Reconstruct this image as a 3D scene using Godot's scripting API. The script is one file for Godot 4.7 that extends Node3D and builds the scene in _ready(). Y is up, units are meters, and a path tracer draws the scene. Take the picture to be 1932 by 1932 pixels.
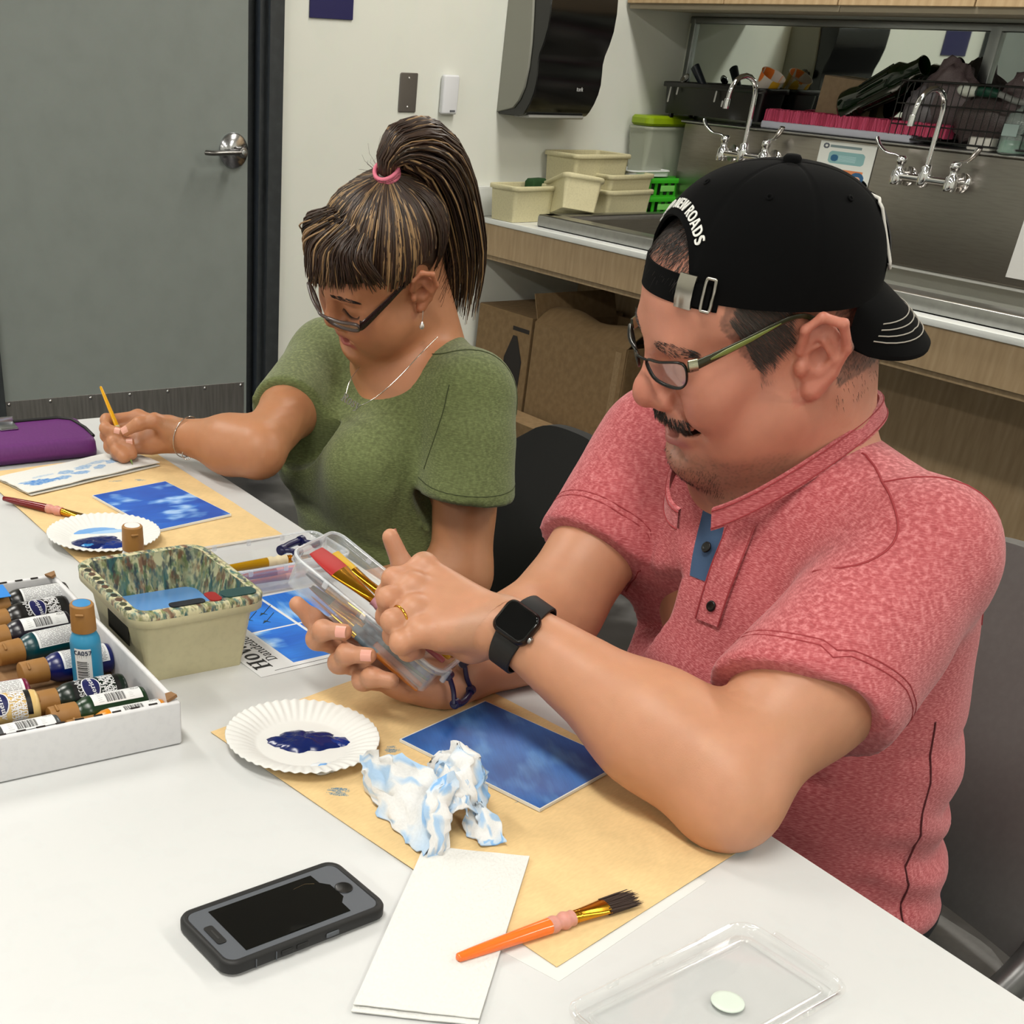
extends Node3D
# An art-room table: two people painting. World: x along the door wall, y up, z towards the viewer, metres.
const EYE := Vector3(0, 1.32, 0)
const FOCAL := 2286.65          # focal length for a 1932 pixel frame
const SHIFT := Vector2(351.86, 701.92)   # centre of the frame relative to the lens axis
const TOP := 0.74               # table height
const WALL_Z := -4.23
const SINK_X := 3.956
var used := {}
var mats := {}

# ---------------------------------------------------------------- mesh builder
class MB:
	var v := PackedVector3Array()
	var ix := PackedInt32Array()
	var col := PackedColorArray()
	var uv := PackedVector2Array()
	var cur := Color.WHITE
	var xf := Transform3D.IDENTITY
	func vert(p: Vector3, t := Vector2.ZERO) -> int:
		v.append(xf * p); col.append(cur); uv.append(t)
		return v.size() - 1
	func tri(a: int, b: int, c: int) -> void:
		ix.append(a); ix.append(b); ix.append(c)
	func quad(a: int, b: int, c: int, d: int) -> void:
		tri(a, b, c); tri(a, c, d)
	func box(c: Vector3, s: Vector3, bev := 0.0, b := Basis()) -> MB:
		var h := s * 0.5
		bev = minf(bev, minf(h.x, minf(h.y, h.z)) * 0.98)
		if bev <= 0.0:
			for f in [[0, 1, 2, 1], [0, 1, 2, -1], [1, 2, 0, 1], [1, 2, 0, -1], [2, 0, 1, 1], [2, 0, 1, -1]]:
				var q := []
				for e in [[-1, -1], [1, -1], [1, 1], [-1, 1]]:
					var p := Vector3.ZERO
					p[f[0]] = h[f[0]] * e[0]; p[f[1]] = h[f[1]] * e[1]; p[f[2]] = h[f[2]] * f[3]
					q.append(vert(c + b * p, Vector2(e[0] * .5 + .5, .5 - e[1] * .5)))
				if f[3] > 0: quad(q[0], q[1], q[2], q[3])
				else: quad(q[3], q[2], q[1], q[0])
			return self
		var id := {}
		for sx in [-1, 1]:
			for sy in [-1, 1]:
				for sz in [-1, 1]:
					var s3 := Vector3(sx, sy, sz)
					for a in 3:
						var p := Vector3.ZERO
						for k in 3: p[k] = s3[k] * (h[k] - (0.0 if k == a else bev))
						id[Vector4i(sx, sy, sz, a)] = vert(c + b * p)
		for a in 3:
			var u := (a + 1) % 3
			var w := (a + 2) % 3
			for s1 in [-1, 1]:
				var q := []
				for e in [[-1, -1], [1, -1], [1, 1], [-1, 1]]:
					var k := Vector4i(0, 0, 0, a)
					k[a] = s1; k[u] = e[0]; k[w] = e[1]
					q.append(id[k])
				if s1 > 0: quad(q[0], q[1], q[2], q[3])
				else: quad(q[3], q[2], q[1], q[0])
				for s2 in [-1, 1]:      # edge between face a (s1) and face u (s2)
					var r := []
					for e in [[a, -1], [a, 1], [u, 1], [u, -1]]:
						var k := Vector4i(0, 0, 0, e[0])
						k[a] = s1; k[u] = s2; k[w] = e[1]
						r.append(id[k])
					if s1 * s2 > 0: quad(r[3], r[2], r[1], r[0])
					else: quad(r[0], r[1], r[2], r[3])
		for sx in [-1, 1]:
			for sy in [-1, 1]:
				for sz in [-1, 1]:
					var t0: int = id[Vector4i(sx, sy, sz, 0)]
					var t1: int = id[Vector4i(sx, sy, sz, 1)]
					var t2: int = id[Vector4i(sx, sy, sz, 2)]
					if sx * sy * sz > 0: tri(t0, t1, t2)
					else: tri(t2, t1, t0)
		return self
	func rings(rs: Array, closed := true, cap0 := true, cap1 := true, loop := false) -> MB:
		# rs: arrays of equal length, each a ring of points; counter-clockwise seen from the far end
		var n: int = rs[0].size()
		var base := v.size()
		for i in rs.size():
			for k in n: vert(rs[i][k], Vector2(float(k) / n, float(i) / maxi(1, rs.size() - 1)))
		var m := rs.size() if loop else rs.size() - 1
		for i in m:
			var i2 := (i + 1) % rs.size()
			for k in (n if closed else n - 1):
				var k2 := (k + 1) % n
				quad(base + i * n + k, base + i * n + k2, base + i2 * n + k2, base + i2 * n + k)
		if closed and not loop:
			for e in [0, 1]:
				if (e == 0 and cap0) or (e == 1 and cap1):
					var r: Array = rs[0] if e == 0 else rs[-1]
					var c := Vector3.ZERO
					for p in r: c += p
					var ci := vert(c / n)
					var b2 := v.size()
					for p in r: vert(p)
					for k in n:
						if e == 0: tri(ci, b2 + (k + 1) % n, b2 + k)
						else: tri(ci, b2 + k, b2 + (k + 1) % n)
		return self
	func lathe(prof: Array, seg := 24, o := Vector3.ZERO, b := Basis(), cap := true) -> MB:
		var rs := []
		for q in prof:
			var r := []
			for k in seg:
				var a := -TAU * k / seg
				r.append(o + b * Vector3(cos(a) * q.x, q.y, sin(a) * q.x))
			rs.append(r)
		return rings(rs, true, cap, cap)
	func tube(pts: Array, rad, seg := 8, caps := true, flat := 1.0, up := Vector3.UP, loop := false) -> MB:
		var rs := []
		var n := pts.size()
		var side := Vector3.ZERO
		for i in n:
			var a: Vector3 = pts[(i - 1 + n) % n] if loop else pts[maxi(i - 1, 0)]
			var c: Vector3 = pts[(i + 1) % n] if loop else pts[mini(i + 1, n - 1)]
			var t := (c - a).normalized()
			if side == Vector3.ZERO:
				side = up.cross(t)
				if side.length() < 0.05: side = Vector3.RIGHT.cross(t)
			side = (side - t * side.dot(t)).normalized()
			var w := t.cross(side)
			var r: float = rad if rad is float or rad is int else rad[i]
			var ring := []
			for k in seg:
				var g := TAU * k / seg
				ring.append(pts[i] + side * cos(g) * r + w * sin(g) * r * flat)
			rs.append(ring)
		return rings(rs, true, caps, caps, loop)
	func extrude(poly: Array, y0: float, y1: float, b := Basis(), o := Vector3.ZERO, bev := 0.0, smooth := false) -> MB:
		# poly: Vector2 (x, z) outline in order; extruded along local y
		var p2 := PackedVector2Array(poly)
		var n := p2.size()
		var ar := 0.0
		for k in n: ar += p2[k].x * p2[(k + 1) % n].y - p2[(k + 1) % n].x * p2[k].y
		if ar > 0.0: p2.reverse()
		if y1 < y0:
			var sw := y0
			y0 = y1
			y1 = sw
		var rs := []
		var lv := [[y0, 0.0], [y1, 0.0]]
		if bev > 0.0: lv = [[y0, bev], [y0 + bev, 0.0], [y1 - bev, 0.0], [y1, bev]]
		for l in lv:
			var ring := []
			for k in n:
				var q := p2[k]
				if l[1] > 0.0:
					var e0 := (p2[k] - p2[(k - 1 + n) % n]).normalized()
					var e1 := (p2[(k + 1) % n] - p2[k]).normalized()
					var nn := (Vector2(e0.y, -e0.x) + Vector2(e1.y, -e1.x)).normalized()
					q += nn * l[1]
				ring.append(o + b * Vector3(q.x, l[0], q.y))
			rs.append(ring)
		if smooth: rings(rs, true, false, false)
		else: for i in rs.size() - 1:
			for k in n:
				var k2 := (k + 1) % n
				var q := [rs[i][k], rs[i][k2], rs[i + 1][k2], rs[i + 1][k]]
				var z := []
				for w in q: z.append(vert(w))
				quad(z[0], z[1], z[2], z[3])
		var tr := Geometry2D.triangulate_polygon(p2)
		for e in [0, rs.size() - 1]:
			var b0 := v.size()
			for k in n: vert(rs[e][k], p2[k])
			for t in range(0, tr.size(), 3):
				var a := tr[t]; var c := tr[t + 1]; var d := tr[t + 2]
				var nr: Vector3 = (v[b0 + c] - v[b0 + a]).cross(v[b0 + d] - v[b0 + a])
				var want: Vector3 = (xf.basis * b * Vector3.UP) * (1.0 if e else -1.0)
				if nr.dot(want) > 0: tri(b0 + a, b0 + c, b0 + d)
				else: tri(b0 + a, b0 + d, b0 + c)
		return self
	func grid(nu: int, nv: int, f: Callable, flip := false) -> MB:
		var b0 := v.size()
		for j in nv + 1:
			for i in nu + 1:
				vert(f.call(float(i) / nu, float(j) / nv), Vector2(float(i) / nu, float(j) / nv))
		for j in nv:
			for i in nu:
				var a := b0 + j * (nu + 1) + i
				if flip: quad(a, a + nu + 1, a + nu + 2, a + 1)
				else: quad(a, a + 1, a + nu + 2, a + nu + 1)
		return self
	func text(s: String, size: float, f: Callable, depth := 0.0006, font := "Droid Sans", bold := false) -> MB:
		var tm := TextMesh.new()
		var sf := SystemFont.new()
		sf.font_names = PackedStringArray([font])
		if bold: sf.font_weight = 700
		tm.font = sf
		tm.text = s
		tm.font_size = 64
		tm.pixel_size = size / 64.0
		tm.depth = depth
		tm.curve_step = 4.0
		for si in tm.get_surface_count():
			var ar := tm.surface_get_arrays(si)
			var b0 := v.size()
			for p in ar[Mesh.ARRAY_VERTEX]: vert(f.call(p))
			var id = ar[Mesh.ARRAY_INDEX]
			if id == null or id.size() == 0: id = PackedInt32Array(range(ar[Mesh.ARRAY_VERTEX].size()))
			for t in range(0, id.size(), 3): tri(b0 + id[t], b0 + id[t + 2], b0 + id[t + 1])
		return self
	func solid() -> MB:     # thickness for an open sheet is given by the caller; here only a copy turned inside out
		var n := ix.size()
		var m := v.size()
		v.append_array(v.duplicate())
		col.append_array(col.duplicate())
		uv.append_array(uv.duplicate())
		for t in range(0, n, 3):
			tri(m + ix[t], m + ix[t + 2], m + ix[t + 1])
		return self
	func mesh() -> ArrayMesh:
		var nor := PackedVector3Array()
		nor.resize(v.size())
		for t in range(0, ix.size(), 3):
			var a := ix[t]; var b := ix[t + 1]; var c := ix[t + 2]
			var f := (v[b] - v[a]).cross(v[c] - v[a])
			nor[a] += f; nor[b] += f; nor[c] += f
		for i in nor.size():
			nor[i] = nor[i].normalized() if nor[i].length_squared() > 0.0 else Vector3.UP
		var out := ix.duplicate()
		for t in range(0, out.size(), 3):
			var s := out[t + 1]
			out[t + 1] = out[t + 2]
			out[t + 2] = s
		var ar := []
		ar.resize(Mesh.ARRAY_MAX)
		ar[Mesh.ARRAY_VERTEX] = v
		ar[Mesh.ARRAY_NORMAL] = nor
		ar[Mesh.ARRAY_COLOR] = col
		ar[Mesh.ARRAY_TEX_UV] = uv
		ar[Mesh.ARRAY_INDEX] = out
		var m := ArrayMesh.new()
		m.add_surface_from_arrays(Mesh.PRIMITIVE_TRIANGLES, ar)
		return m

# ---------------------------------------------------------------- distance fields
class Field:
	var A := PackedVector3Array()      # capsule start, or centre
	var B := PackedVector3Array()      # capsule axis, or radii
	var R := PackedFloat32Array()
	var S := PackedFloat32Array()
	var K := PackedFloat32Array()
	var T := PackedInt32Array()        # 0 capsule, 1 ellipsoid, 2 half space, 3 flattened capsule
	var OP := PackedInt32Array()       # 0 join, 1 cut away, 2 keep inside
	var M: Array[Basis] = []
	var xf := Transform3D.IDENTITY
	var sc := 1.0
	var extra = null                # added to the distance
	func push(t: int, a: Vector3, b: Vector3, r: float, s: float, k: float, op: int, m := Basis()) -> void:
		T.append(t); A.append(a); B.append(b); R.append(r); S.append(s); K.append(k); OP.append(op); M.append(m)
	func cap(a: Vector3, b: Vector3, ra: float, rb: float, k := 0.02, op := 0) -> Field:
		var p := xf * a
		push(0, p, xf * b - p, ra * sc, rb * sc, k, op)
		return self
	func flat(a: Vector3, b: Vector3, ra: float, rb: float, thin_axis: Vector3, thin: float, k := 0.02, op := 0) -> Field:
		# capsule squeezed along one axis by the factor thin
		var p := xf * a
		var w := (xf.basis * thin_axis).normalized()
		var m := Basis.IDENTITY
		for i in 3:
			var e := Vector3.ZERO
			e[i] = 1.0
			m[i] = e + w * (w[i] * (1.0 / thin - 1.0))
		push(3, p, m * (xf * b - p), ra * sc, rb * sc, k, op, m)
		return self
	func ell(c: Vector3, r: Vector3, k := 0.02, op := 0, rot := Basis()) -> Field:
		push(1, xf * c, r * sc, 0, 0, k, op, (xf.basis.orthonormalized() * rot).transposed())
		return self
	func half(c: Vector3, n: Vector3, k := 0.004, op := 1) -> Field:     # the half space behind the plane (against n)
		push(2, xf * c, (xf.basis * n).normalized(), 0, 0, k, op)
		return self
	func one(i: int, p: Vector3) -> float:
		var q := p - A[i]
		match T[i]:
			0:
				var ba := B[i]
				var h := clampf(q.dot(ba) / maxf(ba.length_squared(), 1e-12), 0.0, 1.0)
				return (q - ba * h).length() - lerpf(R[i], S[i], h)
			1:
				var e := M[i] * q
				var r := B[i]
				var u := e / r
				var k0 := u.length()
				if k0 < 1e-4: return -minf(r.x, minf(r.y, r.z))
				return k0 * (k0 - 1.0) / (u / r).length()
			2:
				return q.dot(B[i])
			4:      # the part of a ball beyond a plane
				return maxf(-q.dot(B[i]), q.length() - R[i])
			_:
				var e := M[i] * q
				var ba := B[i]
				var h := clampf(e.dot(ba) / maxf(ba.length_squared(), 1e-12), 0.0, 1.0)
				var w := e - ba * h
				var l := w.length()
				var rr := lerpf(R[i], S[i], h)
				var g := (M[i] * w).length()      # slope of the squeezed distance
				return (l - rr) * (l / maxf(g, 1e-6) if l > 1e-6 else 1.0)
	func eval(p: Vector3, list: PackedInt32Array) -> float:
		var d := 1e3
		for i in list:
			var e := one(i, p)
			var k := K[i]
			match OP[i]:
				0:
					var h := maxf(k - absf(d - e), 0.0)
					d = minf(d, e) - h * h / (4.0 * k)
				1:
					var h := maxf(k - absf(d + e), 0.0)
					d = maxf(d, -e) + h * h / (4.0 * k)
				_:
					var h := maxf(k - absf(d - e), 0.0)
					d = maxf(d, e) + h * h / (4.0 * k)
		if extra != null and absf(d) < .03: d += extra.call(p)
		return d
	var slack := .004
	func pick(c: Vector3, from: PackedInt32Array, reach: float) -> PackedInt32Array:
		# the shapes that can matter within reach of c; empty if the surface cannot be there
		var ds := PackedFloat32Array()
		var dm := 1e3
		for i in from:
			var e := one(i, c)
			ds.append(e)
			if OP[i] == 0: dm = minf(dm, e)
		var list := PackedInt32Array()
		if dm > reach * 1.3 + .03: return list
		var j := 0
		for i in from:
			var e := ds[j]
			j += 1
			if OP[i] == 0:
				if e < dm + 2.0 * reach + K[i]: list.append(i)
			elif OP[i] == 1:
				if e < reach + K[i] + .002: list.append(i)
			elif e > -reach - K[i] - .002: list.append(i)
		return list
	func near(p: Vector3, reach: float) -> PackedInt32Array:
		var list := PackedInt32Array()
		for i in T.size():
			if OP[i] == 0:
				if one(i, p) < reach: list.append(i)
			elif OP[i] == 1:
				if one(i, p) < reach: list.append(i)
			else: list.append(i)
		return list
	func grad(p: Vector3, list: PackedInt32Array, e := .0008) -> Vector3:
		var a := eval(p + Vector3(e, -e, -e), list)
		var b := eval(p + Vector3(-e, -e, e), list)
		var c := eval(p + Vector3(-e, e, -e), list)
		var d := eval(p + Vector3(e, e, e), list)
		return Vector3(a - b - c + d, -a - b + c + d, -a + b - c + d).normalized()
	func onto(p: Vector3, list: PackedInt32Array, steps := 3) -> Vector3:
		for k in steps: p -= grad(p, list) * eval(p, list)
		return p
	func bake(mb: MB, lo: Vector3, hi: Vector3, cell: float, tint = null, skip := []) -> void:
		var n := Vector3i(((hi - lo) / cell).ceil())
		var cx := n.x + 1; var cy := n.y + 1; var cz := n.z + 1
		var val := PackedFloat32Array()
		val.resize(cx * cy * cz)
		val.fill(1e9)
		var all := PackedInt32Array(range(T.size()))
		const N := 4
		var hd := cell * N * 0.5 * 1.7321
		var blocks: Array[Vector3i] = []
		const Q := 4
		var sd := cell * N * Q * 0.5 * 1.7321
		for gz in range(0, n.z, N * Q):
			for gy in range(0, n.y, N * Q):
				for gx in range(0, n.x, N * Q):
					var g := lo + Vector3(gx + N * Q * .5, gy + N * Q * .5, gz + N * Q * .5) * cell
					var gl := pick(g, all, sd)
					if gl.is_empty(): continue
					for bz in range(gz, mini(gz + N * Q, n.z), N):
						for by in range(gy, mini(gy + N * Q, n.y), N):
							for bx in range(gx, mini(gx + N * Q, n.x), N):
								var c := lo + Vector3(bx + N * .5, by + N * .5, bz + N * .5) * cell
								var list := pick(c, gl, hd)
								if list.is_empty() or absf(eval(c, list)) > hd * 1.35 + slack: continue
								blocks.append(Vector3i(bx, by, bz))
								for z in range(bz, mini(bz + N, n.z) + 1):
									for y in range(by, mini(by + N, n.y) + 1):
										var o := (z * cy + y) * cx
										for x in range(bx, mini(bx + N, n.x) + 1):
											if val[o + x] > 1e8: val[o + x] = eval(lo + Vector3(x, y, z) * cell, list)
		var vid := {}
		var first := mb.v.size()
		var sy := cx; var sz := cx * cy
		var off := PackedInt32Array([0, 1, sy, sy + 1, sz, sz + 1, sz + sy, sz + sy + 1])
		var ea := PackedInt32Array([0, 2, 4, 6, 0, 1, 4, 5, 0, 1, 2, 3])
		var eb := PackedInt32Array([1, 3, 5, 7, 2, 3, 6, 7, 4, 5, 6, 7])
		var cv := PackedFloat32Array()
		cv.resize(8)
		for b in blocks:
			for z in range(b.z, mini(b.z + N, n.z)):
				for y in range(b.y, mini(b.y + N, n.y)):
					for x in range(b.x, mini(b.x + N, n.x)):
						var o := (z * cy + y) * cx + x
						var neg := 0
						var bad := false
						for e in 8:
							var w := val[o + off[e]]
							cv[e] = w
							if w < 0.0: neg += 1
							elif w > 1e8: bad = true
						if neg == 0 or neg == 8 or bad: continue
						var s := Vector3.ZERO
						var m := 0
						for e in 12:
							var va := cv[ea[e]]
							var vb := cv[eb[e]]
							if (va < 0.0) != (vb < 0.0):
								var pa := Vector3(ea[e] & 1, (ea[e] >> 1) & 1, ea[e] >> 2)
								var pb := Vector3(eb[e] & 1, (eb[e] >> 1) & 1, eb[e] >> 2)
								s += pa.lerp(pb, va / (va - vb))
								m += 1
						var p := lo + (Vector3(x, y, z) + s / m) * cell
						var out := false
						for a in skip:
							if a.has_point(p): out = true
						if out: continue
						if tint != null: mb.cur = tint.call(p)
						vid[o] = mb.vert(p)
		for o in vid:
			var c0 := val[o]
			for ax in 3:
				var st: int = [1, sy, sz][ax]
				var u: int = [sy, sz, 1][ax]
				var w: int = [sz, 1, sy][ax]
				var c1 := val[o + st]
				if c1 > 1e8 or (c0 < 0.0) == (c1 < 0.0): continue
				if not (vid.has(o - u) and vid.has(o - w) and vid.has(o - u - w)): continue
				if c0 < 0.0: mb.quad(vid[o - u - w], vid[o - w], vid[o], vid[o - u])
				else: mb.quad(vid[o - u], vid[o], vid[o - w], vid[o - u - w])

# ---------------------------------------------------------------- naming, materials
func numbered(called: String) -> String:
	var n: int = used.get(called, 0)
	used[called] = n + 1
	return called if n == 0 else "%s_%03d" % [called, n]
func tag(o: Node3D, label := "", category := "", group := "", kind := "") -> Node3D:
	if label: o.set_meta("label", label)
	if category: o.set_meta("category", category)
	if group: o.set_meta("group", group)
	if kind: o.set_meta("kind", kind)
	return o
func thing(called: String, label: String, category: String, at := Vector3.ZERO, group := "", b := Basis()) -> Node3D:
	var o := Node3D.new()
	o.name = numbered(called)
	add_child(o)
	o.transform = Transform3D(b, at)
	return tag(o, label, category, group)
func part(called: String, mb: MB, m: Material, parent: Node3D, world := true, label := "") -> MeshInstance3D:
	# with world, the shape was laid out in room coordinates and is moved into its parent's frame
	var o := MeshInstance3D.new()
	o.name = called
	if world:
		var t := Transform3D.IDENTITY
		var q: Node = parent
		while q != self:
			t = q.transform * t
			q = q.get_parent()
		t = t.affine_inverse()
		if not t.is_equal_approx(Transform3D.IDENTITY):
			for i in mb.v.size(): mb.v[i] = t * mb.v[i]
	o.mesh = mb.mesh()
	o.material_override = m
	parent.add_child(o, true)
	if label: o.set_meta("label", label)
	return o
func same(called: String, me: Mesh, m: Material, parent: Node3D, t := Transform3D.IDENTITY) -> MeshInstance3D:
	var o := MeshInstance3D.new()
	o.name = called
	o.mesh = me
	o.material_override = m
	o.transform = t
	parent.add_child(o, true)
	return o
func solo(called: String, label: String, category: String, mb: MB, m: Material, at := Vector3.ZERO, group := "") -> MeshInstance3D:
	for i in mb.v.size(): mb.v[i] -= at
	var o := MeshInstance3D.new()
	o.name = numbered(called)
	o.mesh = mb.mesh()
	o.material_override = m
	o.position = at
	add_child(o)
	tag(o, label, category, group)
	return o
func setting(called: String, mb: MB, m: Material) -> MeshInstance3D:
	var o := MeshInstance3D.new()
	o.name = called
	o.mesh = mb.mesh()
	o.material_override = m
	add_child(o)
	o.set_meta("kind", "structure")
	return o
func mat(c: Color, rough := 0.6, metal := 0.0, o := {}) -> StandardMaterial3D:
	var m := StandardMaterial3D.new()
	m.albedo_color = c
	m.roughness = rough
	m.metallic = metal
	for k in o: m.set(k, o[k])
	return m
func noise(seed_: int, freq: float, oct := 3, type := FastNoiseLite.TYPE_SIMPLEX_SMOOTH) -> FastNoiseLite:
	var n := FastNoiseLite.new()
	n.seed = seed_
	n.frequency = freq
	n.noise_type = type
	n.fractal_octaves = oct
	return n
func ramp(stops: Array) -> Gradient:
	var g := Gradient.new()
	var off := PackedFloat32Array()
	var cl := PackedColorArray()
	for s in stops:
		off.append(s[0])
		cl.append(s[1])
	g.offsets = off
	g.colors = cl
	return g
func ntex(n: FastNoiseLite, stops: Array, size := 512, bump := 0.0) -> NoiseTexture2D:
	var t := NoiseTexture2D.new()
	t.width = size
	t.height = size
	t.noise = n
	t.seamless = true
	if bump > 0.0:
		t.as_normal_map = true
		t.bump_strength = bump
	else:
		t.color_ramp = ramp(stops)
	return t
func noisy(base: Color, spread: float, freq: float, seed_: int, scale: Vector3, rough := 0.6, metal := 0.0, o := {}) -> StandardMaterial3D:
	# colour that wavers round base by spread, on every side of the thing
	var m := mat(Color.WHITE, rough, metal, o)
	m.albedo_texture = ntex(noise(seed_, freq, 4), [[0.0, base.darkened(spread)], [0.5, base], [1.0, base.lightened(spread * .7)]])
	m.uv1_triplanar = true
	m.uv1_world_triplanar = true
	m.uv1_scale = scale
	return m
func glass(alpha: float, tint := Color.WHITE, rough := 0.05) -> StandardMaterial3D:
	var m := mat(Color(tint.r, tint.g, tint.b, alpha), rough)
	m.transparency = BaseMaterial3D.TRANSPARENCY_ALPHA
	m.cull_mode = BaseMaterial3D.CULL_DISABLED
	return m
func rrect(x0: float, z0: float, x1: float, z1: float, r: float, seg := 5) -> Array:
	var out := []
	for c in [[x1 - r, z1 - r, 0], [x0 + r, z1 - r, 1], [x0 + r, z0 + r, 2], [x1 - r, z0 + r, 3]]:
		for k in seg + 1:
			var a: float = (c[2] + float(k) / seg) * PI / 2
			out.append(Vector2(c[0] + cos(a) * r, c[1] + sin(a) * r))
	return out
func smooth_path(p: Array, per := 6) -> Array:
	var out := []
	for i in p.size() - 1:
		var a: Vector3 = p[maxi(i - 1, 0)]
		var b: Vector3 = p[i]
		var c: Vector3 = p[i + 1]
		var d: Vector3 = p[mini(i + 2, p.size() - 1)]
		for k in per:
			out.append(b.cubic_interpolate(c, a, d, float(k) / per))
	out.append(p[-1])
	return out

# ---------------------------------------------------------------- camera and light
func view_and_light() -> void:
	var cam := Camera3D.new()
	cam.name = "camera"
	add_child(cam)
	cam.position = EYE
	cam.basis = Basis.from_euler(Vector3(-0.610618, -0.542234, 0.052851), EULER_ORDER_YXZ)
	cam.projection = Camera3D.PROJECTION_FRUSTUM
	cam.near = 0.05
	cam.far = 60.0
	cam.size = cam.near * 1932.0 / FOCAL
	cam.frustum_offset = SHIFT * cam.near / FOCAL
	cam.current = true
	var we := WorldEnvironment.new()
	we.name = "surroundings"
	var e := Environment.new()
	e.background_mode = Environment.BG_SKY
	var sky := Sky.new()
	var sm := ProceduralSkyMaterial.new()
	sm.sky_top_color = Color(0.55, 0.68, 0.85)
	sm.sky_horizon_color = Color(0.85, 0.9, 0.95)
	sm.ground_bottom_color = Color(0.35, 0.34, 0.32)
	sm.ground_horizon_color = Color(0.6, 0.6, 0.58)
	sm.energy_multiplier = 2.2
	sky.sky_material = sm
	e.sky = sky
	e.tonemap_mode = Environment.TONE_MAPPER_LINEAR
	e.tonemap_exposure = 1.0
	e.sdfgi_enabled = true
	e.ssao_enabled = true
	e.ssil_enabled = true
	we.environment = e
	add_child(we)
	# ceiling fittings out of view: rows of troughs placed to light table and walls
	var glow := mat(Color(0.95, 0.95, 0.93), 0.5, 0.0, {"emission_enabled": true, "emission": Color(1.0, 0.985, 0.95), "emission_energy_multiplier": 2.0})
	var rim := mat(Color(0.8, 0.8, 0.8), 0.4)
	var n := 0
	for x in [-3.1, -0.15, 2.85]:
		for z in [-2.9, -0.4, 2.1]:
			var t := thing("unseen_ceiling_light", "long ceiling light with a white diffuser, out of view, lighting the table and walls", "light", Vector3(x, CEIL, z), "unseen ceiling lights in rows")
			part("frame", MB.new().box(Vector3(0, -.012, -.63), Vector3(.36, .024, .04), .004).box(Vector3(0, -.012, .63), Vector3(.36, .024, .04), .004).box(Vector3(-.17, -.012, 0), Vector3(.03, .024, 1.24), .004).box(Vector3(.17, -.012, 0), Vector3(.03, .024, 1.24), .004), rim, t, false)
			part("diffuser", MB.new().box(Vector3(0, -.006, 0), Vector3(.31, .01, 1.22)), glow, t, false)
			var l := AreaLight3D.new()
			l.name = "lamp"
			l.area_size = Vector2(.3, 1.2)
			l.area_normalize_energy = true
			l.light_energy = LAMP
			l.light_color = Color(1.0, 0.985, 0.95)
			l.shadow_enabled = true
			l.area_range = 12.0
			l.rotation.x = -PI / 2
			l.position = Vector3(0, -.016, 0)
			t.add_child(l)
			n += 1
const CEIL := 2.85
const LAMP := 3.6

# ---------------------------------------------------------------- room shell
func room() -> void:
	var paint := noisy(Color(0.855, 0.862, 0.825), 0.012, 0.01, 3, Vector3(.8, .8, .8), 0.75)
	var conc := noisy(Color(0.17, 0.165, 0.165), 0.28, 0.008, 5, Vector3(.9, .9, .9), 0.42)
	var ceil_m := mat(Color(0.86, 0.86, 0.85), 0.9)
	var x0 := -4.6
	var z1 := 3.4
	setting("floor", MB.new().box(Vector3((x0 + SINK_X) / 2, -.05, (WALL_Z + z1) / 2), Vector3(SINK_X - x0 + .4, .1, z1 - WALL_Z + .4)), conc)
	setting("ceiling", MB.new().box(Vector3((x0 + SINK_X) / 2, CEIL + .06, (WALL_Z + z1) / 2), Vector3(SINK_X - x0 + .4, .12, z1 - WALL_Z + .4)), ceil_m)
	# wall with the door: pieces round the opening
	var dl := 1.135
	var dr := 2.215
	var dh := 2.19
	var w := MB.new()
	w.box(Vector3((x0 - .2 + dl) / 2, CEIL / 2, WALL_Z - .1), Vector3(dl - x0 + .2, CEIL, .2))
	w.box(Vector3((dr + SINK_X + .2) / 2, CEIL / 2, WALL_Z - .1), Vector3(SINK_X + .2 - dr, CEIL, .2))
	w.box(Vector3((dl + dr) / 2, (dh + CEIL) / 2, WALL_Z - .1), Vector3(dr - dl, CEIL - dh, .2))
	setting("wall_back", w, paint)
	setting("wall_right", MB.new().box(Vector3(SINK_X + .1, CEIL / 2, (WALL_Z + z1) / 2), Vector3(.2, CEIL, z1 - WALL_Z)), paint)
	setting("wall_left", MB.new().box(Vector3(x0 - .1, CEIL / 2, (WALL_Z + z1) / 2), Vector3(.2, CEIL, z1 - WALL_Z)), paint)
	setting("wall_front", MB.new().box(Vector3((x0 + SINK_X) / 2, CEIL / 2, z1 + .1), Vector3(SINK_X - x0 + .4, CEIL, .2)), paint)
	door(dl, dr, dh)

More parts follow.
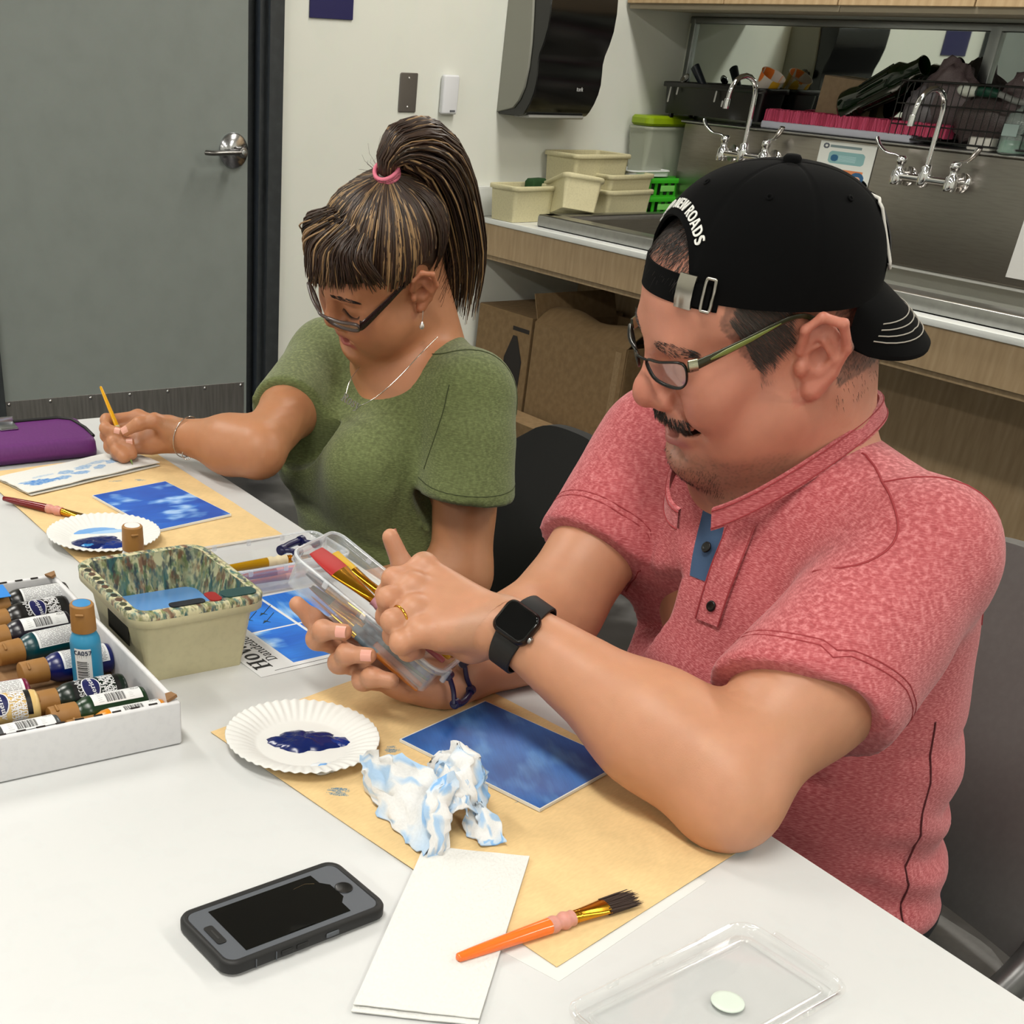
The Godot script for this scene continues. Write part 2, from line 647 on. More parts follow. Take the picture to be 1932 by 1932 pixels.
func door(dl: float, dr: float, dh: float) -> void:
	var frame := noisy(Color(0.17, 0.185, 0.195), .06, .02, 8, Vector3(2, 2, 2), .45)
	var leaf := noisy(Color(0.50, 0.525, 0.51), .025, .012, 9, Vector3(1.2, 1.2, 1.2), .36)
	var steel := noisy(Color(0.52, 0.51, 0.50), .14, .02, 10, Vector3(6, .4, 6), .40, .85)
	var chrome := mat(Color(.72, .72, .73), .18, 1.0)
	var fr := MB.new()
	for s in [[dl, 1.0], [dr, -1.0]]:
		var x: float = s[0]
		var d: float = s[1]
		fr.box(Vector3(x + d * .026, dh / 2, WALL_Z - .005), Vector3(.052, dh, .05), .002)
		fr.box(Vector3(x + d * .058, dh / 2, WALL_Z - .04), Vector3(.03, dh, .06), .002)
		fr.box(Vector3(x + d * .088, dh / 2, WALL_Z - .075), Vector3(.032, dh, .05), .002)
		fr.box(Vector3(x + d * .11, dh / 2, WALL_Z - .1), Vector3(.02, dh, .05), .001)
	fr.box(Vector3((dl + dr) / 2, dh - .028, WALL_Z - .04), Vector3(dr - dl, .056, .12), .002)
	setting("trim_1", fr, frame)
	var lx0 := dl + .048
	var lx1 := dr - .119
	var zf := WALL_Z + .0
	var le := setting("door_1", MB.new().box(Vector3((lx0 + lx1) / 2, 1.07, zf - .0225), Vector3(lx1 - lx0, 2.12, .045), .002), leaf)
	part("kick_plate", MB.new().box(Vector3((lx0 + lx1) / 2 - .002, .14, zf + .0012), Vector3(lx1 - lx0 - .02, .246, .0024), .0008), steel, le)
	var dome := MB.new()
	dome.lathe([Vector2(.006, 0), Vector2(.0055, .0012), Vector2(.003, .0024), Vector2(0, .0028)], 10, Vector3.ZERO, Basis(Vector3.RIGHT, PI / 2))
	var dm := dome.mesh()
	for k in 7:
		same("screw", dm, chrome, le, Transform3D(Basis(), Vector3(lx0 + .02 + k * (lx1 - lx0 - .045) / 6, .252, zf + .0024)))
	var b := Basis(Vector3.RIGHT, PI / 2)
	var c := Vector3(2.042, .992, zf)
	var rose := part("lock_rose", MB.new().lathe([Vector2(.052, 0), Vector2(.052, .004), Vector2(.047, .012), Vector2(.03, .018), Vector2(.018, .021), Vector2(0, .0215)], 40, c, b), chrome, le)
	part("lever", MB.new().lathe([Vector2(.014, .018), Vector2(.013, .058), Vector2(.016, .06), Vector2(.016, .078), Vector2(.013, .08), Vector2(0, .08)], 20, c, b).tube(smooth_path([c + Vector3(.012, 0, .068), c + Vector3(-.03, 0, .07), c + Vector3(-.075, -.001, .07), c + Vector3(-.105, -.002, .066), c + Vector3(-.122, -.002, .05)]), .0125, 10, true, .62), mat(Color(.5, .49, .48), .3, 1.0), rose)
	part("key_cylinder", MB.new().lathe([Vector2(.009, .076), Vector2(.009, .083), Vector2(.008, .084), Vector2(0, .084)], 16, c, b), chrome, rose)

# ---------------------------------------------------------------- shapes used more than once
func tray(mb: MB, L: float, W: float, H: float, taper: float, wall: float, rim_w: float, rim_h: float, r: float, t := Transform3D.IDENTITY, floor_y := -1.0) -> MB:
	# an open tub: L along x, W along z, standing on y = 0
	if floor_y < 0.0: floor_y = wall
	var lv := [[-taper, 0.0], [-taper * rim_h / H if rim_w > 0.0 else 0.0, H - rim_h if rim_w > 0.0 else H]]
	lv.insert(1, [-taper * .96, .002])
	if rim_w > 0.0: lv.append_array([[rim_w, H - rim_h], [rim_w, H - .002], [rim_w - .003, H]])
	lv.append_array([[-wall + .002, H], [-wall, H - .003], [-wall - taper * (1.0 - floor_y / H), floor_y]])
	var rs := []
	for l in lv:
		var a: float = L / 2 + l[0]
		var b: float = W / 2 + l[0]
		var ring := []
		for p in rrect(-a, -b, a, b, clampf(r + l[0], .002, minf(a, b) * .95), 4): ring.append(t * Vector3(p.x, l[1], -p.y))
		rs.append(ring)
	var keep := mb.xf
	mb.rings(rs)
	mb.xf = keep
	return mb
func rim_glass(mb: MB) -> MB: return mb
func turned(at: Vector3, yaw: float, tilt := 0.0, roll := 0.0) -> Transform3D:
	return Transform3D(Basis.from_euler(Vector3(tilt, yaw, roll)), at)
func axis_basis(dir: Vector3, hint := Vector3.UP) -> Basis:      # local y along dir
	var y := dir.normalized()
	var x := hint.cross(y)
	if x.length() < .01: x = Vector3.RIGHT.cross(y)
	x = x.normalized()
	return Basis(x, y, x.cross(y))

# ---------------------------------------------------------------- the wall with the sink
func sink_wall() -> void:
	var oak_tex := ntex(noise(21, .012, 4), [[0, Color(.66, .555, .415)], [.5, Color(.71, .605, .46)], [1, Color(.75, .65, .51)]])
	var oak := mat(Color.WHITE, .5, 0, {"albedo_texture": oak_tex, "uv1_triplanar": true, "uv1_world_triplanar": true, "uv1_scale": Vector3(7, .55, 7)})
	var apron_m := mat(Color(.92, .92, .93), .5, 0, {"albedo_texture": oak_tex, "uv1_triplanar": true, "uv1_world_triplanar": true, "uv1_scale": Vector3(6, .8, 6)})
	var white := mat(Color(.86, .87, .86), .3)
	var steel := noisy(Color(.63, .61, .58), .05, .02, 22, Vector3(1, 12, 1), .3, 1.0)
	var steel2 := noisy(Color(.62, .62, .61), .06, .03, 23, Vector3(2, 2, 2), .33, 1.0)
	var chrome := mat(Color(.86, .86, .87), .07, 1.0)
	var alu := mat(Color(.55, .56, .56), .32, 1.0)
	var ze := -.9
	# upper cabinets, two doors each
	for k in 3:
		var z0 := -4.222 + k * .975
		var t := thing("wall_cabinet", ["pale oak wall cabinet in the corner by the towel dispenser", "pale oak wall cabinet above the tall green bottle", "pale oak wall cabinet above the soap bottle"][k], "cabinet", Vector3(3.79, 1.455, z0 + .487), "wall cabinets over the sink")
		var t0 := Vector3(3.646, 1.462, z0)
		part("carcass", MB.new().box(Vector3(3.80, 1.90, z0 + .487), Vector3(.308, .86, .972), .001).box(Vector3(3.79, 1.455, z0 + .487), Vector3(.3, .018, .972), .001), mat(Color(.62, .58, .50), .6), t)
		for d in 2:
			var zc := z0 + .243 + d * .487
			part("cabinet_door", MB.new().box(Vector3(3.635, 1.892, zc), Vector3(.02, .86, .482), .002), oak, t)
	# mirror in an aluminium frame, two panes
	var mt := thing("wall_mirror", "wide aluminium framed mirror between ledge and cabinets", "mirror", Vector3(3.95, 1.12, -2.6))
	var silver := mat(Color(.80, .83, .81), .02, 1.0)
	var edges := [-4.2, -2.895, -1.3]
	part("frame", MB.new().box(Vector3(3.944, 1.425, -2.75), Vector3(.018, .022, 2.92), .003).box(Vector3(3.944, 1.124, -2.75), Vector3(.018, .022, 2.92), .003).box(Vector3(3.944, 1.275, -4.19), Vector3(.02, .31, .024), .003).box(Vector3(3.944, 1.275, -2.895), Vector3(.02, .31, .04), .003).box(Vector3(3.944, 1.275, -1.3), Vector3(.02, .31, .024), .003), alu, mt)
	for k in 2:
		part("mirror_pane", MB.new().box(Vector3(3.951, 1.275, (edges[k] + edges[k + 1]) / 2), Vector3(.006, .3, edges[k + 1] - edges[k] - .03)), silver, mt)
	# counter, apron, knee panel
	var ct := thing("counter", "white counter with a wooden apron under the stainless sink", "counter", Vector3(3.5, 0, -2.5))
	part("worktop", MB.new().box(Vector3(3.085, .778, (WALL_Z + .004 + ze) / 2), Vector3(.05, .018, ze - WALL_Z - .004), .002).box(Vector3(3.52, .778, -4.09), Vector3(.82, .018, .28), .002).box(Vector3(3.9, .778, (-3.95 + ze) / 2), Vector3(.1, .018, ze + 3.95), .002), white, ct)
	part("side_splash", MB.new().box(Vector3(3.42, .836, WALL_Z + .011), Vector3(.84, .098, .02), .002), white, ct)
	part("apron", MB.new().box(Vector3(3.078, .717, (WALL_Z + .004 + ze) / 2), Vector3(.02, .103, ze - WALL_Z - .004), .0015), apron_m, ct)
	part("knee_panel", MB.new().box(Vector3(3.60, .33, (WALL_Z + ze) / 2), Vector3(.02, .66, ze - WALL_Z - .02), .001), apron_m, ct)
	part("soffit", MB.new().box(Vector3(3.34, .655, (WALL_Z + ze) / 2), Vector3(.5, .018, ze - WALL_Z - .02), .001), apron_m, ct)
	part("toe_panel", MB.new().box(Vector3(3.72, .06, (WALL_Z + ze) / 2), Vector3(.02, .12, ze - WALL_Z - .02)), apron_m, ct)
	# stainless sink: raised rim, basin and tall back with a ledge
	var sk := thing("steel_sink", "long stainless steel trough sink with a tall back ledge", "sink", Vector3(3.5, .787, -2.5))
	var zs := -3.93
	part("rim", MB.new().box(Vector3(3.145, .806, (zs + ze) / 2), Vector3(.075, .04, ze - zs), .006).box(Vector3(3.48, .806, zs + .03), Vector3(.72, .04, .06), .006).box(Vector3(3.48, .806, ze - .03), Vector3(.72, .04, .06), .006), steel2, sk)
	part("basin", MB.new().box(Vector3(3.19, .74, (zs + ze) / 2), Vector3(.012, .14, ze - zs - .06)).box(Vector3(3.5, .675, (zs + ze) / 2), Vector3(.63, .012, ze - zs - .06)).box(Vector3(3.5, .74, zs + .06), Vector3(.63, .14, .012)).box(Vector3(3.5, .74, ze - .06), Vector3(.63, .14, .012)), steel, sk)
	part("back_panel", MB.new().box(Vector3(3.896, .944, (-4.04 + ze) / 2), Vector3(.116, .33, ze + 4.04), .006), steel, sk)
	part("ledge", MB.new().box(Vector3(3.89, 1.112, (-4.05 + ze) / 2), Vector3(.128, .008, ze + 4.05), .003), mat(Color(.74, .74, .73), .3, .9), sk)
	# faucets
	for k in 2:
		faucet(Vector3(3.838, 1.03, [-3.66, -2.885][k]), chrome, ["chrome gooseneck faucet with wing handles by the black wash tub", "chrome gooseneck faucet with wing handles by the wire dish rack"][k])

func faucet(o: Vector3, chrome: Material, label: String) -> void:
	var t := thing("faucet", label, "faucet", o, "gooseneck faucets over the steel sink")
	var b := MB.new()
	var bx := Basis(Vector3.BACK, PI / 2)           # local y towards -x
	b.tube([o + Vector3(-.055, 0, -.105), o + Vector3(-.055, 0, .105)], .012, 14)
	for s in [-1.0, 1.0]:
		b.lathe([Vector2(.027, 0), Vector2(.027, .006), Vector2(.014, .012), Vector2(.013, .05)], 20, o + Vector3(0, 0, s * .1), bx)
		b.lathe([Vector2(.019, -.022), Vector2(.021, -.01), Vector2(.019, .015), Vector2(.012, .02), Vector2(.012, .035), Vector2(.016, .038), Vector2(.016, .05), Vector2(.01, .056), Vector2(0, .057)], 18, o + Vector3(-.055, 0, s * .1))
	b.lathe([Vector2(.015, -.02), Vector2(.02, -.012), Vector2(.02, .016), Vector2(.016, .022), Vector2(.016, .034), Vector2(.011, .04)], 18, o + Vector3(-.055, 0, 0))
	part("valve_body", b, chrome, t)
	var p := [o + Vector3(-.055, .03, 0), o + Vector3(-.055, .09, 0), o + Vector3(-.055, .165, 0)]
	for k in 9:
		var a := PI * k / 8.0
		p.append(o + Vector3(-.055 - .055 + .055 * cos(a), .185 + .052 * sin(a), -.012 * k / 8.0))
	p.append(o + Vector3(-.167, .155, -.014))
	var sp := part("spout", MB.new().tube(p, .0085, 14), chrome, t)
	part("aerator", MB.new().lathe([Vector2(.0105, 0), Vector2(.0105, .028), Vector2(.008, .03)], 16, o + Vector3(-.168, .14, -.014)), chrome, sp)
	for s in [-1.0, 1.0]:
		var h := o + Vector3(-.055, .05, s * .1)
		part("wing_handle", MB.new().tube(smooth_path([h, h + Vector3(-.01, .008, s * .02), h + Vector3(-.02, .012, s * .05), h + Vector3(-.03, .03, s * .075), h + Vector3(-.034, .05, s * .088)], 4), [.006, .006, .006, .006, .0065, .007, .0075, .008, .0085, .009, .0095, .01, .0105, .011, .0115, .0115, .01], 10, true, .5), chrome, t)

# ---------------------------------------------------------------- things on the walls
func wall_things() -> void:
	var z := WALL_Z
	solo("wall_sign", "plain dark navy blue sign on the white wall", "sign", MB.new().box(Vector3(2.394, 1.463, z + .003), Vector3(.162, .2, .006), .001), mat(Color(.075, .065, .30), .5), Vector3(2.394, 1.363, z))
	var plate := thing("cover_plate", "blank stainless wall plate with two screws", "wall plate", Vector3(2.711, 1.168, z))
	part("plate", MB.new().box(Vector3(2.711, 1.168, z + .003), Vector3(.072, .115, .006), .003), mat(Color(.42, .40, .38), .45, .6), plate)
	for s in [-1, 1]:
		part("screw", MB.new().lathe([Vector2(.0042, 0), Vector2(.0038, .0012), Vector2(0, .0018)], 12, Vector3(2.711, 1.168 + s * .042, z + .006), Basis(Vector3.RIGHT, PI / 2)), mat(Color(.8, .8, .8), .25, 1.0), plate)
	var sen := thing("wall_sensor", "small white plastic sensor box on the wall", "sensor", Vector3(2.877, 1.165, z))
	part("case", MB.new().box(Vector3(2.877, 1.166, z + .013), Vector3(.066, .116, .026), .006), mat(Color(.84, .845, .86), .45), sen)
	part("logo", MB.new().box(Vector3(2.887, 1.118, z + .0265), Vector3(.022, .006, .001)), mat(Color(.35, .36, .38), .5), sen)
	part("button", MB.new().box(Vector3(2.911, 1.16, z + .014), Vector3(.003, .006, .005), .001), mat(Color(.5, .5, .5), .5), sen)
	# towel dispenser
	var d := thing("towel_dispenser", "black paper towel dispenser with grey sides on the white wall", "dispenser", Vector3(3.27, 1.105, z))
	var black := mat(Color(.018, .018, .019), .22)
	var prof := [Vector2(0, 1.53)]
	for q in [[.16, 1.53], [.205, 1.51], [.232, 1.47], [.238, 1.42], [.235, 1.37], [.222, 1.33], [.207, 1.30], [.202, 1.275], [.205, 1.245], [.207, 1.215], [.2, 1.185], [.185, 1.155], [.165, 1.13], [.15, 1.118], [.12, 1.112], [0, 1.112]]: prof.append(Vector2(q[0], q[1]))
	var m := MB.new()
	var bas := Basis(Vector3(0, 0, 1), Vector3(1, 0, 0), Vector3(0, 1, 0))      # local x -> z, local y -> x, local z -> y
	m.extrude(prof, 3.105, 3.395, bas, Vector3(0, 0, z), .004, true)
	part("cover", m, black, d)
	var side := []
	for q in [[0, 1.52], [.12, 1.52], [.135, 1.5], [.15, 1.4], [.158, 1.33], [.158, 1.26], [.148, 1.2], [.125, 1.16], [.095, 1.135], [.0, 1.118]]: side.append(Vector2(q[0], q[1]))
	part("side_panel", MB.new().extrude(side, 3.098, 3.402, bas, Vector3(0, 0, z), .003, true), mat(Color(.52, .52, .48), .5), d)
	part("tear_bar", MB.new().box(Vector3(3.25, 1.114, z + .115), Vector3(.25, .012, .09), .004), mat(Color(.62, .62, .6), .4), d)
	part("feed_knob", MB.new().lathe([Vector2(.008, 0), Vector2(.008, .02), Vector2(.016, .022), Vector2(.016, .03), Vector2(0, .032)], 14, Vector3(3.4, 1.275, z + .14), Basis(Vector3.BACK, -PI / 2)), black, d)
	part("maker_mark", MB.new().text("tork", .016, func(p: Vector3) -> Vector3: return Vector3(3.30 + p.x, 1.2 + p.y, z + .2065 + p.z)), mat(Color(.8, .8, .8), .4), d)

# ---------------------------------------------------------------- things round the sink
func cream_tub(L: float, W: float, H: float, t: Transform3D, label: String, m: Material, grp := "cream plastic tubs on the counter") -> Node3D:
	var o := thing("plastic_tub", label, "tub", t.origin, grp, t.basis)
	part("tub", tray(MB.new(), L, W, H, .012, .004, .007, .014, .02), m, o, false)
	return o
func counter_things() -> void:
	var cream := noisy(Color(.80, .77, .62), .07, .03, 31, Vector3(7, 7, 7), .5)
	var smear := noisy(Color(.36, .42, .36), .5, .03, 32, Vector3(12, 12, 12), .5)
	var y := .788
	cream_tub(.2, .15, .115, turned(Vector3(3.155, y, -4.09), .05), "small cream tub with paint stains at the wall end of the counter", cream)
	cream_tub(.24, .15, .11, turned(Vector3(3.30, y + .025, -4.0), 1.25, .12, -.25), "cream tub tipped against the sink rim", cream)
	cream_tub(.24, .17, .105, turned(Vector3(3.56, y, -4.05), .1), "cream tub under another tub beside the green baskets", cream)
	cream_tub(.24, .17, .105, turned(Vector3(3.56, y + .05, -4.06), .14), "cream tub nested in another tub beside the green baskets", cream)
	cream_tub(.26, .19, .13, turned(Vector3(3.46, y + .085, -4.12), .0), "cream tub at the back on top of the others, by the wall", cream)
	var scrap := solo("green_scrubber", "dark green scrubbing pad standing in the stained tub", "sponge", MB.new().box(Vector3(3.24, y + .1, -4.13), Vector3(.09, .06, .05), .01, Basis(Vector3.UP, .3)), noisy(Color(.05, .22, .04), .4, .2, 33, Vector3(20, 20, 20), .9), Vector3(3.24, y + .07, -4.13))
	var green := mat(Color(.16, .62, .05), .4)
	for k in 2:
		var o := thing("green_basket", ["bright green plastic basket under another one", "bright green plastic basket stacked on another one"][k], "basket", Vector3(3.77, y + k * .062, -4.1), "green baskets on the counter")
		var mb := MB.new()
		tray(mb, .25, .16, .02, .0, .004, 0, 0, .015)
		for e in [-1, 1]:
			for i in 7: mb.box(Vector3(-.1 + i * .033, .04, e * .076), Vector3(.014, .05, .004))
			for i in 4: mb.box(Vector3(e * .121, .04, -.05 + i * .033), Vector3(.004, .05, .014))
		part("basket", mb, green, o, false)
		part("rim", tray(MB.new(), .262, .172, .016, .0, .012, 0, 0, .02, Transform3D(Basis(), Vector3(0, .06, 0)), .0155), green, o, false)
		part("name_plate", MB.new().box(Vector3(.02, .042, .083), Vector3(.07, .02, .004), .001), mat(Color(.45, .75, .35), .5), o, false)
	var bx := mat(Color(.78, .79, .80), .6)
	solo("white_carton", "white printed carton beside the green baskets", "box", MB.new().box(Vector3(3.9, y + .065, -4.10), Vector3(.09, .13, .17), .002), bx, Vector3(3.9, y, -4.1))
	solo("white_lid", "flat white plastic lid behind the green baskets", "dish", tray(MB.new(), .2, .16, .02, .0, .003, .004, .006, .03, Transform3D(Basis(), Vector3(3.72, y + .142, -4.12))), mat(Color(.82, .83, .82), .4), Vector3(3.72, y + .142, -4.12))  # a lid lying on its own, shaped as a shallow tray
	var bin := thing("clear_bin", "large clear plastic bin with a lime green lid in the corner", "bin", Vector3(3.83, y + .13, -4.15))
	part("bin", tray(MB.new(), .24, .13, .17, .02, .003, .004, .01, .03, Transform3D(Basis(), Vector3(0, .0, 0))), glass(.42, Color(.75, .77, .7), .2), bin, false)
	part("lid", MB.new().extrude(rrect(-.12, -.06, .12, .06, .03), .172, .205, Basis(), Vector3.ZERO, .008), mat(Color(.52, .62, .03), .35), bin, false)
	# things on the ledge over the sink
	var ly := 1.117
	var blackm := mat(Color(.014, .014, .015), .35)
	var wt := thing("wash_tub", "black plastic wash tub with paint splashes on the sink ledge", "tub", Vector3(3.865, ly, -3.9))
	part("tub", tray(MB.new(), .14, .5, .1, .012, .004, .01, .016, .03, Transform3D(Basis(), Vector3(3.87, ly + .016, -3.9))), blackm, wt)
	for k in 4: part("foot", MB.new().box(Vector3(3.87 + [-.05, .05][k % 2], ly + .009, -3.9 + [-.2, .2][k / 2]), Vector3(.02, .018, .012), .003), blackm, wt)
	var drip := mat(Color(.62, .62, .6), .4)
	for q in [[-4.1, .06, .05], [-4.06, .075, .03], [-3.86, .065, .035], [-3.82, .045, .02]]:
		part("paint_splash", MB.new().box(Vector3(3.793 + .0, ly + .016 + q[1], q[0]), Vector3(.004, q[2], .008), .002, Basis(Vector3.BACK, -.1)), drip, wt)
	# handles sticking out of the tub
	var dk := mat(Color(.09, .12, .15), .4)
	solo("tool_handle", "dark blue tool handle leaning out of the black wash tub", "tool", MB.new().tube([Vector3(3.88, ly + .05, -3.9), Vector3(3.86, ly + .11, -4.0), Vector3(3.85, ly + .165, -4.05)], [.011, .013, .016], 12), dk, Vector3(3.88, ly + .05, -3.9))
	solo("measuring_spoon", "shiny metal spoon sticking out of the black wash tub", "spoon", MB.new().tube([Vector3(3.86, ly + .03, -4.0), Vector3(3.85, ly + .11, -4.08)], .004, 8).lathe([Vector2(.002, -.004), Vector2(.016, 0), Vector2(.018, .006), Vector2(.014, .003), Vector2(0, .0)], 16, Vector3(3.85, ly + .125, -4.09), Basis(Vector3.BACK, .9)), mat(Color(.8, .8, .82), .15, 1.0), Vector3(3.86, ly + .03, -4.0))
	solo("spotted_cup", "white paper cup with orange dots in the black wash tub", "cup", MB.new().lathe([Vector2(.035, 0), Vector2(.045, .09), Vector2(.047, .092), Vector2(.043, .09), Vector2(.033, .004)], 24, Vector3(3.88, ly + .075, -3.73), Basis(Vector3.RIGHT, .5)), dots(), Vector3(3.88, ly + .07, -3.73))
	# long brush with pink bristles
	var br := thing("scrub_brush_strip", "long white strip with dense pink bristles on the sink ledge", "brush", Vector3(3.85, ly, -3.27))
	part("base", MB.new().box(Vector3(3.852, ly + .012, -3.33), Vector3(.05, .022, .64), .004), mat(Color(.68, .69, .74), .4), br)
	var pk := [mat(Color(.78, .25, .40), .6), mat(Color(.70, .20, .34), .6), mat(Color(.83, .32, .47), .6)]
	var rng := RandomNumberGenerator.new()
	rng.seed = 4
	var tuft := MB.new().box(Vector3(0, .0, 0), Vector3(.044, .036, .0052), .0012).mesh()
	for k in 132:
		same("bristle_tuft", tuft, pk[rng.randi() % 3], br, Transform3D(Basis(Vector3.RIGHT, rng.randf_range(-.06, .06)), Vector3(3.852, ly + .040 + rng.randf_range(-.002, .002), -3.64 + k * .0057) - br.position))
	solo("cardboard_block", "plain tan cardboard block behind the pink bristles", "box", MB.new().box(Vector3(3.905, ly + .085, -3.37), Vector3(.05, .15, .19), .002, Basis(Vector3.RIGHT, .06)), noisy(Color(.50, .42, .32), .06, .02, 36, Vector3(4, 4, 4), .8), Vector3(3.905, ly + .01, -3.37))
	# green glass vase lying on its side
	var vd := Vector3(-.02, .42, .9).normalized()
	var vb := axis_basis(vd)
	var vase := thing("glass_vase", "dark green ribbed glass vase lying across the dish rack", "vase", Vector3(3.87, ly + .06, -3.29))
	var vp := [Vector2(.0, .0), Vector2(.044, .002), Vector2(.05, .012), Vector2(.048, .04), Vector2(.04, .075), Vector2(.042, .12), Vector2(.046, .18), Vector2(.046, .22), Vector2(.03, .245), Vector2(.027, .28), Vector2(.03, .3), Vector2(.027, .302), Vector2(.024, .28)]
	part("vase_body", MB.new().lathe(vp, 28, Vector3(3.868, ly + .078, -3.33), vb, false), mat(Color(.015, .085, .01), .05), vase)
	for k in 14:
		var a := TAU * k / 14
		part("rib", MB.new().tube([Vector3(3.868, ly + .078, -3.33) + vb * Vector3(cos(a) * .041, .08, sin(a) * .041), Vector3(3.868, ly + .078, -3.33) + vb * Vector3(cos(a) * .047, .2, sin(a) * .047)], .003, 6), mat(Color(.015, .07, .008), .1), vase)
	rack(ly)
	# soap, eraser, brush, papers
	var sp := thing("soap_bottle", "clear pump bottle of green soap at the end of the ledge", "bottle", Vector3(3.865, ly, -2.665))
	var so := Vector3(3.865, ly, -2.665)
	part("bottle", MB.new().lathe([Vector2(0, 0), Vector2(.043, .0), Vector2(.048, .006), Vector2(.048, .075), Vector2(.042, .1), Vector2(.02, .115), Vector2(.016, .13)], 28, so, Basis(), false), glass(.25, Color(.85, .95, .93), .08), sp)
	part("soap", MB.new().lathe([Vector2(.045, .004), Vector2(.045, .035), Vector2(0, .035)], 24, so), mat(Color(.12, .38, .24), .2), sp)
	part("pump", MB.new().lathe([Vector2(.018, .125), Vector2(.018, .15), Vector2(.008, .152), Vector2(.008, .18)], 18, so).box(so + Vector3(-.02, .185, 0), Vector3(.06, .014, .02), .004), mat(Color(.85, .86, .86), .35), sp)
	part("printed_label", MB.new().box(so + Vector3(-.047, .06, .0), Vector3(.003, .03, .05), .001), mat(Color(.62, .70, .69), .5), sp)
	solo("white_eraser", "white block eraser on the ledge beside the soap", "eraser", MB.new().box(Vector3(3.85, ly + .018, -2.765), Vector3(.035, .034, .085), .004), mat(Color(.84, .83, .80), .6), Vector3(3.85, ly, -2.765))
	var wb := thing("dish_brush", "white and green dish brush lying over the wire rack", "brush", Vector3(3.85, ly + .14, -2.8))
	part("handle", MB.new().tube(smooth_path([Vector3(3.85, ly + .15, -2.8), Vector3(3.85, ly + .143, -2.75), Vector3(3.85, ly + .13, -2.69), Vector3(3.85, ly + .125, -2.6)], 4), .008, 10), mat(Color(.55, .56, .55), .4), wb)
	part("grip", MB.new().tube([Vector3(3.848, ly + .148, -2.845), Vector3(3.849, ly + .151, -2.8), Vector3(3.85, ly + .145, -2.76)], [.012, .016, .01], 12), mat(Color(.02, .25, .18), .4), wb)
	part("brush_head", MB.new().tube(smooth_path([Vector3(3.847, ly + .152, -2.9), Vector3(3.847, ly + .15, -2.87), Vector3(3.848, ly + .15, -2.83)], 4), [.008, .012, .015, .017, .018, .018, .017, .015, .01], 12), mat(Color(.82, .84, .80), .5), wb)
	# notices stuck to the steel back
	paper_notice()
	# cardboard boxes under the counter
	cartons()

func dots() -> Material:
	var im := Image.create(128, 64, false, Image.FORMAT_RGB8)
	im.fill(Color(.78, .74, .70))
	var rng := RandomNumberGenerator.new()
	rng.seed = 12
	for k in 16:
		var c := Vector2(rng.randf_range(6, 122), rng.randf_range(6, 58))
		for y in 64:
			for x in 128:
				if Vector2(x, y).distance_to(c) < 8: im.set_pixel(x, y, Color(.85, .42, .08) if k % 2 else Color(.80, .60, .12))
	return mat(Color.WHITE, .6, 0, {"albedo_texture": ImageTexture.create_from_image(im)})

func rack(ly: float) -> void:
	var wire := mat(Color(.03, .03, .032), .35)
	var t := thing("wire_dish_rack", "black wire dish rack on the sink ledge full of bags", "dish rack", Vector3(3.88, ly, -2.86))
	var x0 := 3.83
	var x1 := 3.935
	var z0 := -3.1
	var z1 := -2.5
	for yy in [ly + .05, ly + .105, ly + .165]:
		part("rail", MB.new().tube([Vector3(x0, yy, z0), Vector3(x1, yy, z0), Vector3(x1, yy, z1), Vector3(x0, yy, z1)], .0022 if yy < ly + .16 else .0035, 6, false, 1.0, Vector3.UP, true), wire, t)
	var up := MB.new().tube([Vector3(0, .012, 0), Vector3(0, .165, 0)], .0016, 6).mesh()
	for k in 25:
		for x in [x0, x1]:
			same("wire", up, wire, t, Transform3D(Basis(), Vector3(x, ly, z0 + k * (z1 - z0) / 24.0) - t.position))
	part("base_rail", MB.new().tube([Vector3(x0, ly + .012, z0), Vector3(x1, ly + .012, z0), Vector3(x1, ly + .012, z1), Vector3(x0, ly + .012, z1)], .003, 6, false, 1.0, Vector3.UP, true), wire, t)
	# crumpled printed bags heaped in it
	var bagm := [noisy(Color(.36, .30, .31), .45, .05, 41, Vector3(16, 16, 16), .45), noisy(Color(.42, .40, .42), .35, .06, 42, Vector3(18, 18, 18), .35), noisy(Color(.30, .25, .25), .5, .05, 43, Vector3(14, 14, 14), .45)]
	var nz := noise(7, 9.0, 3)
	var labs := ["brown patterned bag heaped at the vase end of the dish rack", "pale crumpled bag in the middle of the dish rack", "dark patterned bag at the soap end of the dish rack", "small patterned bag standing up behind the dish brush"]
	var spots := [[Vector3(3.885, ly + .115, -2.96), Vector3(.045, .105, .10), 0], [Vector3(3.875, ly + .085, -3.02), Vector3(.045, .075, .075), 1], [Vector3(3.885, ly + .075, -2.80), Vector3(.045, .065, .13), 2], [Vector3(3.9, ly + .13, -2.72), Vector3(.035, .08, .06), 0]]
	for i in 4:
		var c: Vector3 = spots[i][0]
		var r: Vector3 = spots[i][1]
		var mb := MB.new()
		var rs := []
		for a in 15:
			var th := PI * (a + .02) / 14.04
			var ring := []
			for b in 22:
				var ph := -TAU * b / 22
				var dir := Vector3(sin(th) * cos(ph), -cos(th), sin(th) * sin(ph))
				ring.append(c + dir * r * (1.0 + .35 * nz.get_noise_3dv(dir * .25 + Vector3(i, 0, 0))))
			rs.append(ring)
		mb.rings(rs)
		solo("crumpled_bag", labs[i], "bag", mb, bagm[spots[i][2]], c - Vector3(0, r.y, 0), "bags heaped in the dish rack")

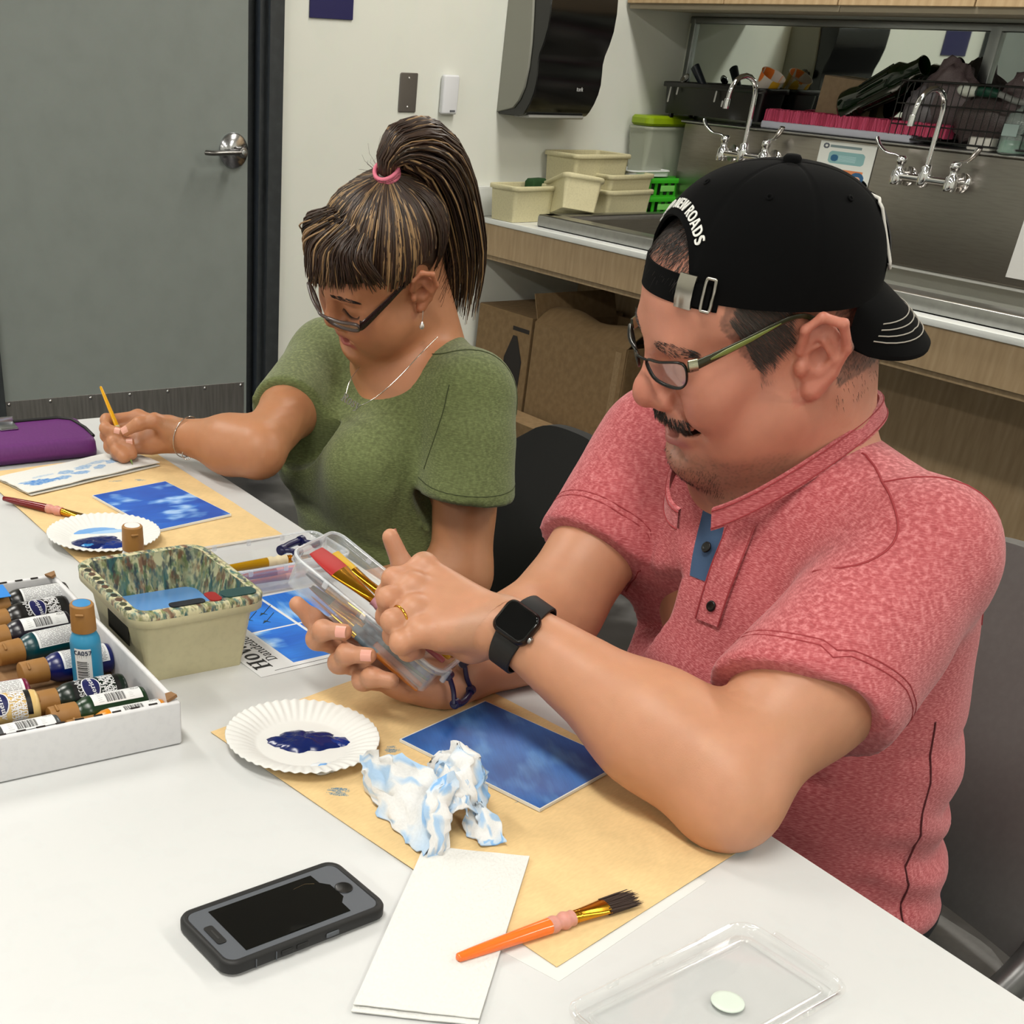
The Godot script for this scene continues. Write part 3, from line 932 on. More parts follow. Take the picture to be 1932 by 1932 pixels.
func paper_notice() -> void:
	var im := Image.create(160, 256, false, Image.FORMAT_RGB8)
	im.fill(Color(.83, .84, .82))
	im.fill_rect(Rect2i(30, 10, 90, 8), Color(.45, .52, .53))
	for y in range(0, 256):
		for x in range(0, 160):
			var p := Vector2(x, y)
			var q := Vector2(absf(x - 82) - 40, absf(y - 48) - 8)
			if Vector2(maxf(q.x, 0), maxf(q.y, 0)).length() < 12: im.set_pixel(x, y, Color(.50, .66, .67))
			if p.distance_to(Vector2(48, 50)) < 11: im.set_pixel(x, y, Color(.16, .36, .50))
			if absf(x - 76) < 62 and absf(y - 110) < 26: im.set_pixel(x, y, Color(.80, .48, .30))
			if p.distance_to(Vector2(124, 108)) < 20: im.set_pixel(x, y, Color(.16, .34, .50))
			if p.distance_to(Vector2(124, 112)) < 11: im.set_pixel(x, y, Color(.80, .62, .52))
			if p.distance_to(Vector2(18, 14)) < 9 and p.distance_to(Vector2(18, 14)) > 4: im.set_pixel(x, y, Color(.32, .34, .38))
	for k in 5: im.fill_rect(Rect2i(60, 42 + k * 4, 50, 1), Color(.75, .85, .86))
	for k in 12: im.fill_rect(Rect2i(16, 150 + k * 8, 120 - (k * 37) % 30, 2), Color(.55, .56, .57))
	var m := mat(Color.WHITE, .6, 0, {"albedo_texture": ImageTexture.create_from_image(im)})
	var f := func(c: Vector3, w: float, h: float) -> MB:
		var mb := MB.new()
		mb.grid(1, 1, func(u: float, v: float) -> Vector3: return c + Vector3(-.0016, h * (.5 - v), w * (u - .5)), true)
		mb.grid(1, 1, func(u: float, v: float) -> Vector3: return c + Vector3(0, h * (.5 - v), w * (u - .5)))
		return mb
	solo("washing_notice", "white printed notice with blue and orange panels on the steel sink back", "notice", f.call(Vector3(3.8365, .985, -3.25), .235, .23), m, Vector3(3.8365, .87, -3.25))
	solo("laminated_sheet", "white laminated sheet on the steel sink back under the soap", "notice", f.call(Vector3(3.8365, .90, -2.43), .22, .19), mat(Color(.80, .80, .79), .25), Vector3(3.8365, .805, -2.43))

func cartons() -> void:
	var card := noisy(Color(.50, .40, .27), .08, .02, 51, Vector3(3, 3, 3), .85)
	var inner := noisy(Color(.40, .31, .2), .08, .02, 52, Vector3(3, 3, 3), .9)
	var ink := mat(Color(.12, .10, .09), .8)
	var t := thing("cardboard_box", "open cardboard box with a bent flap under the counter", "box", Vector3(3.3, 0, -3.55))
	var x0 := 3.1
	var z0 := -3.85
	var z1 := -3.34
	var h := .485
	part("side_wall", MB.new().box(Vector3(x0, h / 2, (z0 + z1) / 2), Vector3(.006, h, z1 - z0), .001), card, t)
	part("side_wall", MB.new().box(Vector3(x0 + .4, h / 2, (z0 + z1) / 2), Vector3(.006, h, z1 - z0), .001), card, t)
	part("side_wall", MB.new().box(Vector3(x0 + .2, h / 2, z0), Vector3(.394, h, .006), .001), card, t)
	part("side_wall", MB.new().box(Vector3(x0 + .2, h / 2, z1), Vector3(.394, h, .006), .001), card, t)
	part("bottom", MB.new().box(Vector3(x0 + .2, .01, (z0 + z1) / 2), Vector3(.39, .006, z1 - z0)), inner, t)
	part("flap", MB.new().grid(12, 4, func(u: float, v: float) -> Vector3: return Vector3(x0 + .12 * v, h + .045 * sin(v * 2.2) + .012 * sin(u * 9.0) * v, lerpf(z0, z1, u)), false).grid(12, 4, func(u: float, v: float) -> Vector3: return Vector3(x0 + .12 * v, h - .004 + .045 * sin(v * 2.2) + .012 * sin(u * 9.0) * v, lerpf(z0, z1, u)), true), card, t)
	part("flap", MB.new().box(Vector3(x0 + .2, h + .04, z0 - .02), Vector3(.38, .1, .005), .001, Basis(Vector3.RIGHT, -.4)), card, t)
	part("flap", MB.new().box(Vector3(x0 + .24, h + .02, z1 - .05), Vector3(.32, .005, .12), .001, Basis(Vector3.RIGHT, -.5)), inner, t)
	part("tape_fold", MB.new().box(Vector3(x0 - .003, .27, z1 - .035), Vector3(.004, .4, .03), .001), noisy(Color(.55, .45, .32), .1, .03, 54, Vector3(4, 4, 4), .6), t)
	var b := thing("cardboard_box", "closed cardboard box with a dark printed figure under the counter", "box", Vector3(3.3, 0, -4.03))
	part("carton", MB.new().box(Vector3(3.32, .245, -4.04), Vector3(.44, .49, .34), .003), card, b)
	part("printed_figure", MB.new().extrude([Vector2(-.05, -.1), Vector2(.05, -.1), Vector2(.055, .0), Vector2(.03, .05), Vector2(.012, .085), Vector2(-.012, .085), Vector2(-.03, .05), Vector2(-.055, .0)], 0, .0012, Basis(Vector3(0, 0, -1), Vector3(-1, 0, 0), Vector3(0, 1, 0)), Vector3(3.099, .33, -3.96)), ink, b)
	part("printed_words", MB.new().box(Vector3(3.0995, .44, -3.93), Vector3(.0012, .014, .10)), ink, b)
	var c := thing("cardboard_box", "flattened cardboard box leaning on the floor below the open box", "box", Vector3(3.05, 0, -3.5))
	part("carton", MB.new().box(Vector3(3.03, .085, -3.55), Vector3(.09, .17, .62), .003, Basis(Vector3.BACK, .1)), card, c)

# ---------------------------------------------------------------- the table and the flat things on it
func img_mat(im: Image, rough := .7, o := {}) -> StandardMaterial3D:
	var m := mat(Color.WHITE, rough, 0, o)
	m.albedo_texture = ImageTexture.create_from_image(im)
	m.texture_repeat = false
	return m
func slab(mb: MB, A: Vector3, U: Vector3, V: Vector3, th: float, wave := 0.0, seed_ := 1, n := 1) -> MB:
	# a sheet with thickness: corner A, edges U and V; uv 0..1 over the top
	var nz := noise(seed_, 3.0, 2)
	var up := Vector3.UP
	var f := func(u: float, v: float) -> Vector3: return A + U * u + V * v + up * (th + wave * (nz.get_noise_2d(u, v) * .5 + .5))
	var flip := U.cross(V).y < 0
	mb.grid(n, n, f, flip)
	mb.grid(n, n, func(u: float, v: float) -> Vector3: return A + U * u + V * v + up * maxf(0.0, wave * (nz.get_noise_2d(u, v) * .5 + .5)), not flip)
	var q := [[0, 0], [1, 0], [1, 1], [0, 1]]
	for k in 4:
		for s in n:
			var a := Vector2(q[k][0], q[k][1]).lerp(Vector2(q[(k + 1) % 4][0], q[(k + 1) % 4][1]), float(s) / n)
			var b := Vector2(q[k][0], q[k][1]).lerp(Vector2(q[(k + 1) % 4][0], q[(k + 1) % 4][1]), float(s + 1) / n)
			var pa: Vector3 = f.call(a.x, a.y)
			var pb: Vector3 = f.call(b.x, b.y)
			var z := [mb.vert(pa - up * th), mb.vert(pb - up * th), mb.vert(pb), mb.vert(pa)]
			if flip: mb.quad(z[3], z[2], z[1], z[0])
			else: mb.quad(z[0], z[1], z[2], z[3])
	return mb
func table() -> void:
	var white := noisy(Color(.79, .795, .795), .01, .02, 61, Vector3(2, 2, 2), .34)
	var t := thing("work_table", "long white laminate work table", "table", Vector3(.25, 0, -1.0))
	part("table_top", MB.new().box(Vector3(.267, TOP - .0125, -.93), Vector3(1.134, .025, 2.462), .002), white, t)
	part("under_frame", MB.new().box(Vector3(.267, TOP - .045, -.93), Vector3(.95, .04, 2.2), .003), mat(Color(.3, .3, .31), .4, .6), t)
	for x in [-.18, .72]:
		for z in [-1.95, .1]:
			part("leg", MB.new().tube([Vector3(x, 0, z), Vector3(x, TOP - .04, z)], .022, 14), mat(Color(.45, .45, .46), .35, .8), t)

func kraft_image(seed_: int, marks: Array) -> Image:
	var im := Image.create(384, 576, false, Image.FORMAT_RGB8)
	var n1 := noise(seed_, .012, 4)
	var n2 := noise(seed_ + 1, .16, 2)
	var base := Color(.855, .735, .53)
	for y in 576:
		for x in 384:
			var k := 1.0 + .035 * n1.get_noise_2d(x * 1.6, y * 1.6) + .03 * n2.get_noise_2d(x * .4, y * 1.6)
			im.set_pixel(x, y, Color(base.r * k, base.g * k, base.b * k))
	var rng := RandomNumberGenerator.new()
	rng.seed = seed_
	for m in marks:       # dry brush marks: [u, v, length, width, angle, strands]
		for s in int(m[5]):
			var off: float = rng.randf_range(-.5, .5) * m[3] * 576
			var l0: float = rng.randf_range(-.5, -.1) * m[2] * 576
			var l1: float = rng.randf_range(.0, .5) * m[2] * 576
			var d := Vector2.from_angle(m[4])
			for q in int(l1 - l0):
				var p: Vector2 = Vector2(m[0] * 384, m[1] * 576) + d * (l0 + q) + d.orthogonal() * off
				if rng.randf() < .75 and p.x > 1 and p.y > 1 and p.x < 382 and p.y < 574:
					im.set_pixelv(Vector2i(p), im.get_pixelv(Vector2i(p)).lerp(Color(.30, .45, .58), .75))
	return im
func sky_image(seed_: int, w: int, h: int, deep: Color, light: Color, cloud: Color, amt: float, dir: float) -> Image:
	var im := Image.create(w, h, false, Image.FORMAT_RGB8)
	var a := noise(seed_, .0028, 3)
	var b := noise(seed_ + 5, .03, 3)
	for y in h:
		for x in w:
			var p := Vector2(x, y).rotated(dir)
			var k := clampf(.5 + .7 * a.get_noise_2d(p.x, p.y * 2.2), 0, 1)
			var c := deep.lerp(light, k)
			var s := clampf((a.get_noise_2d(p.x * 1.4 + 300, p.y * 2.6) - .08) * 2.2 + .18 * b.get_noise_2d(p.x * .5, p.y * 3.0), 0, 1) * amt
			c = c.lerp(cloud, s)
			var g := 1.0 + .05 * b.get_noise_2d(p.x * .35, p.y * 4.0)
			im.set_pixel(x, y, Color(c.r * g, c.g * g, c.b * g))
	return im
func towel_image(stains: bool) -> Image:
	var w := 640
	var h := 256
	var im := Image.create(w, h, false, Image.FORMAT_RGB8)
	var n := noise(71, .09, 3)
	var e := noise(72, .02, 4)
	for y in h:
		for x in w:
			var k := .83 + .012 * n.get_noise_2d(x, y)
			var c := Color(k, k, k * .985)
			if stains:
				for s in [[110, 170, 78, 34, .85, -.15], [205, 178, 42, 26, .6, .2], [60, 140, 46, 14, .5, 0], [255, 120, 40, 24, .5, 0], [300, 165, 44, 22, .6, -.3], [345, 108, 44, 26, .45, 0], [400, 150, 34, 20, .5, .3], [430, 88, 50, 24, .35, 0], [490, 118, 42, 26, .5, .2], [520, 90, 30, 22, .3, 0], [150, 110, 60, 12, .25, 0]]:
					var q := (Vector2(x, y) - Vector2(s[0], s[1])).rotated(s[5]) / Vector2(s[2], s[3])
					var r := q.length() + .35 * e.get_noise_2d(x * 1.5, y * 1.5)
					if r < 1.0:
						var f: float = s[4] * clampf((1.0 - r) * 6.0, 0, 1) * (.75 + .5 * e.get_noise_2d(x * 3 + 90, y * 3))
						c = c.lerp(Color(.16, .42, .74), clampf(f, 0, 1))
			im.set_pixel(x, y, c)
	return im
func v3(x: float, z: float, h := 0.0) -> Vector3: return Vector3(x, TOP + h, z)

func flat_things() -> void:
	# kraft paper place mats
	var k1 := img_mat(kraft_image(81, [[.10, .36, .05, .03, .8, 26], [.42, .30, .04, .03, .5, 18], [.36, .46, .035, .012, -.4, 16], [.55, .62, .06, .01, .25, 9], [.80, .52, .05, .012, .6, 9]]), .8)
	solo("kraft_paper", "brown kraft paper sheet under the crumpled towel and orange brush", "paper", slab(MB.new(), v3(.453, -.991, .0004), Vector3(.297, 0, -.069), Vector3(.080, 0, .457), .0005, .0012, 3, 14), k1, v3(.64, -.8), "kraft paper sheets on the table")
	var k2 := img_mat(kraft_image(83, [[.72, .30, .05, .02, .6, 14], [.6, .27, .05, .012, .3, 9]]), .8)
	solo("kraft_paper", "brown kraft paper sheet under the red brush and the folded stained towel", "paper", slab(MB.new(), v3(.484, -1.905, .0004), Vector3(.297, 0, -.017), Vector3(.012, 0, .445), .0005, .002, 4, 14), k2, v3(.64, -1.7), "kraft paper sheets on the table")
	solo("parchment_corner", "white paper under the corner of the kraft sheet by the orange brush", "paper", slab(MB.new(), v3(.49, -.62), Vector3(.2, 0, -.05), Vector3(.034, 0, .10), .0003), mat(Color(.83, .83, .82), .7), v3(.58, -.6))
	# canvas boards
	var c1 := img_mat(sky_image(91, 384, 512, Color(.09, .27, .54), Color(.20, .42, .70), Color(.42, .60, .80), .5, .9), .5)
	var cw := mat(Color(.85, .85, .83), .8)
	var t := thing("canvas_board", "canvas board painted plain deep blue by the man's elbow", "painting", v3(.695, -.825), "blue painted canvas boards")
	part("board", slab(MB.new(), v3(.615, -.892, .002), Vector3(.130, 0, -.035), Vector3(.046, 0, .170), .0032), cw, t)
	part("paint_layer", slab(MB.new(), v3(.6165, -.8905, .0052), Vector3(.1275, 0, -.0343), Vector3(.0452, 0, .167), .0004), c1, t)
	var c2 := img_mat(sky_image(95, 384, 512, Color(.06, .28, .64), Color(.11, .38, .76), Color(.66, .78, .92), .9, -.2), .45)
	t = thing("canvas_board", "canvas board painted blue with white clouds by the stained towel", "painting", v3(.68, -1.65), "blue painted canvas boards")
	part("board", slab(MB.new(), v3(.603, -1.73, .0026), Vector3(.128, 0, -.025), Vector3(.027, 0, .178), .0032), cw, t)
	part("paint_layer", slab(MB.new(), v3(.6045, -1.7285, .0058), Vector3(.1255, 0, -.0245), Vector3(.0264, 0, .175), .0004), c2, t)
	# paper towels folded in strips
	var relief := ntex(noise(73, .10, 2), [], 256, 2.5)
	var tm := img_mat(towel_image(true), .95)
	t = thing("folded_towel", "folded white paper towel blotted with blue paint", "paper towel", v3(.62, -1.84))
	part("towel_layer", slab(MB.new(), v3(.501, -1.856, .002), Vector3(.236, 0, -.073), Vector3(.021, 0, .088), .0012, .002, 5, 10), mat(Color(.84, .84, .82), .95), t)
	part("towel_layer", slab(MB.new(), v3(.498, -1.858, .0055), Vector3(.240, 0, -.073), Vector3(.021, 0, .088), .0012, .003, 6, 10), tm, t)
	var plain := img_mat(towel_image(false), .95, {"heightmap_enabled": false})
	plain.normal_enabled = true
	plain.normal_texture = relief
	plain.normal_scale = .5
	plain.texture_repeat = true
	t = thing("folded_towel", "clean folded white paper towel strip beside the phone", "paper towel", v3(.49, -.61))
	part("towel_layer", slab(MB.new(), v3(.530, -.717, .0012), Vector3(-.166, 0, .158), Vector3(.074, 0, .054), .0008, .001, 7, 10), plain, t)
	part("towel_layer", slab(MB.new(), v3(.531, -.718, .003), Vector3(-.163, 0, .155), Vector3(.074, 0, .054), .0008, .0014, 8, 10), plain, t)
	crumple()
	printed_sheet()
	plates()
	phone()
	purple_case()

func crumple() -> void:
	# a towel twisted into a loose knot: swept folds with a dye of blue
	var im := Image.create(256, 256, false, Image.FORMAT_RGB8)
	var n := noise(75, .008, 2)
	var n2 := noise(76, .12, 2)
	for y in 256:
		for x in 256:
			var k := .85 + .025 * n2.get_noise_2d(x, y)
			var s := clampf(n.get_noise_2d(x * 1.2, y * 1.2) * 1.6 - .15, 0, .5)
			if x > 150: s = clampf(s + .35 * clampf((x - 170) / 60.0, 0, 1), 0, .8)
			im.set_pixel(x, y, Color(k, k, k).lerp(Color(.40, .62, .85), s))
	var m := img_mat(im, .95)
	m.cull_mode = BaseMaterial3D.CULL_DISABLED
	var t := thing("crumpled_towel", "crumpled white paper towel smeared with pale blue paint", "paper towel", v3(.565, -.75))
	var nz := noise(77, 6.0, 2)
	var leaf := func(rows: Array, seed_: float, w: float) -> MB:     # rows: control lines across the sheet
		var mb := MB.new()
		var L := []
		for r in rows: L.append(smooth_path(r, 7))
		var nn: int = L[0].size() - 1
		var mm := (L.size() - 1) * 7
		var f := func(u: float, v: float) -> Vector3:
			var a := u * nn
			var i := int(minf(a, nn - 1))
			var col := []
			for l in L: col.append(l[i].lerp(l[i + 1], a - i))
			var b := v * (col.size() - 1)
			var j := int(minf(b, col.size() - 2))
			var p: Vector3 = col[j].cubic_interpolate(col[j + 1], col[maxi(j - 1, 0)], col[mini(j + 2, col.size() - 1)], b - j)
			var q := p * 14.0 + Vector3(seed_, 0, 0)
			p += Vector3(nz.get_noise_3dv(q * .6), nz.get_noise_3dv(q * .6 + Vector3(9, 9, 9)), nz.get_noise_3dv(q * .6 + Vector3(5, 1, 7))) * w
			p.y = maxf(p.y, TOP + .0035)
			return p
		mb.grid(nn, mm, f)
		mb.grid(nn, mm, func(u: float, v: float) -> Vector3: return f.call(u, v) + Vector3(0, -.0007, 0), true)
		return mb
	part("towel_wing", leaf.call([[v3(.541, -.845, .030), v3(.545, -.80, .052), v3(.563, -.766, .05), v3(.573, -.737, .034)], [v3(.536, -.836, .02), v3(.534, -.79, .026), v3(.550, -.752, .034), v3(.560, -.73, .03)], [v3(.534, -.830, .006), v3(.523, -.776, .004), v3(.522, -.735, .004), v3(.522, -.703, .004)]], 1.0, .006), m, t)
	part("towel_fold", leaf.call([[v3(.573, -.79, .004), v3(.585, -.80, .030), v3(.60, -.79, .052), v3(.613, -.77, .050), v3(.62, -.752, .025)], [v3(.556, -.765, .006), v3(.575, -.77, .044), v3(.592, -.765, .064), v3(.606, -.752, .052), v3(.612, -.738, .02)], [v3(.548, -.742, .004), v3(.565, -.745, .040), v3(.580, -.742, .052), v3(.594, -.735, .04), v3(.602, -.725, .01)], [v3(.545, -.722, .004), v3(.556, -.722, .022), v3(.572, -.722, .03), v3(.585, -.72, .02), v3(.592, -.716, .004)]], 2.0, .009), m, t)
	part("towel_fold", leaf.call([[v3(.523, -.70, .004), v3(.53, -.715, .028), v3(.537, -.73, .045), v3(.55, -.745, .05)], [v3(.535, -.697, .004), v3(.542, -.71, .030), v3(.552, -.725, .046), v3(.565, -.742, .055)], [v3(.546, -.70, .004), v3(.554, -.712, .022), v3(.565, -.728, .04), v3(.578, -.742, .052)]], 3.0, .006), m, t)
	part("towel_fold", leaf.call([[v3(.59, -.738, .03), v3(.60, -.72, .022), v3(.603, -.703, .014), v3(.598, -.69, .006)], [v3(.584, -.73, .022), v3(.588, -.716, .012), v3(.588, -.70, .006), v3(.585, -.692, .004)], [v3(.576, -.728, .010), v3(.576, -.716, .005), v3(.577, -.705, .004), v3(.578, -.697, .004)]], 4.0, .004), m, t)
	part("towel_fold", leaf.call([[v3(.565, -.762, .03), v3(.572, -.765, .048), v3(.58, -.75, .058), v3(.585, -.74, .05)], [v3(.56, -.745, .02), v3(.568, -.745, .04), v3(.576, -.735, .046), v3(.58, -.728, .035)], [v3(.556, -.73, .012), v3(.562, -.727, .028), v3(.57, -.72, .03), v3(.575, -.716, .02)]], 5.0, .006), m, t)

func printed_sheet() -> void:
	var O := v3(.557, -1.084, .0003)
	var U := Vector3(.2785, 0, -.018)       # down the page
	var V := Vector3(-.014, 0, -.2155)      # along a line of print
	var t := thing("printed_sheet", "printed sheet with four blue sky photos and the title How", "paper", v3(.68, -1.19))
	part("sheet", slab(MB.new(), O, U, V, .0004), mat(Color(.83, .835, .84), .6), t)
	var k := 0
	var ims := []
	for s in 4: ims.append(img_mat(sky_image(101 + s * 7, 160, 160, Color(.05, .33, .72), Color(.16, .50, .86), Color(.84, .90, .95), .95, .6 * s), .5))
	for i in 2:
		for j in 2:
			var u0: float = [.185, .415][i]
			var w0: float = [.075, .505][j]
			part("sky_photo", slab(MB.new(), O + U * u0 + V * w0 + Vector3.UP * .0004, U * (.215 if i == 0 else .3), V * .415, .0001), ims[k], t)
			k += 1
	var stalk := mat(Color(.10, .17, .12), .6)
	for q in [[.24, .66, .05], [.30, .60, .04], [.27, .78, .05], [.33, .70, .05]]:
		var p: Vector3 = O + U * q[0] + V * q[1] + Vector3.UP * .0007
		var mb := MB.new().tube([p, p + Vector3(.02, 0, -.02)], .0005, 5)
		for a in 7: mb.tube([p, p + Vector3(-.008 + .002 * a, 0, -.004 + .003 * absf(a - 3)) * .9], [.0008, .0002], 4)
		part("dandelion_seed", mb, stalk, t)
	var ink := mat(Color(.03, .03, .03), .6)
	var un := U.normalized()
	var vn := V.normalized()
	part("title_words", MB.new().text("How", .030, func(p: Vector3) -> Vector3: return O + U * .055 + V * .235 + vn * p.x - un * p.y + Vector3.UP * (.0007 + p.z * .2), .0004, "Droid Serif", true), ink, t)
	part("subtitle_words", MB.new().text("Dandelion", .0165, func(p: Vector3) -> Vector3: return O + U * .125 + V * .335 + vn * p.x - un * p.y + Vector3.UP * (.0007 + p.z * .2), .0004, "Droid Serif"), ink, t)
	part("rule_line", slab(MB.new(), O + U * .08 + V * .035 + Vector3.UP * .0004, U * .8, V * .004, .0001), ink, t)

func plates() -> void:
	var m := mat(Color(.845, .845, .835), .65)
	var blue := mat(Color(.018, .10, .34), .22)
	var blue2 := mat(Color(.03, .16, .46), .25)
	var pale := mat(Color(.42, .62, .84), .5)
	var whitep := mat(Color(.86, .88, .90), .3)
	for i in 2:
		var c: Vector3 = [v3(.5235, -.928, .0022), v3(.554, -1.552, .0032)][i]
		var t := thing("paper_plate", ["fluted white paper plate with a thick pool of dark blue paint", "fluted white paper plate with smeared blue paint by the red brush"][i], "plate", c, "fluted paper plates")
		var rs := []
		var R := .0765
		var prof := [[.0, .0012], [.044, .0012], [.048, .0022], [.056, .0062], [.064, .0092], [.072, .0112], [.0758, .0118], [R, .0110], [.0755, .0104], [.064, .0080], [.056, .005], [.048, .001], [.044, .0002], [0, .0002]]
		for k in prof.size():
			var ring := []
			for s in 288:
				var a := TAU * s / 288
				var f := clampf((prof[k][0] - .05) / .012, 0, 1)
				var w := cos(a * 48) * .00085 * f
				ring.append(c + Vector3(cos(a) * prof[k][0], prof[k][1] + w, sin(a) * prof[k][0]))
			rs.append(ring)
		part("plate", MB.new().rings(rs, true, false, false), m, t)
		var blob := func(cx: float, cz: float, rx: float, rz: float, h: float, sd: int, rot := 0.0) -> MB:
			var nz := noise(sd, 1.0, 3)
			var rr := []
			for k in 9:
				var q := 1.0 - k / 8.0
				var ring := []
				for s in 56:
					var a := -TAU * s / 56
					var e := 1.0 + .24 * nz.get_noise_2d(cos(a) * 1.3, sin(a) * 1.3)
					var p := Vector2(cos(a) * rx, sin(a) * rz).rotated(rot) * e * q
					var hh: float = h * sqrt(maxf(0.0, 1.0 - q * q)) * (1.0 + .5 * nz.get_noise_2d(p.x * 60 + 9, p.y * 60))
					ring.append(c + Vector3(cx + p.x, .0013 + maxf(hh, .0001 if k > 0 else 0.0), cz + p.y))
				rr.append(ring)
			return MB.new().rings(rr, true, false, true)
		if i == 0:
			part("blue_paint", blob.call(.004, -.002, .036, .021, .0055, 5, .35), blue, t)
			part("blue_paint", blob.call(.03, .012, .016, .010, .004, 6, .2), blue2, t)
			part("white_paint", blob.call(-.006, .052, .014, .012, .002, 8), whitep, t)
			part("pale_paint", blob.call(-.005, .05, .007, .004, .0027, 9), pale, t)
		else:
			part("blue_paint", blob.call(-.02, .012, .038, .022, .004, 12, -.2), blue, t)
			part("blue_paint", blob.call(.002, .028, .024, .014, .003, 13, .2), blue2, t)
			part("pale_paint", blob.call(-.03, .022, .012, .007, .0042, 14), mat(Color(.15, .48, .72), .3), t)
			part("pale_paint", blob.call(-.006, -.036, .036, .010, .0008, 15, .1), pale, t)
			part("pale_paint", blob.call(.016, -.024, .030, .007, .0006, 16, .15), mat(Color(.62, .75, .88), .5), t)

func phone() -> void:
	var c := v3(.371, -.678)
	var dx := Vector3(.1475, 0, -.0138).normalized()
	var b := Basis(dx, Vector3.UP, dx.cross(Vector3.UP))
	var t := thing("mobile_phone", "mobile phone in a thick black and grey rugged case", "phone", c, "", b)
	var rub := mat(Color(.022, .022, .024), .55)
	var grey := mat(Color(.30, .315, .34), .5)
	var L := .076
	var W := .0395
	# rubber case: rounded shell with a lip
	var rs := []
	for l in [[-.0035, .0], [0.0, .003], [.0, .0105], [-.0012, .0128], [-.0036, .0135], [-.0048, .0128], [-.0055, .0118]]:
		var ring := []
		for p in rrect(-L - l[0] * 1.0, -W - l[0], L + l[0], W + l[0], .0125 + l[0] * .6, 6): ring.append(Vector3(clampf(p.x, -L - l[0], L + l[0]), l[1], -p.y))
		rs.append(ring)
	var case_mb := MB.new()
	for r in rs:
		for k in r.size(): pass
	case_mb.rings(rs)
	part("rubber_case", case_mb, rub, t, false)
	# grey inner frame with cut-outs: drawn as a plate round the screen
	var y0 := .0118
	var y1 := .0127
	var inner := rrect(-L + .0055, -W + .0055, L - .0055, W - .0055, .0085, 5)
	part("grey_frame", MB.new().extrude(inner, y0 - .001, y1 - .0004, Basis(), Vector3.ZERO, .0003), grey, t, false)
	var scr := mat(Color(.008, .008, .009), .06)
	var sp := [Vector2(-.052, -.0285), Vector2(.045, -.0285), Vector2(.0455, -.016), Vector2(.0515, -.0095), Vector2(.0515, .0095), Vector2(.0455, .016), Vector2(.045, .0285), Vector2(-.052, .0285)]
	part("screen", MB.new().extrude(sp, y0, y1 - .0001), scr, t, false)
	part("home_button", MB.new().lathe([Vector2(.0074, y0), Vector2(.0074, y1 + .0004), Vector2(.0066, y1 + .0005), Vector2(.006, y1), Vector2(0, y1 - .0001)], 28, Vector3(.0585, 0, 0)), mat(Color(.02, .02, .02), .3), t, false)
	part("earpiece", MB.new().extrude(rrect(-.0665, -.012, -.0585, .012, .0022, 3), y0, y1 + .0003), mat(Color(.03, .03, .032), .5), t, false)
	part("earpiece_slot", MB.new().box(Vector3(-.0625, y1 + .0003, 0), Vector3(.0016, .0006, .012), .0002), mat(Color(.12, .12, .12), .6), t, false)
	for k in 3: part("side_button", MB.new().box(Vector3([-.022, -.008, .02][k], .0068, W + .0004), Vector3([.011, .011, .012][k], .0045, .0018), .0008), [rub, rub, grey][k], t, false)
	for k in 2: part("side_groove", MB.new().box(Vector3(-.05 + .018 * k, .0065, W + .0002), Vector3(.0008, .008, .0012), .0002), grey, t, false)
	part("film_scratch", MB.new().tube([Vector3(.022, y1 + .0001, -.019), Vector3(.034, y1 + .0001, -.0205), Vector3(.041, y1 + .0001, -.017)], .00018, 4), mat(Color(.35, .28, .18), .4), t, false)
	part("film_chip", MB.new().extrude([Vector2(-.012, .0275), Vector2(-.008, .022), Vector2(-.002, .0215), Vector2(.006, .0262), Vector2(.012, .0255), Vector2(.012, .0275)], y1 - .0001, y1 + .0001), mat(Color(.035, .035, .036), .15), t, false)

func purple_case() -> void:
	var m := noisy(Color(.36, .11, .40), .05, .05, 111, Vector3(6, 6, 6), .55)
	var t := thing("purple_case", "purple zip case with a silver clasp", "pencil case", v3(.55, -1.97))
	var x0 := .35
	var x1 := .688
	var rs := []
	for k in 9:
		var x := lerpf(x0, x1, [0, .01, .03, .5, .94, .97, .985, .995, 1.0][k])
		var s: float = [.7, .9, 1, 1, 1, .985, .95, .9, .8][k]
		var ring := []
		for q in [[-1.93, .002], [-1.926, .012], [-1.93, .026], [-1.94, .031], [-2.02, .041], [-2.032, .038], [-2.036, .02], [-2.03, .002]]:
			ring.append(Vector3(x, TOP + .001 + q[1] * s, lerpf(-1.98, q[0], s)))
		ring.reverse()
		rs.append(ring)
	part("case_body", MB.new().rings(rs), m, t)
	var zp := []
	for k in 12: zp.append(Vector3(lerpf(x0 + .02, x1 - .035, k / 11.0), TOP + .043, -2.021))
	zp.append_array([Vector3(x1 - .014, TOP + .041, -2.01), Vector3(x1 - .004, TOP + .036, -1.975), Vector3(x1 - .001, TOP + .03, -1.945)])
	part("zipper", MB.new().tube(zp, .0028, 8), mat(Color(.03, .025, .035), .6), t)
	part("clasp", MB.new().box(Vector3(.563, TOP + .0415, -2.004), Vector3(.03, .004, .03), .0012, Basis(Vector3.RIGHT, .12)).box(Vector3(.563, TOP + .046, -2.02), Vector3(.03, .012, .005), .001), mat(Color(.72, .73, .75), .2, 1.0), t)

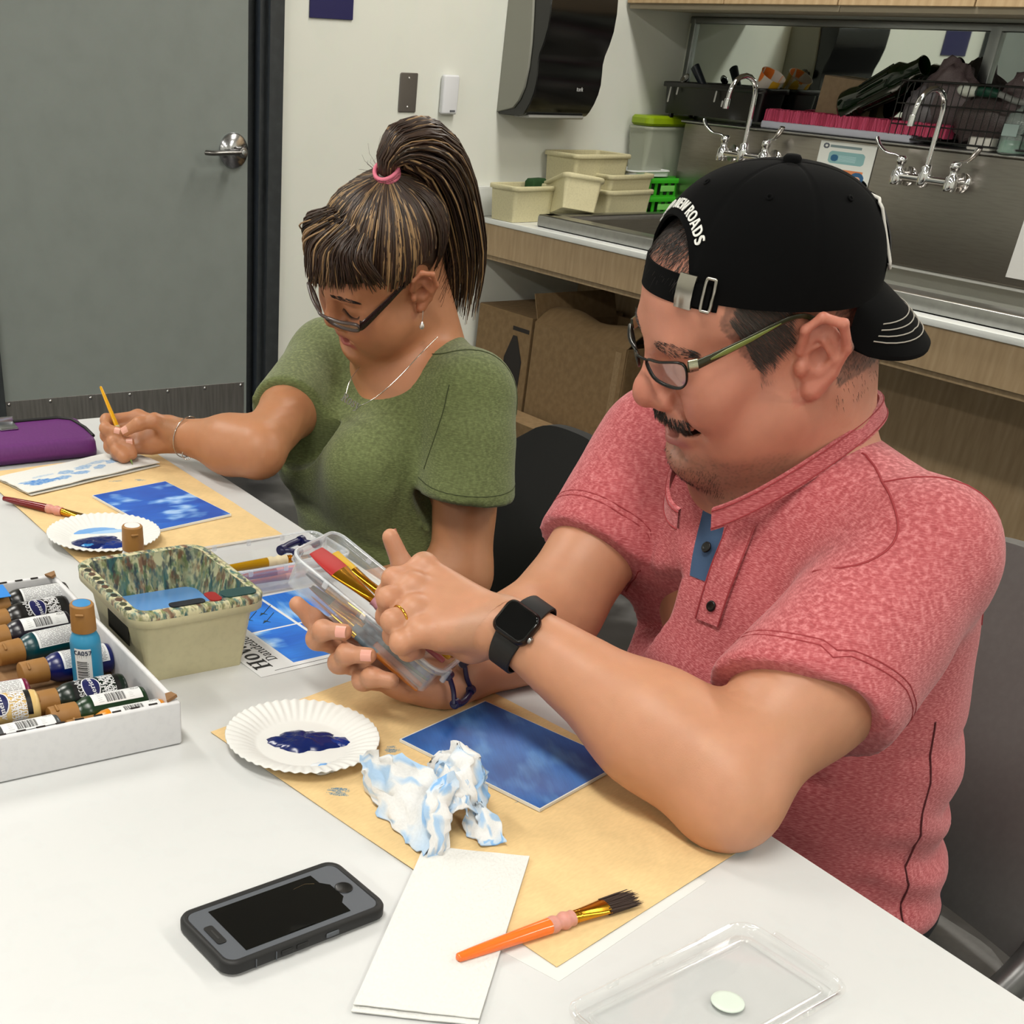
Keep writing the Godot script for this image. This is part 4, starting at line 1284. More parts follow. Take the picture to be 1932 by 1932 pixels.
# ---------------------------------------------------------------- paint bottles, brushes, boxes
func label_image(kind: int, ink: Color) -> Image:
	var w := 192
	var h := 256
	var im := Image.create(w, h, false, Image.FORMAT_RGB8)
	im.fill(Color(.84, .845, .85))
	var rng := RandomNumberGenerator.new()
	rng.seed = 300 + kind
	if kind == 0:        # bar code, small print, round seal
		var y := 70
		while y < 170:
			var q := rng.randi_range(1, 4)
			im.fill_rect(Rect2i(20, y, 120, q), Color(.04, .04, .04))
			y += q + rng.randi_range(1, 4)
		for k in 6: im.fill_rect(Rect2i(146, 78 + k * 14, 6, 8), Color(.1, .1, .1))
		for k in 5: im.fill_rect(Rect2i(30 + k * 26, 30, 3, 26 - (k * 7) % 11), Color(.3, .3, .32))
		for k in 4: im.fill_rect(Rect2i(30 + k * 20, 190, 2, 24 - (k * 5) % 9), Color(.3, .3, .32))
		for yy in range(206, 254):
			for xx in range(120, 180):
				var d := Vector2(xx - 150, yy - 230).length()
				if absf(d - 20) < 1.6 or absf(d - 13) < 1.0: im.set_pixel(xx, yy, Color(.2, .2, .2))
		im.fill_rect(Rect2i(143, 226, 14, 3), Color(.15, .15, .15))
	else:                # columns of fine print
		for k in 15:
			var x := 12 + k * 12
			var y := 12
			while y < 240:
				var q := rng.randi_range(8, 34)
				im.fill_rect(Rect2i(x, y, 4, mini(q, 244 - y)), ink)
				y += q + rng.randi_range(3, 6)
	return im
func bottle_mesh() -> Array:
	var r := .0158
	var body := MB.new().lathe([Vector2(.0, .001), Vector2(.012, .0), Vector2(.0148, .0015), Vector2(r, .005), Vector2(r, .058), Vector2(.0150, .063), Vector2(.0128, .068), Vector2(.0115, .0705), Vector2(.0115, .073)], 32).mesh()
	var cap := MB.new().lathe([Vector2(.0122, .0715), Vector2(.0128, .072), Vector2(.0126, .083), Vector2(.0128, .0835), Vector2(.0126, .084), Vector2(.0122, .0985), Vector2(.0112, .1), Vector2(.0, .1002)], 32).box(Vector3(0, .0925, .0128), Vector3(.009, .003, .003), .001).mesh()
	var disc := MB.new().lathe([Vector2(.0092, .1), Vector2(.009, .1007), Vector2(.0, .1008)], 24).mesh()
	return [body, cap, disc]
func bent(mb: MB, y0: float, y1: float, a0: float, a1: float, r: float) -> MB:
	mb.grid(14, 1, func(u: float, v: float) -> Vector3:
		var a := lerpf(a0, a1, u)
		return Vector3(sin(a) * r, lerpf(y1, y0, v), cos(a) * r), true)
	return mb
var bottle_parts := []
var label_mats := []
func paint_bottle(base: Vector3, dir: Vector3, color: Color, what: String, roll: float, kind: int, capdisc := Color(0, 0, 0, 0), face := Vector3(-.25, .8, .55)) -> Node3D:
	if bottle_parts.is_empty():
		bottle_parts = bottle_mesh()
		label_mats = [img_mat(label_image(0, Color.BLACK), .45), img_mat(label_image(1, Color(.25, .25, .27)), .45)]
	var y := dir.normalized()
	var z := (face - y * face.dot(y)).normalized()
	var b := Basis(y.cross(z), y, z) * Basis(Vector3.UP, roll)
	var t := thing("paint_bottle", what, "paint bottle", base, "acrylic paint bottles", b)
	same("bottle", bottle_parts[0], mat(color, .28), t)
	var cap := same("flip_cap", bottle_parts[1], mat(Color(.57, .40, .19), .5), t)
	if capdisc.a > 0: same("cap_disc", bottle_parts[2], mat(capdisc, .5), cap)
	var r := .01605
	var black := mat(Color(.025, .025, .028), .35)
	var white := mat(Color(.85, .85, .86), .4)
	if kind == 0 or kind == 3:
		part("label", bent(MB.new(), .006, .057, -.55, .55, r), label_mats[0], t, false)
		part("black_band", bent(MB.new(), .012, .019, .55, 2.4, r), black, t, false)
	elif kind == 1:
		part("label", bent(MB.new(), .006, .057, -.75, .75, r), label_mats[1], t, false)
		part("black_band", bent(MB.new(), .048, .054, .75, 2.6, r), black, t, false)
	elif kind == 2:       # front of the bottle with the maker's name
		part("name_band", bent(MB.new(), .047, .057, -1.0, 1.0, r), black, t, false)
		part("name_band", bent(MB.new(), .008, .013, -1.0, 1.0, r), black, t, false)
		var nm := part("maker_name", MB.new().text("DecoArt", .0085, func(p: Vector3) -> Vector3: return Vector3(sin(p.x / r) * (r + .0002 + p.z), .0505 + p.y, cos(p.x / r) * (r + .0002 + p.z)), .0002), white, t, false)
		var bad := MB.new()
		var ring := MB.new()
		for k in 24:
			var a := TAU * k / 24
			var a2 := TAU * (k + 1) / 24
			var f := func(ang: float, s: float, rr: float) -> Vector3: return Vector3(sin(cos(ang) * .78 * s) * rr, .0385 + sin(ang) * .0085 * s, cos(cos(ang) * .78 * s) * rr)
			for s in 5:
				var q := [f.call(a, s / 5.0, r + .0002), f.call(a2, s / 5.0, r + .0002), f.call(a2, (s + 1) / 5.0, r + .0002), f.call(a, (s + 1) / 5.0, r + .0002)]
				var id := []
				for p in q: id.append(bad.vert(p))
				bad.quad(id[3], id[2], id[1], id[0])
			var q2 := [f.call(a, 1.0, r + .0003), f.call(a2, 1.0, r + .0003), f.call(a2, 1.12, r + .0003), f.call(a, 1.12, r + .0003)]
			var i2 := []
			for p in q2: i2.append(ring.vert(p))
			ring.quad(i2[3], i2[2], i2[1], i2[0])
		part("oval_badge", bad, mat(Color(.05, .07, .30), .35), t, false)
		part("badge_rim", ring, white, t, false)
		part("badge_name", MB.new().text("Americana", .0062, func(p: Vector3) -> Vector3: return Vector3(sin(p.x / r) * (r + .0004 + p.z), .0375 + p.y + .001 * p.x / .01, cos(p.x / r) * (r + .0004 + p.z)), .0002, "Droid Serif", true), white, t, false)
		for k in 5: part("print_line", MB.new().text(["ACRYLIC PAINT", "PEINTURE ACRYLIQUE", "PINTURA ACRILICA", "TINTA ACRILICA", "COLORE ACRILICO"][k], .0030, func(p: Vector3) -> Vector3: return Vector3(sin(p.x / r) * (r + .0002 + p.z), .0262 - k * .0027 + p.y, cos(p.x / r) * (r + .0002 + p.z)), .0002, "Droid Sans", true), white, t, false)
	if kind == 3:
		part("shade_code", MB.new().text("CA057", .0042, func(p: Vector3) -> Vector3: return Vector3(sin(p.x / r) * (r + .0003 + p.z), .0525 + p.y, cos(p.x / r) * (r + .0003 + p.z)), .0002, "Droid Sans", true), mat(Color(.05, .12, .25), .4), t, false)
	return t

func carton_tray() -> void:
	var white := noisy(Color(.82, .82, .83), .025, .03, 121, Vector3(5, 5, 5), .7)
	var brown := noisy(Color(.52, .38, .24), .08, .03, 122, Vector3(5, 5, 5), .85)
	var t := thing("carton_tray", "shallow white cardboard tray full of paint bottles", "tray", v3(.25, -1.16))
	var x0 := .08
	var x1 := .418
	var z0 := -1.345
	var z1 := -.985
	var h := .046
	part("tray_floor", MB.new().box(v3((x0 + x1) / 2, (z0 + z1) / 2, .002), Vector3(x1 - x0 - .004, .004, z1 - z0 - .004)), brown, t)
	part("tray_wall", MB.new().box(v3((x0 + x1) / 2, z1, h / 2 + .0005), Vector3(x1 - x0, h, .007), .002), white, t)
	part("tray_wall", MB.new().box(v3((x0 + x1) / 2, z0, h / 2 + .0005), Vector3(x1 - x0, h, .007), .002), white, t)
	part("tray_wall", MB.new().box(v3(x1 - .0035, (z0 + z1) / 2, h / 2 + .0005), Vector3(.007, h, z1 - z0 - .008), .002), white, t)
	part("tray_wall", MB.new().box(v3(x0 + .0035, (z0 + z1) / 2, h / 2 + .0005), Vector3(.007, h, z1 - z0 - .008), .002), white, t)
	var slot := MB.new().box(Vector3.ZERO, Vector3(.009, .0012, .0022), .0004).mesh()
	var sm := mat(Color(.10, .07, .05), .9)
	for z in [z0 + .0022, z1 - .0022]:
		for k in 17: same("slot", slot, sm, t, Transform3D(Basis(), v3(x0 + .015 + k * .0185, z, h + .0008) - t.position))
	for z in [z0, z1]:
		var s := signf(z - (z0 + z1) / 2)
		part("torn_corner", MB.new().extrude([Vector2(0, 0), Vector2(.012, .002), Vector2(.010, .011), Vector2(.004, .013)], 0, .003, Basis(Vector3(1, .3, 0).normalized(), Vector3(-.3, 1, 0).normalized(), Vector3(0, 0, -s)), v3(x1 - .013, z, h)), brown, t)
	var L := [
		["black", .316, -1.317, .422, -1.320, .030, Color(.015, .015, .017), 1, "black paint bottle with a fine print label at the back of the tray"],
		["brown", .309, -1.284, .411, -1.290, .026, Color(.045, .028, .026), 2, "dark brown paint bottle beside the black one"],
		["purple", .302, -1.242, .398, -1.247, .026, Color(.06, .03, .10), 0, "dark purple paint bottle with a bar code label"],
		["teal", .303, -1.204, .401, -1.215, .024, Color(.0, .22, .25), 1, "teal paint bottle lying in the tray"],
		["blue", .309, -1.153, .411, -1.156, .022, Color(.015, .07, .33), 1, "royal blue paint bottle lying behind the standing one"],
		["magenta", .212, -1.113, .306, -1.108, .022, Color(.42, .04, .22), 1, "magenta paint bottle with a white label"],
		["dgreen", .297, -1.077, .396, -1.075, .024, Color(.02, .10, .06), 2, "dark green paint bottle showing the maker's badge"],
		["green", .306, -1.044, .405, -1.043, .022, Color(.02, .17, .05), 0, "mid green paint bottle with a bar code label"],
		["yellow", .314, -1.010, .412, -1.009, .022, Color(.80, .50, .0), 0, "yellow paint bottle along the tray wall"],
		["cream", .205, -1.060, .298, -1.052, .036, Color(.80, .68, .44), 2, "cream paint bottle lying on top of the grey one"],
		["grey", .212, -1.018, .308, -1.020, .022, Color(.27, .28, .29), 0, "grey paint bottle along the tray wall"],
	]
	for q in L:
		var a := Vector3(q[1], TOP + q[5], q[2])      # cap end
		var b := Vector3(q[3], TOP + q[5], q[4])      # bottle end
		paint_bottle(b, a - b, q[6], q[8], {"purple": .1, "green": .35, "yellow": .45, "grey": .5, "black": -.1}.get(q[0], 0.0), q[7])
	paint_bottle(v3(.373, -1.118, .0045), Vector3(-.03, 1, .03), Color(.17, .52, .68), "light blue paint bottle standing upright in the tray", -.1, 3, Color(.20, .50, .72), Vector3(-.45, 0, .9))
	solo("sticky_note", "bright blue paper slip on the black paint bottle", "note", MB.new().box(v3(.335, -1.318, .047), Vector3(.032, .001, .03), .0003, Basis(Vector3.RIGHT, .1)), mat(Color(.13, .48, .80), .6), v3(.335, -1.318, .046))

func smear_image(seed_: int, base: Color, amt: float) -> Image:
	var im := Image.create(256, 256, false, Image.FORMAT_RGB8)
	var cols := [Color(.10, .22, .30), Color(.22, .34, .22), Color(.07, .10, .17), Color(.36, .40, .20), Color(.40, .25, .18), Color(.16, .36, .36), Color(.55, .55, .42)]
	var ns := []
	for k in cols.size(): ns.append(noise(seed_ + k * 3, .008, 4))
	var fine := noise(seed_ + 50, .05, 3)
	for y in 256:
		for x in 256:
			var c := base
			for k in cols.size():
				var v: float = ns[k].get_noise_2d(x * 3.2, y * 1.6) + .25 * fine.get_noise_2d(x * 2 + k * 60, y * .8)
				c = c.lerp(cols[k], clampf((v - .22 + amt * .3) * 4.0, 0, 1) * .75)
			im.set_pixel(x, y, c)
	return im
func paint_tub() -> void:
	var c := v3(.496, -1.19)
	var t := thing("water_tub", "cream plastic tub of paint water caked with old paint", "tub", c)
	var cream := noisy(Color(.78, .755, .61), .04, .02, 131, Vector3(8, 8, 8), .45)
	part("tub", tray(MB.new(), .142, .165, .086, .016, .004, .008, .015, .018), cream, t, false)
	var dirty := mat(Color.WHITE, .5, 0, {"albedo_texture": ImageTexture.create_from_image(smear_image(140, Color(.70, .69, .54), .30)), "uv1_triplanar": true, "uv1_scale": Vector3(9, 9, 9)})
	var lin := []
	for l in [[-.0042, .0862], [-.0046, .08], [-.012, .042], [-.0195, .0046]]:
		var ring := []
		for p in rrect(-.071 - l[0], -.0825 - l[0], .071 + l[0], .0825 + l[0], .014, 4): ring.append(Vector3(p.x, l[1], -p.y))
		lin.append(ring)
	part("paint_residue", MB.new().rings(lin, true, false, true), dirty, t, false)
	var rimd := mat(Color.WHITE, .45, 0, {"albedo_texture": ImageTexture.create_from_image(smear_image(170, Color(.77, .745, .60), .0)), "uv1_triplanar": true, "uv1_scale": Vector3(11, 11, 11)})
	var rr := []
	for l in [[.0082, .0795], [.0083, .0845], [.0052, .0864], [-.002, .0864], [-.0042, .0862]]:
		var ring := []
		for p in rrect(-.071 - l[0], -.0825 - l[0], .071 + l[0], .0825 + l[0], .018 + l[0], 4): ring.append(Vector3(p.x, l[1], -p.y))
		rr.append(ring)
	part("rim_paint", MB.new().rings(rr, true, false, false), rimd, t, false)
	part("paint_water", MB.new().extrude(rrect(-.0605, -.072, .0605, .072, .012), .040, .0425), mat(Color(.37, .56, .78), .12), t, false)
	var hole := MB.new().lathe([Vector2(.0042, 0), Vector2(.004, .0006), Vector2(0, .0003)], 14).mesh()
	var hm := [mat(Color(.22, .23, .14), .5), mat(Color(.12, .13, .09), .5), mat(Color(.30, .20, .13), .5)]
	for k in 11: same("dimple", hole, hm[k % 3], t, Transform3D(Basis().scaled(Vector3(.9, 1, 1.15)), Vector3(-.0735, .0863, -.066 + k * .0131)))
	part("grip_hole", MB.new().extrude([Vector2(-.012, -.03), Vector2(.012, -.03), Vector2(.012, .03), Vector2(-.012, .03)], 0, .0012, Basis(Vector3(0, 1, 0), Vector3(-1, 0, 0), Vector3(0, 0, 1)), Vector3(-.0640, .045, .01)), mat(Color(.10, .095, .07), .9), t, false)
	for q in [[.02, .071, .052, Color(.55, .06, .06), .007, .012], [-.012, .076, .05, Color(.05, .07, .12), .02, .006], [.05, .07, -.05, Color(.08, .25, .25), .02, .01]]:
		part("paint_blot", MB.new().extrude(rrect(-q[4], -q[5], q[4], q[5], minf(q[4], q[5]) * .8, 4), 0, .0012), mat(q[3], .3), t, false).position = Vector3(q[0], .0864, q[1])

func brush_shape(t: Node3D, L: float, hl: float, gl: float, fl: float, hr: float, wide: float, hm: Material, gm: Material, fm: Material, bm: Material, tip_round := 0.0, ragged := false, seed_ := 1) -> void:
	# built along local y: handle hl, grip gl, ferrule fl, then bristles up to L; flat side faces local z
	var e := []
	for k in 9:
		var s := k / 8.0
		e.append(Vector2(hr * lerpf(.55, 1.0, pow(s, .7)), hl * s))
	e.push_front(Vector2(hr * .3, -.0012))
	if hl > 0: part("handle", MB.new().lathe(e, 8 if hr < .006 else 18), hm, t, false)
	var g := []
	for k in 17:
		var s := k / 16.0
		g.append(Vector2(hr * (1.02 + .16 * sin(s * PI * 4.0 - .5) * sin(s * PI)), hl + gl * s))
	if gl > 0: part("soft_grip", MB.new().lathe(g, 20), gm, t, false)
	var fr := func(y0: float, y1: float, w0: float, w1: float, d0: float, d1: float, n: int) -> Array:
		var rs := []
		for k in n + 1:
			var s := float(k) / n
			var ring := []
			for j in 24:
				var a := -TAU * j / 24
				ring.append(Vector3(cos(a) * lerpf(w0, w1, s), lerpf(y0, y1, s), sin(a) * lerpf(d0, d1, s * s * (3 - 2 * s))))
			rs.append(ring)
		return rs
	var y := hl + gl
	var rs: Array = fr.call(y, y + fl, hr * .8, wide * .5, hr * .8, maxf(.0012, minf(hr * .8, wide * .2)), 8)
	for k in 3:
		for j in 24: rs[1 + (k % 2)][j] = rs[1 + (k % 2)][j]
	var f := part("ferrule", MB.new().rings(rs), fm, t, false)
	for k in 2: part("crimp", MB.new().rings(fr.call(y + .003 + k * .003, y + .0042 + k * .003, hr * .86, hr * .87, hr * .82, hr * .82, 1)), fm, f, false)
	var y2 := y + fl
	var d := maxf(.0012, minf(hr * .8, wide * .2))
	if ragged:
		var rng := RandomNumberGenerator.new()
		rng.seed = seed_
		var mb := MB.new()
		for k in 90:
			var u := rng.randf_range(-1, 1)
			var w := rng.randf_range(-.8, .8)
			var a := Vector3(u * wide * .48, y2 - .002, w * d)
			var b := Vector3(u * wide * .56 + rng.randf_range(-.001, .001), L + rng.randf_range(-.005, .001) - absf(u) * .002, w * d * .6 + rng.randf_range(-.0006, .0006))
			mb.tube([a, a.lerp(b, .6), b], [.0008, .0007, .0001], 5)
		part("bristles", mb, bm, t, false)
	else:
		var q: Array = fr.call(y2 - .0005, L, wide * .49, wide * .5, d * .95, d * .4, 7)
		if tip_round > 0.0:
			for i in 8:
				var s := 1.0 - pow(i / 7.0, 3.0) * tip_round
				for j in 24: q[i][j] = Vector3(q[i][j].x * s, q[i][j].y, q[i][j].z * s)
		part("bristles", MB.new().rings(q), bm, t, false)
func along(a: Vector3, b: Vector3, face: Vector3) -> Basis:
	var y := (b - a).normalized()
	var z := (face - y * face.dot(y)).normalized()
	return Basis(y.cross(z), y, z)

func clear_mat(c: Color, a := .3) -> StandardMaterial3D:
	var m := glass(a, c, .08)
	return m
func loose_brushes() -> void:
	var gold := mat(Color(.80, .58, .16), .16, 1.0)
	var pinkg := mat(Color(.78, .55, .50), .45, 0, {"subsurf_scatter_enabled": true, "subsurf_scatter_strength": .3})
	var a := v3(.466, -.571, .0075)
	var b := v3(.648, -.574, .0072)
	var t := thing("paint_brush", "flat paint brush with a clear orange handle and ragged brown bristles", "paint brush", a, "", along(a, b, Vector3(0, 1, .15)))
	brush_shape(t, .182, .088, .024, .036, .0068, .017, mat(Color(.93, .42, .03), .10, 0, {"clearcoat_enabled": true, "clearcoat": .6}), pinkg, gold, noisy(Color(.16, .075, .03), .3, .2, 151, Vector3(40, 40, 40), .6), 0, true, 5)
	a = v3(.478, -1.756, .0078)
	b = v3(.574, -1.612, .0078)
	t = thing("paint_brush", "flat paint brush with a dark red handle beside the far paper plate", "paint brush", a, "", along(a, b, Vector3(0, 1, .1)))
	brush_shape(t, .172, .078, .026, .034, .0062, .015, mat(Color(.42, .015, .03), .12), pinkg, gold, mat(Color(.13, .03, .03), .6), .1, false)

func clasp_box(called: String, label: String, t: Transform3D, open_handle: bool) -> Node3D:
	# clear storage box: length along x, opening along +y, rim at y = 0
	var o := thing(called, label, "box", t.origin, "clear plastic brush boxes", t.basis)
	var clear := glass(.17, Color(.86, .89, .92), .1)
	part("box", tray(MB.new(), .19, .09, .036, .004, .0016, .004, .007, .012, Transform3D(Basis(), Vector3(0, -.036, 0))), clear, o, false)
	part("rim_bead", MB.new().tube(rrect(-.0985, -.0485, .0985, .0485, .015).map(func(p: Vector2) -> Vector3: return Vector3(p.x, -.001, p.y)), .0016, 8, false, 1.0, Vector3.UP, true), glass(.34, Color(.9, .92, .94), .1), o, false)
	for s in [-1, 1]:
		for z in [-.024, .024]: part("latch_block", MB.new().box(Vector3(s * .099, -.012, z), Vector3(.006, .016, .008), .0015), glass(.4, Color(.88, .9, .93), .12), o, false)
		for k in 3: part("hinge_rib", MB.new().box(Vector3(-.05 + k * .05, -.004, s * .0495), Vector3(.006, .008, .003), .001), glass(.4, Color(.88, .9, .93), .12), o, false)
	return o
func blue_handle(o: Node3D, side: float, out: Vector3, w := .025) -> void:
	# wire-like carrying loop clipped to the short end
	var m := mat(Color(.02, .03, .24), .35)
	var a := Vector3(side * .101, -.012, -w)
	var b := Vector3(side * .101, -.012, w)
	var mb := MB.new()
	mb.tube(smooth_path([a, a + out * .5 + Vector3(0, 0, .002), a + out * .92 + Vector3(0, 0, -.003)], 4), .0026, 10)
	mb.tube(smooth_path([b, b + out * .5 + Vector3(0, 0, -.002), b + out * .92 + Vector3(0, 0, .003)], 4), .0026, 10)
	mb.tube(smooth_path([a + out * .92 + Vector3(0, 0, -.003), a + out * 1.02 + Vector3(0, 0, .008), (a + b) / 2 + out * 1.06, b + out * 1.02 + Vector3(0, 0, -.008), b + out * .92 + Vector3(0, 0, .003)], 5), .0036, 10)
	for p in [a, b]:
		mb.lathe([Vector2(.0045, -.004), Vector2(.0045, .004)], 14, p, Basis(Vector3.RIGHT, PI / 2))
		mb.lathe([Vector2(.0052, -.003), Vector2(.0052, .003)], 14, p + out * .92, Basis(out.normalized().cross(Vector3.BACK).normalized(), out.normalized().cross(Vector3.BACK).cross(Vector3.BACK).normalized() * -1.0, Vector3.BACK) if false else Basis(Vector3.RIGHT, PI / 2))
	part("carry_handle", mb, m, o, false)

const BOX_AT := Vector3(.655, .848, -.995)
func held_box_basis() -> Basis:
	return Basis(Vector3(.462, -.439, .771), Vector3(.262, .898, .354), Vector3(-.847, .038, .529)).orthonormalized()
func brush_boxes() -> void:
	var hb := Transform3D(held_box_basis(), BOX_AT)
	var o := clasp_box("clear_brush_box", "clear plastic box of brushes held by the man", hb, true)
	blue_handle(o, 1.0, Vector3(.024, -.022, .0), .02)
	blue_handle(o, -1.0, Vector3(-.018, -.010, 0), .02)
	var gold := mat(Color(.82, .58, .14), .14, 1.0)
	var gold2 := mat(Color(.84, .66, .25), .2, 1.0)
	var pk := mat(Color(.72, .50, .55), .45)
	var gr := mat(Color(.33, .40, .44), .45)
	# [bristle end x, y, z, end x of handle, z there, bristle colour, ferrule width, label, handle colour]
	var L := [
		[-.090, -.006, .004, .085, .004, Color(.66, .05, .05), .036, "wide flat brush with bright red bristles in the held box", Color(.75, .40, .42), .22],
		[-.080, -.010, -.026, .085, -.016, Color(.80, .64, .04), .014, "round brush with yellow bristles in the held box", Color(.8, .6, .1), .0],
		[-.078, -.014, -.034, .085, -.030, Color(.72, .55, .05), .006, "thin brush with golden bristles in the held box", Color(.75, .5, .1), .0],
		[-.080, -.020, .026, .085, .012, Color(.07, .04, .14), .014, "brush with dark purple bristles in the held box", Color(.25, .12, .3), .4],
		[-.066, -.024, .034, .085, .020, Color(.06, .16, .07), .012, "brush with dark green bristles in the held box", Color(.1, .3, .12), .4],
		[-.066, -.018, .017, .085, .026, Color(.03, .06, .17), .009, "brush with navy bristles in the held box", Color(.1, .2, .4), .5],
		[-.068, -.027, .034, .085, .034, Color(.62, .30, .10), .005, "thin brush with copper bristles at the side of the held box", Color(.75, .40, .12), .6],
		[-.060, -.031, .038, .085, .039, Color(.60, .33, .14), .004, "very thin brush with tan bristles at the side of the held box", Color(.72, .42, .15), .6],
	]
	for q in L:
		var a := hb * Vector3(q[3], q[1] - .006, q[4])
		var b := hb * Vector3(q[0], q[1], q[2])
		var t := thing("paint_brush", q[7], "paint brush", a, "brushes in the held box", along(a, b, hb.basis * Vector3(0, 1, 0)))
		var l := a.distance_to(b)
		var wd: float = q[6]
		var hl := l - (.095 if wd > .01 else .09)
		brush_shape(t, l, hl - (.012 if wd > .03 else 0.0), .028, .046 if wd > .03 else .040 if wd > .01 else .034, minf(.0052, wd * .55 + .0016), wd, mat(q[8], .15), pk if wd > .015 else gr, gold if wd > .01 else gold2, noisy(q[5], .12, .3, 160, Vector3(60, 60, 60), .55), q[9], false)
	# the box on the table by the tub
	var fb := Transform3D(Basis(Vector3.UP, .03), v3(.693, -1.337, .0385))
	var f := clasp_box("clear_brush_box", "clear plastic box of brushes standing on the printed sheet", fb, false)
	var L2 := [[.085, .02, -.02, -.065, Color(.62, .46, .02), "thick yellow handled brush in the box on the table", .0065, Color(.80, .75, .62)], [.08, .010, .012, -.07, Color(.55, .20, .05), "orange handled brush in the box on the table", .0055, Color(.80, .50, .45)], [.085, .005, .028, -.075, Color(.60, .30, .08), "copper handled brush in the box on the table", .004, Color(.75, .45, .3)]]
	for q in L2:
		var a := fb * Vector3(q[3], -.028 + q[6], q[2])
		var b := fb * Vector3(q[0], -.028 + q[6], q[2] + .004)
		var t := thing("paint_brush", q[5], "paint brush", a, "brushes in the box on the table", along(a, b, Vector3.UP))
		brush_shape(t, a.distance_to(b), a.distance_to(b) - .075, .028, .03, q[6], .010, mat(q[4], .12), mat(q[7], .45), gold, mat(Color(.25, .14, .06), .6), .2, false)
	# loose lid in front
	var lb := Transform3D(Basis(Vector3.UP, .10), v3(.605, -.446, .0008))
	var lid := thing("box_lid", "clear plastic box lid lying upside down on the table", "lid", lb.origin, "", lb.basis)
	part("lid_tray", tray(MB.new(), .198, .096, .012, .0, .0016, .005, .003, .014), glass(.045, Color(.9, .92, .92), .06), lid, false)
	part("lid_ridge", MB.new().tube(rrect(-.088, -.038, .088, .038, .006).map(func(p: Vector2) -> Vector3: return Vector3(p.x, .0035, p.y)), .0018, 8, false, 1.0, Vector3.UP, true), glass(.06, Color(.9, .92, .92), .05), lid, false)
	for s in [-1, 1]:
		for k in 3: part("lid_clip", MB.new().box(Vector3(-.05 + k * .05, .009, s * .0505), Vector3(.012, .006, .004), .0015), glass(.07, Color(.9, .92, .92), .05), lid, false)
		part("lid_tab", MB.new().box(Vector3(s * .1045, .0108, 0), Vector3(.009, .0018, .05), .0006), glass(.06, Color(.9, .92, .92), .05), lid, false)
	solo("white_disc", "small round white disc lying inside the clear lid", "disc", MB.new().lathe([Vector2(.0, .0), Vector2(.0115, .0), Vector2(.0125, .001), Vector2(.012, .0022), Vector2(.009, .0026), Vector2(.0, .0024)], 36, v3(.620, -.441, .0030)), mat(Color(.80, .84, .80), .5), v3(.620, -.441, .003))
	# white bottle behind the tub
	paint_bottle(v3(.507, -1.322, .0008), Vector3.UP, Color(.84, .85, .86), "white paint bottle standing behind the paint tub", .3, 2, Color(.86, .86, .85), Vector3(-.45, 0, .9))

# ---------------------------------------------------------------- people
func skin_mat() -> StandardMaterial3D:
	var m := mat(Color.WHITE, .48, 0, {"vertex_color_use_as_albedo": true, "subsurf_scatter_enabled": true, "subsurf_scatter_strength": .12})
	m.normal_enabled = true
	m.normal_texture = ntex(noise(201, .12, 3), [], 256, 1.2)
	m.normal_scale = .35
	m.uv1_triplanar = true
	m.uv1_scale = Vector3(22, 22, 22)
	return m
func lin(c: Color) -> Color: return c.srgb_to_linear()
func finger(f: Field, j: Array, r0: float, r1: float, k := .006) -> void:
	for i in j.size() - 1:
		var a := lerpf(r0, r1, float(i) / (j.size() - 1))
		var b := lerpf(r0, r1, float(i + 1) / (j.size() - 1))
		f.cap(j[i], j[i + 1], a, b, .008 if i == 0 else k)
		if i > 0: f.ell(j[i], Vector3.ONE * (a * 1.05), k)
func hand(f: Field, wr: Vector3, fore: Vector3, fingers: Array, thumb: Array, r: float, back: Vector3) -> void:
	# palm as a fan of capsules from the wrist to each knuckle
	for q in fingers:
		f.cap(wr.lerp(q[0], .18), q[0], r * 1.75, r * 1.22, .016)
	f.cap(wr.lerp(fingers[3][0], .2), wr.lerp(fingers[3][0], .75), r * 1.7, r * 1.6, .016)
	for q in fingers: finger(f, q, r * 1.04, r * .84)
	f.cap(wr.lerp(thumb[0], .4), thumb[0], r * 1.8, r * 1.7, .016)
	f.cap(thumb[0], thumb[1], r * 1.7, r * 1.25, .012)
	f.cap(thumb[1], thumb[2], r * 1.22, r * 1.12, .008)
	f.cap(thumb[2], thumb[3], r * 1.14, r * .92, .006)
func nail(tip: Vector3, dip: Vector3, back: Vector3, r: float, m: Material, parent: Node3D) -> void:
	var d := (tip - dip).normalized()
	var b := (back - d * back.dot(d)).normalized()
	var s := d.cross(b)
	var mb := MB.new()
	mb.grid(6, 6, func(u: float, v: float) -> Vector3:
		var a := (u - .5) * 1.5
		var w := r * .94
		return tip + d * (r * (.62 - 1.35 * v)) + (b * cos(a) + s * sin(a)) * w * (1.0 + .02) + b * .0004, false)
	part("fingernail", mb, m, parent)

